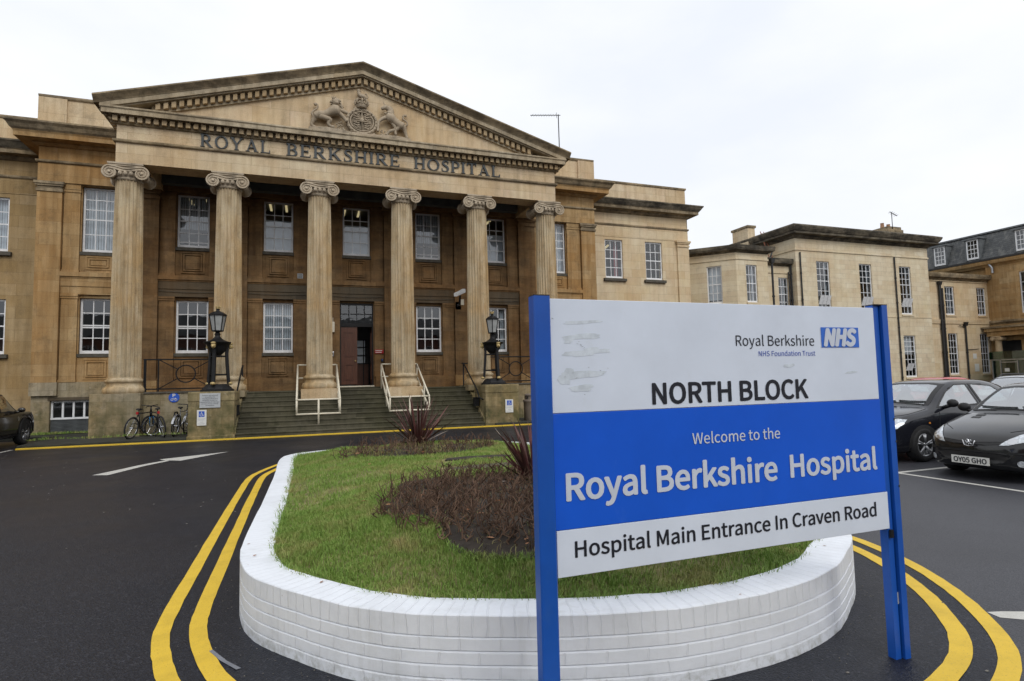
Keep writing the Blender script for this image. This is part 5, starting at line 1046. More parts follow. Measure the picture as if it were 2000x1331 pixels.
# dead leaves
lv = MB(); lrn = []
def leaf_at(x, y, z, s, seed):
    rg = random.Random(seed); a = rg.uniform(0, 6.28); ca, sa = math.cos(a), math.sin(a); b0 = len(lv.v); tilt = rg.uniform(-.5, .5); up_ = rg.uniform(.1, .45)
    for (u, v, h) in ((-1, 0, .1), (-.3, -.42, .35 * up_ * 2), (.4, -.36, .3), (1, 0, .2), (.4, .36, .5 * up_ * 2), (-.3, .42, .25), (0, 0, 0)): lv.v.append((x + (u * ca - v * sa) * s, y + (u * sa + v * ca) * s, z + (h * .6 + tilt * v * .5) * s + .3 * s * abs(tilt)))
    for i in range(6): lv.f.append((b0 + i, b0 + (i + 1) % 6, b0 + 6))
    lrn.extend([rg.random()] * 7)
for k, (x, y) in enumerate(((1.28, 4.75), (2.05, 4.85), (2.5, 4.55), (1.65, 4.05), (1.72, 3.72), (1.2, 5.35), (2.0, 5.1), (2.62, 3.75), (1.9, 3.62), (2.45, 3.65), (2.8, 4.9), (1.95, 6.65), (2.28, 7.1), (2.4, 7.75), (.75, 9.35), (1.05, 9.2), (1.2, 9.9))): leaf_at(x, y, mound(np.array([[x, y]]))[0] + .04, random.uniform(.035, .06), k)
for k in range(70):
    p = None
    while p is None:
        q = np.array([[random.uniform(.4, 3.8), random.uniform(3.5, 10.3)]])
        if pip(q, IN)[0] and (inbed(q)[0] or random.random() < .15): p = q
    leaf_at(p[0, 0], p[0, 1], mound(p)[0] + .03, random.uniform(.018, .045), 100 + k)
for k in range(16):
    i = random.randrange(NW); p = WALL[i] + inward(i) * random.uniform(.03, .2); leaf_at(p[0], p[1], .405, random.uniform(.008, .02), 200 + k)
lo_ = fastmesh('fallen_leaves', np.array(lv.v), np.zeros((0, 4), int), np.array(lv.f), M['leaf'], np.array(lrn)); lab(lo_, kind='stuff')
# ------------------------------------------------------------------ purple flax plants
def flax(x, y, n, hmax, seed, lb, side_leaves):
    rg = random.Random(seed); z = mound(np.array([[x, y]]))[0]; mb = MB(); rn = []; pale = MB(); prn = []
    def lf(target, rl, az, tilt, L_, w_, droop):
        d = Vector((math.cos(az), math.sin(az), 0)); sd_ = Vector((-math.sin(az), math.cos(az), 0)); N = 9; s0 = len(target.v); b0 = s0; pos = Vector((x, y, z)) + d * rg.uniform(.0, .07) + sd_ * rg.gauss(0, .03); el = tilt
        tw = rg.uniform(-.5, .5)
        for i in range(N):
            t = i / (N - 1); ww = w_ * (1 - t ** 2.5) * min(1, .45 + t * 2) / 2 + .0008; fw = d * math.cos(el) + Vector((0, 0, math.sin(el))); nn = (sd_ * math.cos(tw) + fw.cross(sd_) * math.sin(tw)); up_ = fw.cross(nn)
            target.v += [tuple(pos - nn * ww), tuple(pos + up_ * ww * -.55), tuple(pos + nn * ww)]; pos = pos + fw * (L_ / (N - 1)); el -= droop / (N - 1) * (t + .3)
        for i in range(N - 1):
            k = b0 + i * 3; target.f += [(k, k + 1, k + 4, k + 3), (k + 1, k + 2, k + 5, k + 4)]
        rl += [rg.random()] * (len(target.v) - s0)
    for k in range(n):
        t = rg.random(); lf(mb, rn, rg.uniform(0, 6.283), math.radians(rg.uniform(42, 88) - 10 * t), hmax * rg.uniform(.65, 1.08), rg.uniform(.03, .055), rg.uniform(.05, .6))
    for (az, tl, L_, p_) in side_leaves: lf(pale if p_ else mb, prn if p_ else rn, math.radians(az), math.radians(tl), L_, .045, .25)
    o = fastmesh('flax_plant', np.array(mb.v) - np.array([x, y, z]), np.array(mb.f), np.zeros((0, 3), int), M['flax'], np.array(rn)); o.location = (x, y, z); lab(o, lb, 'plant', 'purple flax plants in the planter')
    if pale.v:
        q = fastmesh('pale_leaf', np.array(pale.v) - np.array([x, y, z]), np.array(pale.f), np.zeros((0, 3), int), M['flax_pale'], np.array(prn)); q.parent = o
flax(1.88, 10.35, 60, .95, 11, 'purple flax plant at the far end of the planter, in front of the steps', [(175, 28, .75, 1), (10, 25, .62, 1), (200, 18, .5, 0), (-20, 35, .6, 0)])
flax(2.36, 5.95, 58, .74, 12, 'purple flax plant nearest the blue sign post, half hidden by the sign', [(172, 6, .62, 1), (150, 60, .72, 1), (190, 35, .6, 0)])
# ------------------------------------------------------------------ the big sign
SY = 2.50
SG = empty('hospital_sign', (2.14, SY, 0), 0, 'large blue and white hospital sign on two blue posts in the foreground', 'sign')
f = MB(); f.box(1.082, 3.19, SY - .018, SY + .03, 1.4935, 2.036); f.build('top_panel', M['sign_white'], SG, bevel=.002)
f = MB(); f.box(1.084, 3.195, SY - .018, SY + .03, .9535, 1.4915); f.build('middle_panel', M['sign_blue'], SG, bevel=.002)
f = MB(); f.box(1.088, 3.205, SY - .0185, SY + .03, .740, .9515); f.build('bottom_panel', M['sign_white'], SG, bevel=.002)
def post(x0, x1, zt, inner):
    p = MB(); w_ = x1 - x0; y0, y1 = SY - .030, SY + .035
    # extruded channel: two lips with a slot down the middle of the front face
    if inner:
        prof = [(x0, y0 + .016), (x0 + w_ * .40, y0 + .016), (x0 + w_ * .40, y0 + .035), (x0 + w_ * .52, y0 + .035), (x0 + w_ * .52, y0), (x1 - .006, y0), (x1, y0 + .006), (x1, y1), (x0, y1)]
    else:
        prof = [(x0, y0 + .006), (x0 + .006, y0), (x1 - .006, y0), (x1, y0 + .006), (x1, y1), (x0, y1)]
    p.prism(prof, 0, zt, lambda u, v, d: (u, v, d)); o = p.build('post', M['post_blue'], SG); c = MB(); c.box(x0 + .002, x1 - .002, y0 + .002, y1 - .002, zt, zt + .006); c.build('post_cap', M['black_trim'], o); return o
post(.998, 1.083, 2.047, False); rp = post(3.192, 3.296, 2.052, True)
q = MB(); q.box(3.236, 3.246, SY - .004, SY + .010, .005, .30); q.build('slot_insert', M['black_trim'], rp); q = MB(); q.box(3.236, 3.246, SY - .012, SY + .010, .305, .37); q.build('slot_insert', M['notice'], rp)
q = MB(); q.box(3.195, 3.215, SY - .034, SY - .02, .69, .735); q.build('fixing_clip', M['black_iron'], rp)
for (x, z) in ((3.285, 1.37), (3.29, 1.24), (3.288, .98)): q = MB(); q.ell((x, SY - .031, z), (.006, .002, .008), 7, 5); q.build('scuff', M['moss_ground'], rp)
for k in range(20): q = MB()
ty = SY - .0205
TX = lambda n, s, a, b, z, c, m_, bold=0.0, skew=0: text(n, s, a, b, z, c, ty, M[m_], SG, bold=bold, skew=skew)
TX('lettering', 'NORTH BLOCK', 1.628, 2.645, 1.519, .101, 'sign_black', .011)
TX('lettering', 'Royal Berkshire', 2.162, 2.711, 1.810, .056, 'sign_black', 0)
TX('lettering', 'NHS Foundation Trust', 2.312, 2.714, 1.7535, .0275, 'sign_text_blue', .0)
TX('lettering', 'Welcome to the', 1.856, 2.427, 1.306, .055, 'sign_text_white', .003)
TX('lettering', 'Royal Berkshire', 1.140, 2.397, 1.087, .121, 'sign_text_white', .012)
TX('lettering', 'Hospital', 2.485, 3.136, 1.092, .116, 'sign_text_white', .012)
TX('lettering', 'Hospital Main Entrance In Craven Road', 1.177, 3.105, .824, .072, 'sign_black', .007)
lg = MB(); lg.quad((2.765, ty, 1.7995), (3.055, ty, 1.7995), (3.055, ty, 1.9155), (2.765, ty, 1.9155)); lgo = lg.build('logo', simple('logo_blue', (.035, .155, .62), .4, var=.04), SG)
text('logo_lettering', 'NHS', 2.779, 3.022, 1.812, .091, ty - .002, M['sign_text_white'], lgo, bold=.027, skew=.22)
# adhesive residue left by old stickers
M['residue'] = simple('glue_residue', (.62, .68, .74), .6, var=.14, vscale=30)
rg = random.Random(3)
BL = [0]
def blotch(cx_, cz, a, b, name='glue_stain', rot=.06, j=.22, mt=None):
    BL[0] += 1; mb = MB(); n = 30; P = []; ph = [rg.uniform(0, 6.28) for _ in range(4)]
    for i in range(n):
        t = 2 * math.pi * i / n; r = 1 + j * (.5 * math.sin(3 * t + ph[0]) + .35 * math.sin(5 * t + ph[1]) + .25 * math.sin(9 * t + ph[2])); cc, ss = math.cos(t), math.sin(t); u = math.copysign(abs(cc) ** .6, cc) * a * r; v = math.copysign(abs(ss) ** .7, ss) * b * r; P.append((cx_ + u, ty + .0018 - .00005 * (BL[0] % 36), cz + v + rot * u))
    mb.add(P, [tuple(range(n))]); mb.build(name, mt or M['residue'], SG)
for cx_, cz, a, b in ((1.25, 1.925, .10, .008), (1.25, 1.855, .10, .013), (1.175, 1.838, .022, .016), (1.24, 1.776, .09, .014), (1.35, 1.785, .05, .010), (1.30, 1.795, .04, .008), (1.25, 1.672, .11, .017), (1.15, 1.655, .03, .028), (1.175, 1.692, .025, .012), (1.24, 1.608, .06, .016), (2.52, 1.70, .04, .009), (2.98, 1.655, .045, .006)): blotch(cx_, cz, a, b)
drk = simple('dark_glue_edge', (.34, .37, .38), .7)
for k in range(18):
    a = rg.choice([(1.13, 1.93), (1.14, 1.65), (1.25, 1.60), (1.33, 1.69), (1.22, 1.81), (1.2, 1.69)]); blotch(a[0] + rg.gauss(0, .035), a[1] + rg.gauss(0, .012), rg.uniform(.002, .006), rg.uniform(.0006, .0012), 'glue_speck', rg.uniform(-.5, .5), .2, drk)
# ------------------------------------------------------------------ cars
def carbody(st, W, L, cf, cr_, name, mt, root, nsec=5):
    K = [np.array(s, float) for s in st]; Q = cat_curve(K, 5); rows = []
    for (x, w_, zb, zl, zt, wt) in Q:
        h = zl - zb
        half = [(0, zb), (w_ * .80, zb), (w_ * .95, zb + .05), (w_ * .995, zb + h * .30), (w_, zb + h * .55), (w_ * .985, zb + h * .82), (w_ * .955, zl), ((w_ * .94 + wt) / 2 + .01, zl + (zt - zl) * .48), (wt, zt - (.055 if zt - zl > .25 else (zt - zl) * .28)), (wt * .72, zt - .012), (0, zt)]
        sec = cat_curve(half, nsec - 1); rows.append((x, w_, [(max(0., p[0]), p[1]) for p in sec]))
    n = len(rows[0][2]); V = []; F = []
    for (x, w_, sec) in rows:
        full = [(y, z) for y, z in sec] + [(-y, z) for y, z in sec[-2:0:-1]]
        for y, z in full:
            d = (abs(y) / max(W, .1)) ** 2.3; fx = cf * d * max(0, 1 - x / 1.3); rx = cr_ * d * max(0, 1 - (L - x) / 1.0); V.append((L / 2 - x - fx + rx, y, z))
    m_ = len(V) // len(rows)
    for r in range(len(rows) - 1):
        for k in range(m_): l = (k + 1) % m_; F.append((r * m_ + k, r * m_ + l, (r + 1) * m_ + l, (r + 1) * m_ + k))
    F.append(tuple(range(m_))); F.append(tuple(range((len(rows) - 1) * m_ + m_ - 1, (len(rows) - 1) * m_ - 1, -1)))
    return V, F
def inpoly(p, poly): return bool(pip(np.array([p]), np.array(poly))[0])
def rings_patch(bvh, poly, axis, side, off, k0=0., k1=1., nr_=6, dens=6):
    P = []
    for i in range(len(poly)):
        a = np.array(poly[i], float); b = np.array(poly[(i + 1) % len(poly)], float)
        for j in range(dens): P.append(a + (b - a) * j / dens)
    c_ = np.mean(P, 0); V = []; F = []; n = len(P)
    for r in range(nr_ + 1):
        s_ = k1 + (k0 - k1) * r / nr_
        for p in P:
            q = c_ + (p - c_) * s_
            if axis == 'x': o = Vector((side * 6, q[0], q[1])); d = Vector((-side, 0, 0))
            elif axis == 'y': o = Vector((q[0], side * 4, q[1])); d = Vector((0, -side, 0))
            else: o = Vector((q[0], q[1], 5)); d = Vector((0, 0, -1))
            h, nn, _, _ = bvh.ray_cast(o, d)
            if h is None: h = Vector(V[-1]) if V else o + d * 5; V.append(tuple(h)); continue
            if nn.dot(d) > 0: nn = -nn
            V.append(tuple(h + nn * off))
    for r in range(nr_):
        for i in range(n): j = (i + 1) % n; F.append((r * n + i, r * n + j, (r + 1) * n + j, (r + 1) * n + i))
    return V, F
def car(name, loc, rz, L, W, st, paintm, lb, group=None, wheels=(.82, 3.27), wr=.30, windows=None, cf=.22, cr_=.15, detail=None, glassm='car_glass', rimm='alloy', cat='car', interior=True):
    rt = empty(name, loc, rz, lb, cat, group); V, F = carbody(st, W, L, cf, cr_, name, paintm, rt); bvh = BVHTree.FromPolygons(V, F)
    holes = windows or {}
    keep = []
    VA = np.array(V)
    cen_ = [VA[list(f)].mean(0) for f in F]
    for f, c_ in zip(F, cen_):
        cut = False
        if len(f) == 4 and interior:
            for (axis, side, poly) in holes.values():
                if axis == 'y' and c_[1] * side > .3 and inpoly((c_[0], c_[2]), poly): cut = True
                if axis == 'x' and c_[0] * side > -.6 and inpoly((c_[1], c_[2]), poly) and (c_[0] * side > 0 or side < 0): cut = True
        if not cut: keep.append(f)
    b = MB(); b.v = V; b.f = keep; body = b.build('body', paintm, rt, smooth=True, world=False)
    for nm, (axis, side, poly) in holes.items():
        vv, ff = rings_patch(bvh, poly, axis, side, .004, 0.0, .97); q = MB(); q.v = vv; q.f = ff; q.build('window' if axis == 'y' else 'windscreen', M[glassm], rt, smooth=True, world=False)
        vv, ff = rings_patch(bvh, poly, axis, side, .0055, .94, 1.07, 2); q = MB(); q.v = vv; q.f = ff; q.build('window_seal', M['black_trim'], rt, smooth=True, world=False)
    if interior:
        q = MB(); q.box(-L * .36, L * .20, -W * .86, W * .86, .25, st[4][3] * .86)
        for sx_ in (.02, -.9):
            for sy in (-.36, .36): q.ell((sx_ * 1.0, sy, st[4][3] + .10), (.08, .22, .30), 10, 8); q.ell((sx_ - .05, sy, st[4][3] + .42), (.05, .11, .09), 8, 6)
        q.ell((L * .14, 0, st[4][3] - .02), (.35, W * .8, .09), 12, 6); q.tube([(L * .09, .36 + .17 * math.cos(a), st[4][3] + .05 + .17 * math.sin(a)) for a in np.linspace(0, 6.283, 17)[:-1]], .014, 5, closed=True); q.build('interior', M['seat'], rt, smooth=True, world=False)
    for wx in wheels:
        for s_ in (-1, 1):
            X = L / 2 - wx
            arch = [(X + (wr + .055) * math.cos(a), wr + (wr + .055) * math.sin(a)) for a in np.linspace(-.25, math.pi + .25, 14)]
            vv, ff = rings_patch(bvh, arch, 'y', s_, .003, 0, 1, 5, 3); q = MB(); q.v = vv; q.f = ff; q.build('wheel_arch', M['tyre'], rt, smooth=True, world=False)
            yo = W - .008; T = lambda a, b_, d, X=X, s_=s_, yo=yo: (X + a, s_ * (yo + d), wr + b_)
            q = MB(); q.lathe([(wr * .66, -.20), (wr * .95, -.20), (wr, -.17), (wr, -.03), (wr * .94, .004), (wr * .70, .008), (wr * .66, -.01)], 28, T=T, caps=False); wo_ = q.build('wheel', M['tyre'], rt, smooth=True, world=False)
            q = MB(); q.lathe([(wr * .68, -.02), (wr * .68, .002), (wr * .62, .002), (wr * .60, -.05), (.0, -.055)], 28, T=T, caps=False); q.lathe([(.05, -.02), (.045, .0), (0, .004)], 12, T=T, caps=False)
            for k in range(5):
                a = 2 * math.pi * k / 5 + .3
                for da in (-.13, .13): q.tube([T(.03 * math.cos(a), .03 * math.sin(a), -.012), T(wr * .62 * math.cos(a + da), wr * .62 * math.sin(a + da), -.008)], [.022, .018], 5)
            q.build('rim', M[rimm], wo_, smooth=True, world=False)
    if detail: detail(rt, bvh, L, W)
    return rt
def patch(rt, bvh, name, poly, axis, side, mt, off=.005, k0=0, k1=1, parent=None, nr_=5, dens=6, label=None):
    vv, ff = rings_patch(bvh, poly, axis, side, off, k0, k1, nr_, dens); q = MB(); q.v = vv; q.f = ff; return q.build(name, mt, parent or rt, smooth=True, world=False, label=label)
HATCH = [(0.0, .50, .27, .46, .545, .42), (.05, .66, .20, .54, .62, .52), (.18, .75, .17, .63, .71, .60), (.5, .805, .165, .72, .825, .66), (.95, .822, .165, .815, .935, .68), (1.12, .825, .165, .855, .99, .66), (1.5, .825, .165, .885, 1.245, .60), (1.88, .825, .165, .90, 1.405, .56), (2.35, .825, .165, .915, 1.43, .56), (2.85, .825, .165, .93, 1.41, .55), (3.35, .81, .17, .95, 1.30, .53), (3.58, .80, .18, .93, 1.06, .56), (3.74, .75, .24, .80, .93, .56), (3.83, .62, .33, .6, .7, .45)]
def scale_st(st, L0, L, kw, kz): return [(s[0] * L / L0, s[1] * kw, s[2] * kz, s[3] * kz, s[4] * kz, s[5] * kw) for s in st]
def hatch_windows(L, kw, kz):
    X = lambda d: L / 2 - d * L / 3.83
    return {'front': ('x', 1, [(-.60 * kw, .985 * kz), (-.36 * kw, 1.0 * kz), (0, 1.015 * kz), (.36 * kw, 1.0 * kz), (.60 * kw, .985 * kz), (.50 * kw, 1.33 * kz), (.3 * kw, 1.355 * kz), (-.3 * kw, 1.355 * kz), (-.50 * kw, 1.33 * kz)]),
            'rear': ('x', -1, [(-.52 * kw, 1.06 * kz), (.52 * kw, 1.06 * kz), (.46 * kw, 1.30 * kz), (-.46 * kw, 1.30 * kz)]),
            **{f's{s_}a': ('y', s_, [(X(1.26), .945 * kz), (X(2.26), .965 * kz), (X(2.20), 1.335 * kz), (X(1.92), 1.33 * kz), (X(1.62), 1.20 * kz)]) for s_ in (-1, 1)},
            **{f's{s_}b': ('y', s_, [(X(2.36), .97 * kz), (X(3.12), 1.0 * kz), (X(3.06), 1.16 * kz), (X(2.86), 1.29 * kz), (X(2.30), 1.335 * kz)]) for s_ in (-1, 1)}}
def mirrors(rt, L, W, z, d, mt, name='wing_mirror'):
    for s_ in (-1, 1):
        q = MB(); X = L / 2 - d; q.ell((X, s_ * (W + .10), z + .03), (.055, .105, .075), 12, 8); q.tube([(X, s_ * (W - .06), z - .05), (X, s_ * (W + .06), z - .01)], .035, 6); q.build(name, mt, rt, smooth=True, world=False)
def wipers(rt, bvh, L, zc):
    for a, b in ((-.52, .02), (.08, .58)):
        pts = []
        for i in range(9):
            t = i / 8; y = a + (b - a) * t; h, nn, _, _ = bvh.ray_cast(Vector((6, y, zc + .055 - .03 * t + .02 * t * t)), Vector((-1, 0, 0)))
            if h: pts.append(tuple(h + nn * (.018 if nn.x > 0 else -.018)))
        if len(pts) > 2: q = MB(); q.tube(pts, .011, 5); q.build('wiper', M['black_trim'], rt, world=False)
def plate_text(rt, s, x, z, wd, cap):
    Wm = worldmat(rt); inv = Wm; q = MB(); q.box(x - .01, x, -wd / 2 - .012, wd / 2 + .012, z - .055, z + .058); po = q.build('number_plate', M['plate'], rt, world=False)
    text('plate_lettering', s, -wd / 2 + .02, wd / 2 - .02, z - cap / 2, cap, 0, M['sign_black'], po, bold=.012, T=lambda a, b, c: tuple(Wm @ Vector((x + .003 - b, a, c))))
def seam(rt, bvh, P, axis, side, r=.006):
    P = [tuple(p) for p in cat_curve(P, 5)]; pts = []
    for p in P:
        if axis == 'x': o, d = Vector((side * 6, p[0], p[1])), Vector((-side, 0, 0))
        elif axis == 'y': o, d = Vector((p[0], side * 4, p[1])), Vector((0, -side, 0))
        else: o, d = Vector((p[0], p[1], 5)), Vector((0, 0, -1))
        h, nn, _, _ = bvh.ray_cast(o, d)
        if h is not None: pts.append(tuple(h))
    if len(pts) > 2: q = MB(); q.tube(pts, r, 4); q.build('panel_gap', M['tyre'], rt, world=False)
def seams(rt, bvh, L, W, k=1.0):
    X = lambda d: L / 2 - d * L / 3.83
    for s_ in (-1, 1):
        seam(rt, bvh, [(X(1.22), .32), (X(1.16), .6), (X(1.22), .9)], 'y', s_); seam(rt, bvh, [(X(2.32), .32), (X(2.32), .6), (X(2.30), .92)], 'y', s_); seam(rt, bvh, [(X(3.15), .6), (X(3.1), .8), (X(3.12), .95)], 'y', s_); seam(rt, bvh, [(X(1.22), .33), (X(2.3), .33), (X(2.95), .33)], 'y', s_)
        seam(rt, bvh, [(X(.28), s_ * .40), (X(.55), s_ * .66), (X(.8), s_ * .70), (X(1.05), s_ * .70)], 'z', 1)
    seam(rt, bvh, [(-.42, .60 * k), (0, .575 * k), (.42, .60 * k)], 'x', 1); seam(rt, bvh, [(-.74, .42), (0, .40), (.74, .42)], 'x', 1, .004)
def det_hatch_front(rt, bvh, L, W):
    seams(rt, bvh, L, W)
    for s_ in (-1, 1):
        hp = [(s_ * y, z) for y, z in ((.37, .545), (.47, .555), (.62, .605), (.735, .68), (.755, .73), (.72, .765), (.64, .755), (.53, .695), (.43, .61))]
        patch(rt, bvh, 'headlight', hp, 'x', 1, M['lens'], .006); patch(rt, bvh, 'headlight_edge', hp, 'x', 1, M['black_trim'], .004, 1.0, 1.06, nr_=1)
        for cy_, cz in ((.50, .61), (.64, .67)):
            patch(rt, bvh, 'headlight_bowl', [(s_ * cy_ + .055 * math.cos(a), cz + .042 * math.sin(a)) for a in np.linspace(0, 6.283, 13)[:-1]], 'x', 1, M['chrome'], .008, 0, 1, nr_=3, dens=1)
        patch(rt, bvh, 'fog_lamp', [(s_ * .60 + .05 * math.cos(a), .30 + .045 * math.sin(a)) for a in np.linspace(0, 6.283, 13)[:-1]], 'x', 1, M['lens'], .006, nr_=3, dens=1)
    patch(rt, bvh, 'grille', [(-.40, .565), (-.2, .535), (.2, .535), (.40, .565), (.36, .590), (.16, .575), (-.16, .575), (-.36, .590)], 'x', 1, M['black_trim'], .005)
    patch(rt, bvh, 'lower_intake', [(-.52, .40), (-.40, .30), (-.2, .265), (.2, .265), (.40, .30), (.52, .40), (.3, .415), (-.3, .415)], 'x', 1, M['black_trim'], .005)
    patch(rt, bvh, 'bumper_strip', [(-.80, .44), (-.4, .425), (.4, .425), (.80, .44), (.80, .465), (.4, .455), (-.4, .455), (-.80, .465)], 'x', 1, M['black_trim'], .012)
    for i in (0, 1): patch(rt, bvh, 'bonnet_vent', [(L / 2 - .98 + i * .09, .30 + .0), (L / 2 - .93 + i * .09, .30), (L / 2 - .95 + i * .09, .44), (L / 2 - 1.0 + i * .09, .44)][::1], 'z', 1, M['black_trim'], .005, nr_=2)
    patch(rt, bvh, 'bonnet_vent', [(L / 2 - .98, -.44), (L / 2 - .90, -.44), (L / 2 - .88, -.30), (L / 2 - .96, -.30)], 'z', 1, M['black_trim'], .005, nr_=2); patch(rt, bvh, 'bonnet_vent', [(L / 2 - .86, -.44), (L / 2 - .78, -.44), (L / 2 - .76, -.30), (L / 2 - .84, -.30)], 'z', 1, M['black_trim'], .005, nr_=2)
    # heraldic badge: bright chevron frame round a small rearing animal
    h, nn, _, _ = bvh.ray_cast(Vector((6, 0, .555)), Vector((-1, 0, 0))); bx = h.x + .014; q = MB(); q.tube([(bx, -.085, .60), (bx + .004, -.06, .525), (bx + .005, 0, .515), (bx + .004, .06, .525), (bx, .085, .60)], .009, 5)
    for pts, r in (([(-.025, .545), (-.005, .575), (.0, .60), (.02, .612)], .013), ([(-.02, .56), (-.045, .535)], .008), ([(0, .58), (.035, .575), (.045, .59)], .007), ([(0, .575), (.03, .555), (.04, .54)], .007), ([(-.02, .555), (.005, .54), (0, .53)], .008), ([(-.02, .565), (-.04, .59), (-.03, .61)], .006)): q.tube([(bx + .004, -u, v) for u, v in pts], r, 5)
    q.build('badge', M['chrome'], rt, smooth=True, world=False)
    mirrors(rt, L, W, .985, 1.42, M['black_trim']); wipers(rt, bvh, L, .985)
    plate_text(rt, 'OY05 GHO', L / 2 + .012, .30, .50, .072)
    for s_ in (-1, 1):
        q = MB(); q.ell((L / 2 - 2.28, s_ * (W + .005), .82), (.09, .02, .02)); q.build('door_handle', M['black_trim'], rt, world=False); patch(rt, bvh, 'side_strip', [(L / 2 - 1.2, .50), (L / 2 - 2.7, .52), (L / 2 - 2.7, .56), (L / 2 - 1.2, .54)], 'y', s_, M['black_trim'], .010)
        patch(rt, bvh, 'tail_light', [(s_ * .58, .72), (s_ * .76, .72), (s_ * .74, .92), (s_ * .6, .92)], 'x', -1, M['red'], .006)
car('parked_car', (9.42 + 1.92, 5.93, 0), math.pi, 3.83, .825, HATCH, M['paint_black'], 'black hatchback nearest the sign, number plate ending GHO and teardrop headlights', 'cars parked in the bays', windows=hatch_windows(3.83, 1, 1), detail=det_hatch_front)
ST2 = scale_st(HATCH, 3.83, 4.18, 1.036, 1.035); ST2 = [(s[0], s[1], s[2], s[3] + (.03 if s[0] < .6 else 0), s[4] + (.03 if s[0] < .6 else 0), s[5]) for s in ST2]
def det_saloon(rt, bvh, L, W):
    seams(rt, bvh, L, W, 1.12)
    for s_ in (-1, 1):
        hp = [(s_ * y, z) for y, z in ((.46, .58), (.62, .575), (.745, .62), (.775, .70), (.765, .775), (.68, .79), (.58, .765), (.50, .70))]
        patch(rt, bvh, 'headlight', hp, 'x', 1, M['lens'], .006)
        for cy_, cz in ((.57, .66), (.68, .70)): patch(rt, bvh, 'headlight_bowl', [(s_ * cy_ + .05 * math.cos(a), cz + .05 * math.sin(a)) for a in np.linspace(0, 6.283, 13)[:-1]], 'x', 1, M['chrome'], .008, 0, 1, nr_=3, dens=1)
        q = MB(); q.ell((L / 2 - 2.5, s_ * (W + .005), .86), (.09, .02, .02)); q.build('door_handle', M['black_trim'], rt, world=False)
        patch(rt, bvh, 'side_lamp', [(L / 2 - 1.02 + .03 * math.cos(a), .70 + .018 * math.sin(a)) for a in np.linspace(0, 6.283, 9)[:-1]], 'y', s_, M['amber'], .006, nr_=2, dens=1)
        patch(rt, bvh, 'tail_light', [(s_ * .6, .74), (s_ * .78, .74), (s_ * .76, .98), (s_ * .62, .98)], 'x', -1, M['red'], .006)
    patch(rt, bvh, 'grille', [(-.36, .56), (.36, .56), (.32, .65), (-.32, .65)], 'x', 1, M['black_trim'], .005); patch(rt, bvh, 'lower_intake', [(-.5, .28), (.5, .28), (.45, .42), (-.45, .42)], 'x', 1, M['black_trim'], .005)
    mirrors(rt, L, W, 1.02, 1.50, M['black_trim']); wipers(rt, bvh, L, 1.02); q = MB(); q.box(L / 2 + .005, L / 2 + .015, -.26, .26, .40, .51); q.build('number_plate', M['plate'], rt, world=False)
car('parked_car', (9.78 + 2.09, 8.28, 0), math.pi, 4.18, .855, ST2, M['paint_navy'], 'blue-black five-door car with silver spoked wheels, parked behind the nearest hatchback', 'cars parked in the bays', windows=hatch_windows(4.18, 1.036, 1.035), wheels=(.86, 3.46), wr=.31, detail=det_saloon)
EST = [(0, .55, .28, .5, .6, .45), (.06, .7, .2, .6, .68, .6), (.25, .80, .18, .70, .80, .66), (.7, .86, .18, .80, .90, .70), (1.05, .875, .18, .88, 1.0, .7), (1.25, .875, .18, .91, 1.06, .68), (1.65, .875, .18, .93, 1.32, .62), (2.05, .875, .18, .94, 1.455, .60), (2.8, .875, .18, .95, 1.475, .60), (3.6, .875, .18, .96, 1.46, .59), (4.2, .86, .19, .97, 1.36, .57), (4.45, .84, .22, .95, 1.10, .60), (4.6, .80, .26, .8, .95, .60), (4.68, .66, .36, .6, .7, .5)]
def est_windows():
    L = 4.68; X = lambda d: L / 2 - d
    return {'front': ('x', 1, [(-.62, 1.06), (0, 1.09), (.62, 1.06), (.53, 1.38), (0, 1.41), (-.53, 1.38)]), 'rear': ('x', -1, [(-.55, 1.08), (.55, 1.08), (.5, 1.36), (-.5, 1.36)]),
            **{f's{s_}{i}': ('y', s_, [(X(a), 1.0), (X(b), 1.01), (X(d), 1.38), (X(c_), 1.36)]) for s_ in (-1, 1) for i, (a, b, c_, d) in enumerate(((1.45, 2.35, 1.95, 2.33), (2.43, 3.25, 2.41, 3.22), (3.33, 4.05, 3.30, 3.85)))}}
def det_roof(rt, bvh, L, W):
    for s_ in (-1, 1):
        q = MB(); q.tube([(L / 2 - 2.05, s_ * .56, 1.44), (L / 2 - 2.2, s_ * .56, 1.51), (L / 2 - 3.9, s_ * .55, 1.50), (L / 2 - 4.1, s_ * .54, 1.42)], .018, 6); q.tube([(L / 2 - 3.0, s_ * .56, 1.44), (L / 2 - 3.0, s_ * .56, 1.51)], .02, 6); q.build('roof_rail', M['black_trim'], rt, world=False)
        patch(rt, bvh, 'headlight', [(s_ * .5, .62), (s_ * .78, .66), (s_ * .76, .76), (s_ * .55, .72)], 'x', 1, M['lens'], .006)
    mirrors(rt, L, W, 1.06, 1.55, M['paint_silver'])
def det_plain(rt, bvh, L, W):
    for s_ in (-1, 1): patch(rt, bvh, 'headlight', [(s_ * .5, .62), (s_ * .74, .66), (s_ * .72, .75), (s_ * .55, .70)], 'x', 1, M['lens'], .006)
    mirrors(rt, L, W, 1.0, 1.45, M['black_trim'])
car('parked_car', (18.3 + 2.3, 11.2, 0), math.pi, 4.68, .875, EST, M['paint_silver'], 'silver estate car with black roof rails in the row behind', 'cars parked in the row behind', windows=est_windows(), wheels=(.9, 3.6), wr=.32, detail=det_roof)
STR = scale_st(HATCH, 3.83, 3.95, 1.0, 1.015)
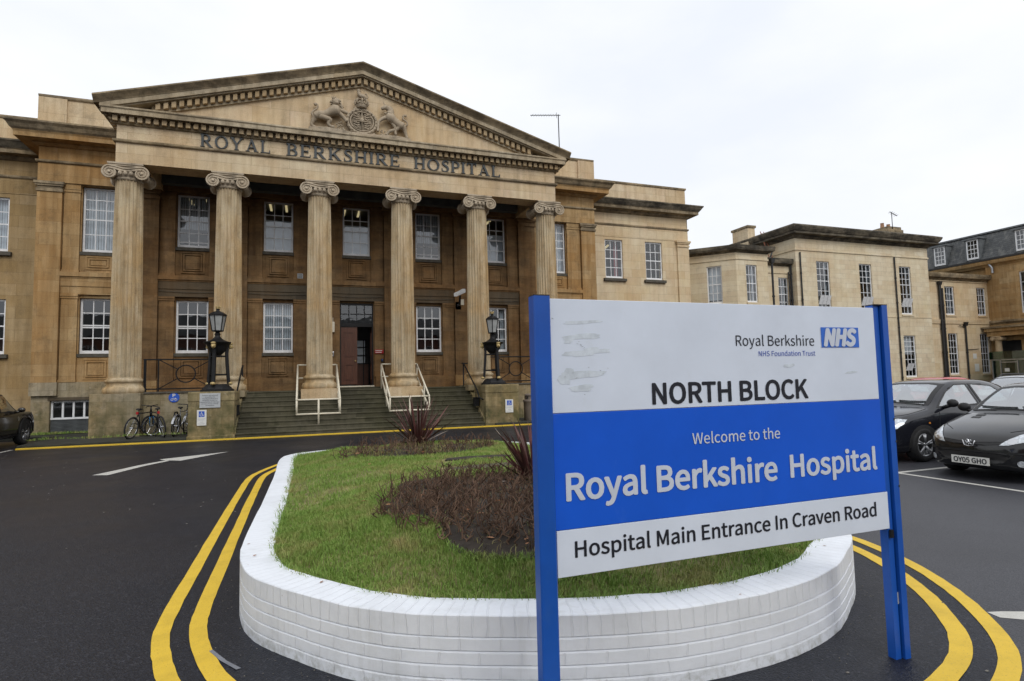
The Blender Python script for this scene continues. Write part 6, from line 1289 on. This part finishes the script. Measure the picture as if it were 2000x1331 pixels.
car('parked_car', (17.6 + 2.0, 13.45, 0), math.pi, 3.95, .825, STR, M['paint_red'], 'red hatchback of which only the roof shows behind the blue-black car', 'cars parked in the row behind', windows=hatch_windows(3.95, 1, .99), detail=det_plain)
car('parked_car', (9.9 + 2.0, 10.75, 0), math.pi, 3.83, .825, scale_st(HATCH, 3.83, 3.83, 1, .97), M['paint_white'], 'white hatchback mostly hidden behind the right sign post', 'cars parked in the bays', windows=hatch_windows(3.83, 1, .97), detail=det_plain)
car('parked_car', (18.6 + 2.0, 8.55, 0), math.pi, 4.1, .84, scale_st(HATCH, 3.83, 4.1, 1.02, 1.03), M['paint_white'], 'white car at the right edge, its roof just above the black hatchback', 'cars parked in the row behind', windows=hatch_windows(4.1, 1.02, 1.03), detail=det_plain)
SUV = [(0, .70, .40, .70, .86, .62), (.05, .84, .32, .86, 1.0, .74), (.22, .92, .28, 1.0, 1.10, .82), (.7, .955, .27, 1.06, 1.14, .84), (1.25, .965, .27, 1.09, 1.18, .85), (1.42, .965, .27, 1.10, 1.25, .82), (1.8, .965, .27, 1.11, 1.55, .76), (2.15, .965, .27, 1.12, 1.79, .73), (3.0, .965, .27, 1.13, 1.82, .73), (4.2, .96, .27, 1.14, 1.80, .72), (4.55, .95, .28, 1.13, 1.68, .74), (4.72, .92, .32, 1.08, 1.2, .78), (4.80, .82, .4, .9, 1.0, .7)]
SUV = [(a, b, c_, d * .91, e * .93, f_) for a, b, c_, d, e, f_ in SUV]
def det_suv(rt, bvh, L, W):
    mirrors(rt, L, W, 1.08, 1.62, M['paint_brown'])
    for s_ in (-1, 1):
        patch(rt, bvh, 'wing_badge', [(L / 2 - 1.52 + .055 * math.cos(a), 0.84 + .065 * math.sin(a)) for a in np.linspace(0, 6.283, 13)[:-1]], 'y', s_, M['chrome'], .006, .6, 1, nr_=2, dens=1)
        patch(rt, bvh, 'headlight', [(s_ * .55, .76), (s_ * .82, .76), (s_ * .82, .88), (s_ * .58, .88)], 'x', 1, M['lens'], .006)
        pts = [(L / 2 - 1.02 + .47 * math.cos(a), s_ * (W + .012), .39 + .47 * math.sin(a)) for a in np.linspace(0, math.pi, 15)]; q = MB(); q.tube(pts, .022, 5); q.build('arch_trim', M['black_trim'], rt, world=False)
        q = MB(); q.ell((L / 2 - 2.2, s_ * (W + .005), 1.0), (.1, .02, .02)); q.build('door_handle', M['paint_brown'], rt, world=False)
X = lambda d: 2.4 - d
suvw = {'front': ('x', 1, [(-.70, 1.14), (.70, 1.14), (.64, 1.57), (-.64, 1.57)]), 'rear': ('x', -1, [(-.66, 1.12), (.66, 1.12), (.62, 1.5), (-.62, 1.5)]), **{f's{s_}{i}': ('y', s_, [(X(a), 1.06), (X(b), 1.07), (X(d), 1.58), (X(c_), 1.56)]) for s_ in (-1, 1) for i, (a, b, c_, d) in enumerate(((1.55, 2.5, 2.02, 2.5), (2.58, 3.45, 2.58, 3.42), (3.53, 4.4, 3.50, 4.25)))}}
car('parked_car', (-9.34, 21.05, 0), math.pi / 2, 4.8, .965, SUV, M['paint_brown'], 'dark brown four-wheel-drive car at the left edge, nose in to the building', None, windows=suvw, wheels=(1.02, 3.85), wr=.385, detail=det_suv, cf=.16)
# ------------------------------------------------------------------ bicycles
def bicycle(loc, rz, lean, frame_m, lb, mud=False, bars='flat', steer=0.0, tube_m=None, saddle_h=.92):
    rt = empty('bicycle', loc, 0, lb, 'bicycle', 'bicycles leaning at the wall'); rt.rotation_euler = (lean, 0, rz); R_ = .335; A = (-.51, 0, R_); Bf = (.53, 0, R_); BB = (-.07, 0, .30); ST_ = (-.25, 0, .78); HT = (.36, 0, .80); HB_ = (.40, 0, .66)
    q = MB()
    for a, b, r in ((BB, ST_, .017), (ST_, HT, .018), (BB, HB_, .02), (HT, HB_, .021), (ST_, (-.27, 0, saddle_h - .03), .014)): q.tube([a, b], r, 7)
    for s_ in (-1, 1): q.tube([BB, (A[0], s_ * .06, A[2])], .010, 5); q.tube([ST_, (A[0], s_ * .06, A[2])], .009, 5)
    q.build('frame', frame_m, rt, smooth=True, world=False)
    fo = MB()
    for s_ in (-1, 1): fo.tube([(.415, s_ * .05, .64), (.46, s_ * .055, .52), (Bf[0], s_ * .055, Bf[2])], .013, 6)
    fo.tube([HB_, (.415, 0, .63)], .02, 6); fo.build('fork', tube_m or frame_m, rt, smooth=True, world=False)
    for c_, st_ in ((A, 0), (Bf, steer)):
        w_ = MB(); w_.tube([(c_[0] + R_ * math.cos(a) * math.cos(st_), R_ * math.cos(a) * math.sin(st_), c_[2] + R_ * math.sin(a)) for a in np.linspace(0, 6.283, 33)[:-1]], .024, 7, closed=True); wo_ = w_.build('wheel', M['tyre'], rt, smooth=True, world=False)
        s2 = MB(); s2.tube([(c_[0] + .30 * math.cos(a) * math.cos(st_), .30 * math.cos(a) * math.sin(st_), c_[2] + .30 * math.sin(a)) for a in np.linspace(0, 6.283, 33)[:-1]], .011, 5, closed=True)
        for k in range(20): a = 2 * math.pi * k / 20; s2.tube([(c_[0], .02 * (-1) ** k, c_[2]), (c_[0] + .30 * math.cos(a) * math.cos(st_), .30 * math.cos(a) * math.sin(st_), c_[2] + .30 * math.sin(a))], .0025, 3)
        s2.tube([(c_[0], -.05, c_[2]), (c_[0], .05, c_[2])], .022, 8); s2.build('rim', M['chrome'], wo_, world=False)
    h = MB(); hx_2, hz = .33, .98; h.tube([HT, (.345, 0, .93), (hx_2 + .05, 0, hz)], .015, 6)
    cs, sn = math.cos(steer), math.sin(steer); P_h = [(-.03, -.30), (.03, -.14), (.05, 0), (.03, .14), (-.03, .30)]; h.tube([(hx_2 + u * cs - v * sn, u * sn + v * cs, hz + .02) for u, v in P_h], .014, 6); h.build('handlebar', M['bike_black'], rt, smooth=True, world=False)
    s3 = MB(); s3.ell((-.30, 0, saddle_h), (.10, .075, .035), 10, 6); s3.ell((-.18, 0, saddle_h - .005), (.10, .03, .028), 8, 6); s3.build('saddle', M['black_trim'], rt, smooth=True, world=False)
    c3 = MB(); c3.tube([(BB[0] + .10 * math.cos(a), -.05, BB[2] + .10 * math.sin(a)) for a in np.linspace(0, 6.283, 17)[:-1]], .008, 4, closed=True); c3.tube([(BB[0] + .10, -.07, BB[2] - .14), BB, (BB[0] - .10, .07, BB[2] + .14)], .012, 5); c3.box(BB[0] + .06, BB[0] + .15, -.16, -.07, BB[2] - .15, BB[2] - .13); c3.box(BB[0] - .15, BB[0] - .06, .07, .16, BB[2] + .13, BB[2] + .15); c3.build('crank', M['bike_black'], rt, world=False)
    if mud:
        for c_ in (A, Bf):
            m3 = MB()
            for i, a in enumerate(np.linspace(.3, 2.9, 14)[:-1]): a2 = a + .2; m3.quad((c_[0] + .375 * math.cos(a), -.032, c_[2] + .375 * math.sin(a)), (c_[0] + .375 * math.cos(a), .032, c_[2] + .375 * math.sin(a)), (c_[0] + .375 * math.cos(a2), .032, c_[2] + .375 * math.sin(a2)), (c_[0] + .375 * math.cos(a2), -.032, c_[2] + .375 * math.sin(a2)))
            m3.build('mudguard', M['alloy'], rt, world=False)
    else:
        r3 = MB(); r3.box(-.36, -.31, -.03, .03, saddle_h - .16, saddle_h - .08); r3.build('rear_reflector', M['red'], rt, world=False)
    return rt
bicycle((-5.10, 21.75, .105), math.radians(72), .14, M['bike_black'], 'black bicycle with a red rear reflector, leftmost at the wall')
bicycle((-4.58, 21.72, .105), math.radians(118), -.12, M['bike_black'], 'dark bicycle with a light blue fork and turned front wheel, middle of the three', steer=.7, tube_m=M['blue_frame'])
bicycle((-3.98, 21.95, .105), math.radians(82), .10, M['alloy'], 'silver bicycle with pale mudguards beside the left pedestal', mud=True)
rk_ = MB(); rk_.tube([(-4.18, 22.0, .1), (-4.18, 22.0, .75), (-4.18, 22.1, .85), (-4.18, 22.5, .85), (-4.18, 22.6, .75), (-4.18, 22.6, .1)], .025, 7); lab(rk_.build('bicycle_stand', M['black_iron'], None, smooth=True), 'black hoop bicycle stand next to the silver bicycle', 'bicycle stand')
vg = blades(1300, (-9.3, -6.8, 24.95, 25.3), .03, .12, .012, 1.2, 'verge_grass', M['grass'], lambda P: RNG.random(len(P)) < .8, 21); lab(vg, kind='stuff'); vg.location.z = -.40
vg = blades(700, (-7.7, -3.6, 20.56, 20.72), .03, .10, .01, 1.2, 'verge_grass', M['grass'], lambda P: RNG.random(len(P)) < .6, 22); lab(vg, kind='stuff'); vg.location.z = -.29
# ------------------------------------------------------------------ ranges to the right
RB = empty('ward_building', (37, 30, 0), 0, 'cream stone ward block with a heavy sooty cornice and a canted bay at its left', 'building'); P_ = RB
YB = 29.5; bx0, bx1 = 31.05, 43.85
wv3 = [(32.85, 34.03), (36.82, 38.01), (40.78, 41.97)]
hs_ = [(a, b, 5.82, 9.37) for a, b in wv3] + [(a, b, 1.25, 4.28) for a, b in wv3]
mb = MB(); facade(mb, TY(YB), bx0, bx1, 0, 10.1, hs_, .2); mb.quad((bx0, YB, 0), (bx0, YB + 12, 0), (bx0, YB + 12, 10.1), (bx0, YB, 10.1)); mb.quad((bx1, YB, 0), (bx1, YB + 12, 0), (bx1, YB + 12, 10.1), (bx1, YB, 10.1)); mb.build('wall', M['stone_cream'], P_)
for i, (a, b) in enumerate(wv3):
    for z0, z1 in ((5.82, 9.37), (1.25, 4.28)):
        wd_ = window(TY(YB), a, b, z0, z1, P_, 3, 6, d=.08, meet=.62, blind='roller' if z0 < 5 else 'curtain', blind_frac=.45, sillm='stone_cream')
        hp = MB(); h_ = (z1 - z0) * .17
        for k in range(3):
            u0 = a + .1 + k * (b - a - .2) / 3; u1 = u0 + (b - a - .2) / 3 - .03; zz = z0 + (z1 - z0) * .16
            if (i + k) % 3 == 1 and z0 < 5: continue
            T = TY(YB); hp.hexa([T(u0, .06, zz), T(u1, .06, zz), T(u1, .09, zz), T(u0, .09, zz), T(u0, -.16, zz + h_), T(u1, -.16, zz + h_), T(u1, -.13, zz + h_), T(u0, -.13, zz + h_)])
        hp.build('hopper_pane', M['frame'], wd_)
path = [(bx0, YB + 12), (bx0, YB), (bx1, YB), (bx1, YB + 12)]
band('string_course', [(.0, 10.0), (.06, 10.04), (.06, 10.14), (-.2, 10.14), (-.2, 10.0)], path, M['stone_cream']); band('frieze', [(.01, 10.14), (.01, 10.85), (-.3, 10.85), (-.3, 10.14)], path, M['stone_cream'])
band('cornice', [(.05, 10.85), (.18, 10.98), (.20, 11.05), (.55, 11.08), (.55, 11.22), (.60, 11.25), (-.3, 11.25), (-.3, 10.85)], path, M['cornice_black']); band('cymatium', [(.60, 11.25), (.68, 11.38), (.74, 11.52), (.74, 11.60), (.3, 11.78), (-.3, 11.80), (-.3, 11.25)], path, M['cornice_black'])
band('string_course', [(.0, 5.56), (.03, 5.58), (.03, 5.66), (-.2, 5.66), (-.2, 5.56)], path, M['stone_cream']); MB().box(bx0 + .3, bx1 - .3, YB + .3, YB + 12, 11.5, 11.6).build('flat_roof', M['lead'], P_)
rr = MB(); 
for z0, z1 in ((.9, 4.9), (5.4, 9.8)): rr.quad((bx0, YB + 2.5, z0), (bx1, YB + 2.5, z0), (bx1, YB + 2.5, z1), (bx0, YB + 2.5, z1)); rr.quad((bx0, YB + .2, z1), (bx1, YB + .2, z1), (bx1, YB + 2.5, z1), (bx0, YB + 2.5, z1)); rr.quad((bx0, YB + .2, z0), (bx1, YB + .2, z0), (bx1, YB + 2.5, z0), (bx0, YB + 2.5, z0))
rr.quad((bx1 - .05, YB + .2, 0), (bx1 - .05, YB + 3, 0), (bx1 - .05, YB + 3, 10), (bx1 - .05, YB + .2, 10)); rr.build('room', M['dark'], P_)
def pipe(x, z0, z1, y, r=.06, head=True, name='drainpipe'):
    q = MB(); q.tube([(x, y, z0), (x, y, z1)], r, 8)
    for k in range(int((z1 - z0) / 1.8)): z = z0 + 1.2 + k * 1.8; q.tube([(x, y, z), (x, y, z + .10)], r * 1.35, 8)
    if head: q.hexa([(x - .10, y - .10, z1 - .1), (x + .10, y - .10, z1 - .1), (x + .10, y + .08, z1 - .1), (x - .10, y + .08, z1 - .1), (x - .17, y - .15, z1 + .2), (x + .17, y - .15, z1 + .2), (x + .17, y + .08, z1 + .2), (x - .17, y + .08, z1 + .2)])
    return q.build(name, M['black_pipe'], P_)
pipe(31.38, 0, 9.9, YB - .08, .05, False); pipe(40.28, 0, 10.0, YB - .08, .05, False)
# canted bay and the low link between bay and block
def poly_wall(name, P, z0, z1, mt): 
    mb = MB()
    for a, b in zip(P[:-1], P[1:]): mb.quad((a[0], a[1], z0), (b[0], b[1], z0), (b[0], b[1], z1), (a[0], a[1], z1))
    return mb.build(name, mt, P_)
BY = 28.6; bay = [(23.0, 36), (23.0, 30.9), (25.25, BY), (27.75, BY), (27.75, 32)]
T1 = TY(BY); mb = MB(); hb = [(26.0, 26.86, 6.22, 8.62), (26.0, 26.86, 1.6, 4.2)]; facade(mb, T1, 25.25, 27.75, 0, 8.98, hb, .18)
dv = np.array([25.25 - 23.0, BY - 30.9]); dl_ = float(np.linalg.norm(dv)); dv = dv / dl_; nv = np.array([-dv[1], dv[0]])
T2 = lambda u, d, z: (23.0 + dv[0] * u + nv[0] * d, 30.9 + dv[1] * u + nv[1] * d, z); hc = [(1.45, 2.35, 6.22, 8.62), (1.45, 2.35, 1.6, 4.2)]; facade(mb, T2, 0, dl_, 0, 8.98, hc, .18)
mb.quad((23, 30.9, 0), (23, 38, 0), (23, 38, 8.98), (23, 30.9, 8.98)); mb.quad((27.75, BY, 0), (27.75, 33, 0), (27.75, 33, 8.98), (27.75, BY, 8.98)); mb.build('bay_wall', M['stone_cream'], P_)
for h in hb: window(T1, *h, P_, 3, 4, d=.08, blind='curtain', blind_frac=.9, sillm='stone_cream')
for h in hc: window(T2, *h, P_, 3, 4, d=.08, blind='roller', blind_frac=.9, sillm='stone_cream')
bp = [(23.0, 38), (23.0, 30.9), (25.25, BY), (27.75, BY), (27.75, 33)]
band('bay_string', [(.0, 8.90), (.05, 8.93), (.05, 9.02), (-.2, 9.02), (-.2, 8.90)], bp, M['stone_cream']); band('bay_frieze', [(.01, 9.02), (.01, 9.36), (-.2, 9.36), (-.2, 9.02)], bp, M['stone_cream'])
band('bay_cornice', [(.04, 9.36), (.14, 9.44), (.32, 9.50), (.36, 9.62), (.36, 9.80), (-.3, 9.88), (-.3, 9.36)], bp, M['cornice_black']); MB().prism([(23.2, 38), (23.2, 31.0), (25.3, BY + .2), (27.6, BY + .2), (27.6, 38)], 9.6, 9.75, lambda u, v, d: (u, v, d)).build('flat_roof', M['lead'], P_)
dk = MB(); dk.quad((23.5, 32, 0), (27.6, 30.2, 0), (27.6, 30.2, 8.9), (23.5, 32, 8.9)); dk.build('room', M['dark'], P_)
YL = 30.0; mb = MB(); hl_ = [(29.95, 30.8, 5.9, 8.2), (29.95, 30.8, 1.5, 4.0)]; facade(mb, TY(YL), 27.75, bx0, 0, 9.0, hl_, .18); mb.build('link_wall', M['stone_cream'], P_)
for h in hl_: window(TY(YL), *h, P_, 3, 4, d=.08, blind='curtain', blind_frac=.8, sillm='stone_cream')
band('link_cornice', [(.02, 8.98), (.12, 9.06), (.30, 9.12), (.34, 9.28), (.34, 9.46), (-.3, 9.54), (-.3, 8.98)], [(27.76, YL), (bx0 - .02, YL)], M['cornice_black']); band('link_string', [(0, 8.45), (.05, 8.48), (.05, 8.56), (-.1, 8.56), (-.1, 8.45)], [(27.76, YL), (bx0 - .02, YL)], M['stone_cream'])
MB().box(27.8, bx0, YL + .1, 36, 9.3, 9.4).build('flat_roof', M['lead'], P_); MB().quad((27.9, YL + 1.2, 0), (bx0, YL + 1.2, 0), (bx0, YL + 1.2, 9), (27.9, YL + 1.2, 9)).quad((bx0 - .04, YL + .19, 0), (bx0 - .04, YL + 1.2, 0), (bx0 - .04, YL + 1.2, 9), (bx0 - .04, YL + .19, 9)).quad((27.9, YL + .19, 8.9), (bx0, YL + .19, 8.9), (bx0, YL + 1.2, 8.9), (27.9, YL + 1.2, 8.9)).build('room', M['dark'], P_)
pipe(28.05, 0, 8.9, YL - 1.45 + .0, .07); q = MB(); q.tube([(27.9, BY - .1, 9.0), (28.3, BY + .3, 9.25), (28.6, BY + .3, 9.9)], .05, 7); q.build('vent_pipe', M['black_pipe'], P_)
pipe(30.98, 0, 9.2, YL - .1, .065); pipe(30.78, 0, 8.6, YL - .1, .045, False); pipe(22.95, 0, 8.8, 30.8, .05, False)
q = MB(); q.box(30.35, 31.0, 33.0, 34.6, 9.4, 12.45); q.build('chimney_stack', M['stone_pale'], P_); q = MB(); q.box(30.28, 31.07, 32.93, 34.67, 12.45, 12.62); q.build('chimney_cap', M['cornice'], P_)
q = MB()
for x in (30.55, 30.85):
    q.tube([(x, 31.2, 9.6), (x, 32.0, 11.9)], .03, 5)
for k in range(6): q.tube([(30.55, 31.3 + k * .13, 9.9 + k * .37), (30.85, 31.3 + k * .13, 9.9 + k * .37)], .022, 5)
lab(q.build('roof_ladder', M['rust'], None), 'short rusty red ladder against the left side of the ward block roof', 'ladder')
q = MB(); q.box(44.65, 46.1, 33.0, 34.4, 11.0, 13.05); q.box(44.5, 46.25, 32.85, 34.55, 13.05, 13.3); q.box(44.6, 46.15, 32.95, 34.45, 13.3, 13.55); co_ = q.build('chimney', M['cornice'], P_)
pots = MB(); pots.lathe([(.16, 13.55), (.13, 13.95), (.15, 14.0)], 12, (45.0, 33.7, 0)); pots.lathe([(.16, 13.55), (.13, 13.9), (.15, 13.95)], 12, (45.7, 33.7, 0)); pots.build('chimney_pot', simple('clay_pot', (.35, .2, .12), .9), co_)
rt = empty('aerial', (45.1, 33, 13.5), 0, 'small forked aerial on the chimney at the right end of the ward block', 'aerial'); q = MB(); q.tube([(45.1, 32.9, 13.0), (45.1, 32.9, 14.7)], .03, 5); q.tube([(44.9, 32.9, 14.75), (45.7, 32.9, 14.45)], .025, 5)
for k in range(4): q.tube([(45.0 + k * .2, 32.7, 14.7 - k * .07), (45.0 + k * .2, 33.1, 14.7 - k * .07)], .015, 4)
q.build('mast', M['black_iron'], rt)
# low two-storey link to the mansard range
LB = empty('link_building', (48, 30, 0), 0, 'low two-storey buff stone link with thick black drainpipes, right of the ward block', 'building'); P_ = LB; YK = 30.05
wk = [(46.33, 47.40), (50.0, 51.06)]; hk = [(a, b, 5.95, 8.18) for a, b in wk] + [(a, b, 1.36, 4.52) for a, b in wk]
mb = MB(); facade(mb, TY(YK), bx1 + .01, 51.8, 0, 8.5, hk, .18); mb.build('wall', M['stone_wing'], P_)
for h in hk: window(TY(YK), *h, P_, 3, 4 if h[2] > 5 else 6, d=.08, sillm='stone_wing', blind='curtain' if h[2] > 5 else None)
pk = [(bx1 + .02, YK), (51.75, YK)]
band('string_course', [(.0, 8.5), (.05, 8.54), (.05, 8.62), (-.2, 8.62), (-.2, 8.5)], pk, M['stone_wing']); band('cornice', [(.04, 8.62), (.16, 8.76), (.34, 8.82), (.38, 9.0), (.38, 9.16), (-.3, 9.28), (-.3, 8.62)], pk, M['cornice']); band('string_course', [(.0, 5.22), (.06, 5.26), (.09, 5.58), (-.1, 5.60), (-.1, 5.22)], pk, M['stone_wing'])
MB().box(bx1, 51.8, YK + .1, 38, 9.0, 9.1).build('flat_roof', M['lead'], P_); MB().quad((bx1, YK + 1.6, 0), (51.8, YK + 1.6, 0), (51.8, YK + 1.6, 8.6), (bx1, YK + 1.6, 8.6)).build('room', M['dark'], P_)
pipe(45.60, 0, 8.3, YK - .13, .10); pipe(45.92, 0, 8.0, YK - .1, .06, False); pipe(48.25, 0, 5.2, YK - .1, .06); pipe(51.62, 0, 8.3, YK - .2, .09); q = MB(); q.tube([(48.2, YK - .08, 5.0), (47.6, YK - .08, 5.15)], .03, 5); q.tube([(48.3, YK - .06, 3.25), (49.6, YK - .06, 3.3)], .025, 5); q.build('branch_pipe', M['black_pipe'], P_)
plaque('wall_notice', 49.0, 49.4, 2.55, 2.95, YK - .005, M['plate'], 'small square white notice on the link wall beside a drainpipe', 'notice'); plaque('wall_notice', 49.1, 49.6, 1.55, 2.15, YK - .005, M['plate'], 'white portrait notice low on the link wall near the glass canopy', 'notice')
# mansard range running towards the camera on the far right
MR = empty('mansard_building', (51.3, 26, 0), 0, 'orange stone range with a slate mansard roof and white dormers, far right', 'building'); P_ = MR; XM = 51.3; TM = TXf(XM)
hm = [(26.3, 27.8, 5.9, 9.1), (23.0, 24.4, 5.9, 9.1), (23.0, 24.4, 1.2, 4.4), (28.0, 29.5, .1, 3.9)]
mb = MB(); facade(mb, TM, 14, YK, 0, 9.9, hm, .22); mb.quad((XM, 14, 0), (XM + 9, 14, 0), (XM + 9, 14, 12.7), (XM, 14, 12.7)); facade(mb, TXf(XM + .3), YK, 36, 8, 9.9, [], .2); mb.build('wall', M['stone'], P_)
for h in hm[:3]: window(TM, *h, P_, 3, 4, d=.08, sillm='stone')
pm_ = [(XM, 36), (XM, 14)]
band('cornice', [(.03, 9.85), (.12, 9.95), (.30, 10.05), (.34, 10.2), (.34, 10.32), (-.3, 10.32), (-.3, 9.85)], pm_, M['stone']); band('gutter', [(.34, 10.32), (.40, 10.34), (.40, 10.48), (.2, 10.48), (.2, 10.32)], pm_, M['black_pipe']); band('string_course', [(0, 5.2), (.12, 5.3), (.2, 5.36), (.2, 5.5), (-.1, 5.5), (-.1, 5.2)], [(XM, YK - .1), (XM, 14)], M['cornice'])
rf = MB(); rf.quad((XM - .15, 36, 10.42), (XM - .15, 14, 10.42), (XM + .85, 14, 12.75), (XM + .85, 36, 12.75)); rf.quad((XM + .85, 36, 12.75), (XM + .85, 14, 12.75), (XM + 9, 14, 13.0), (XM + 9, 36, 13.0)); rf.quad((XM - .15, 36, 10.3), (XM + 9, 36, 10.3), (XM + 9, 36, 12.8), (XM + .85, 36, 12.75)); rf.build('mansard_roof', M['slate'], P_); MB().box(XM + .7, XM + .9, 14, 36, 12.72, 12.84).build('roof_edge', M['lead'], P_)
for (y0, y1) in ((32.93, 33.83), (30.36, 31.25), (26.9, 27.77), (23.6, 24.5)):
    MB().box(XM - .12, XM + 1.2, y0 - .12, y0 - .02, 10.6, 12.28).build('dormer_cheek', M['lead'], P_); MB().box(XM - .12, XM + 1.2, y1 + .02, y1 + .12, 10.6, 12.28).build('dormer_cheek', M['lead'], P_); q = MB(); q.box(XM - .28, XM + 1.3, y0 - .2, y1 + .2, 12.28, 12.42); q.build('dormer_roof', M['lead'], P_)
    window(TXf(XM - .14), y0, y1, 10.66, 12.27, P_, 3, 4, d=.02, sill=False, bar=.035, fr=.09); MB().box(XM + .3, XM + .32, y0, y1, 10.6, 12.3).build('room', M['dark'], P_)
MB().box(XM + 1.4, XM + 1.5, 14, 40, 0, 9.8).build('room', M['dark'], P_)
q = MB(); q.tube([(XM - .15, 29.75, 10.35), (XM - .2, 29.7, 10.1), (XM - .12, 29.5, 9.7), (XM - .1, 29.5, 9.3)], .08, 7); q.build('downpipe', M['alloy'], P_)
# porch: stone entablature with a column, then the glass entrance canopy
q = MB(); q.box(XM - .9, XM, 25.0, 29.8, 4.25, 4.62); q.box(XM - 1.05, XM, 24.9, 29.9, 4.62, 4.85); q.build('porch_entablature', M['stone'], P_); q = MB(); q.box(XM - 1.2, XM, 24.8, 30.0, 4.86, 5.0); q.build('porch_cornice', M['cornice'], P_)
for y in (29.2, 25.6):
    q = MB(); q.lathe([(.26, 0), (.25, .3), (.21, 3.9), (.28, 4.0), (.30, 4.1), (.24, 4.12)], 20, (XM - .6, y, 0)); q.lathe([(.13, -.30), (.16, -.28), (.16, .28), (.13, .30)], 12, T=lambda a, b, d, y=y: (XM - .6 + d, y - .26 + a, 4.05 + b)); q.lathe([(.13, -.30), (.16, -.28), (.16, .28), (.13, .30)], 12, T=lambda a, b, d, y=y: (XM - .6 + d, y + .26 + a, 4.05 + b)); q.box(XM - .9, XM - .3, y - .3, y + .3, 4.15, 4.25); q.build('porch_column', M['stone_pale'], P_, smooth=True, angle=35)
GC = empty('entrance_canopy', (48.3, 27, 0), 0, 'green glass entrance lobby with a frameless canopy below the porch', 'canopy'); P_ = GC; gx = 48.3
q = MB(); q.box(gx - .02, gx, 22.0, 28.5, 2.42, 2.95); q.box(gx, gx + 2.0, 28.48, 28.5, 2.42, 2.95); q.build('glass_fascia', M['canopy'], P_)
q = MB(); q.box(gx + .1, gx + .12, 22.0, 28.4, .02, 2.40); q.box(gx + .1, gx + 2, 28.38, 28.4, .02, 2.40); q.build('glass_wall', M['canopy'], P_)
q = MB()
for y in (28.38, 27.84, 26.75, 25.6, 24.4, 23.2, 22.02): q.box(gx + .05, gx + .15, y - .03, y + .03, 0, 2.42)
q.box(gx + .05, gx + .15, 22.05, 28.35, 2.34, 2.42); q.box(gx + .055, gx + .145, 26.78, 27.81, 2.16, 2.22); q.build('metal_frame', M['alloy'], P_); q = MB(); q.box(gx, gx + 2.9, 22, 28.45, 2.96, 3.0); q.build('canopy_roof', M['canopy'], P_); MB().box(gx + .8, gx + .82, 22.2, 28.2, 0, 2.4).build('lobby_wall', M['dark'], P_)
q = MB(); q.box(gx + .08, gx + .09, 27.3, 27.6, 1.5, 1.75); q.build('door_notice', M['plate'], P_)

# ------------------------------------------------------------------ brick terrace across the road (behind the viewpoint; mirrored in the lower windows)
TB = empty('terrace_building', (0, -30, 0), 0, 'long red brick terrace with slate roof across the road from the hospital', 'building'); P_ = TB
M['brick'] = stone('red_brick', (.22, .085, .05), (.30, .12, .07), (.2, .08, .05), .4, block=(.225, .075), joint=.008)
tw = []
for k in range(16):
    x = -46 + k * 6.2; tw += [(x, x + 1.2, 1.2, 3.1), (x + 2.6, x + 3.8, 1.2, 3.1), (x, x + 1.2, 5.0, 6.9), (x + 2.6, x + 3.8, 5.0, 6.9)]
TT = lambda u, d, z: (u, -30 - d, z)
mb = MB(); facade(mb, TT, -50, 54, 0, 8.2, tw, .15); mb.build('wall', M['brick'], P_)
for h in tw: window(TT, *h, P_, 2, 2, d=.06, sill=False)
rf = MB(); rf.quad((-50, -29.6, 8.1), (54, -29.6, 8.1), (54, -34, 11.2), (-50, -34, 11.2)); rf.build('roof', M['slate'], P_)
for k in range(9): x = -44 + k * 11.5; MB().box(x, x + 1.4, -34.6, -33.8, 9.5, 12.9).build('chimney', M['brick'], P_)
MB().box(-50, 54, -32.5, -32.4, 0, 8.1).build('room', M['dark'], P_)
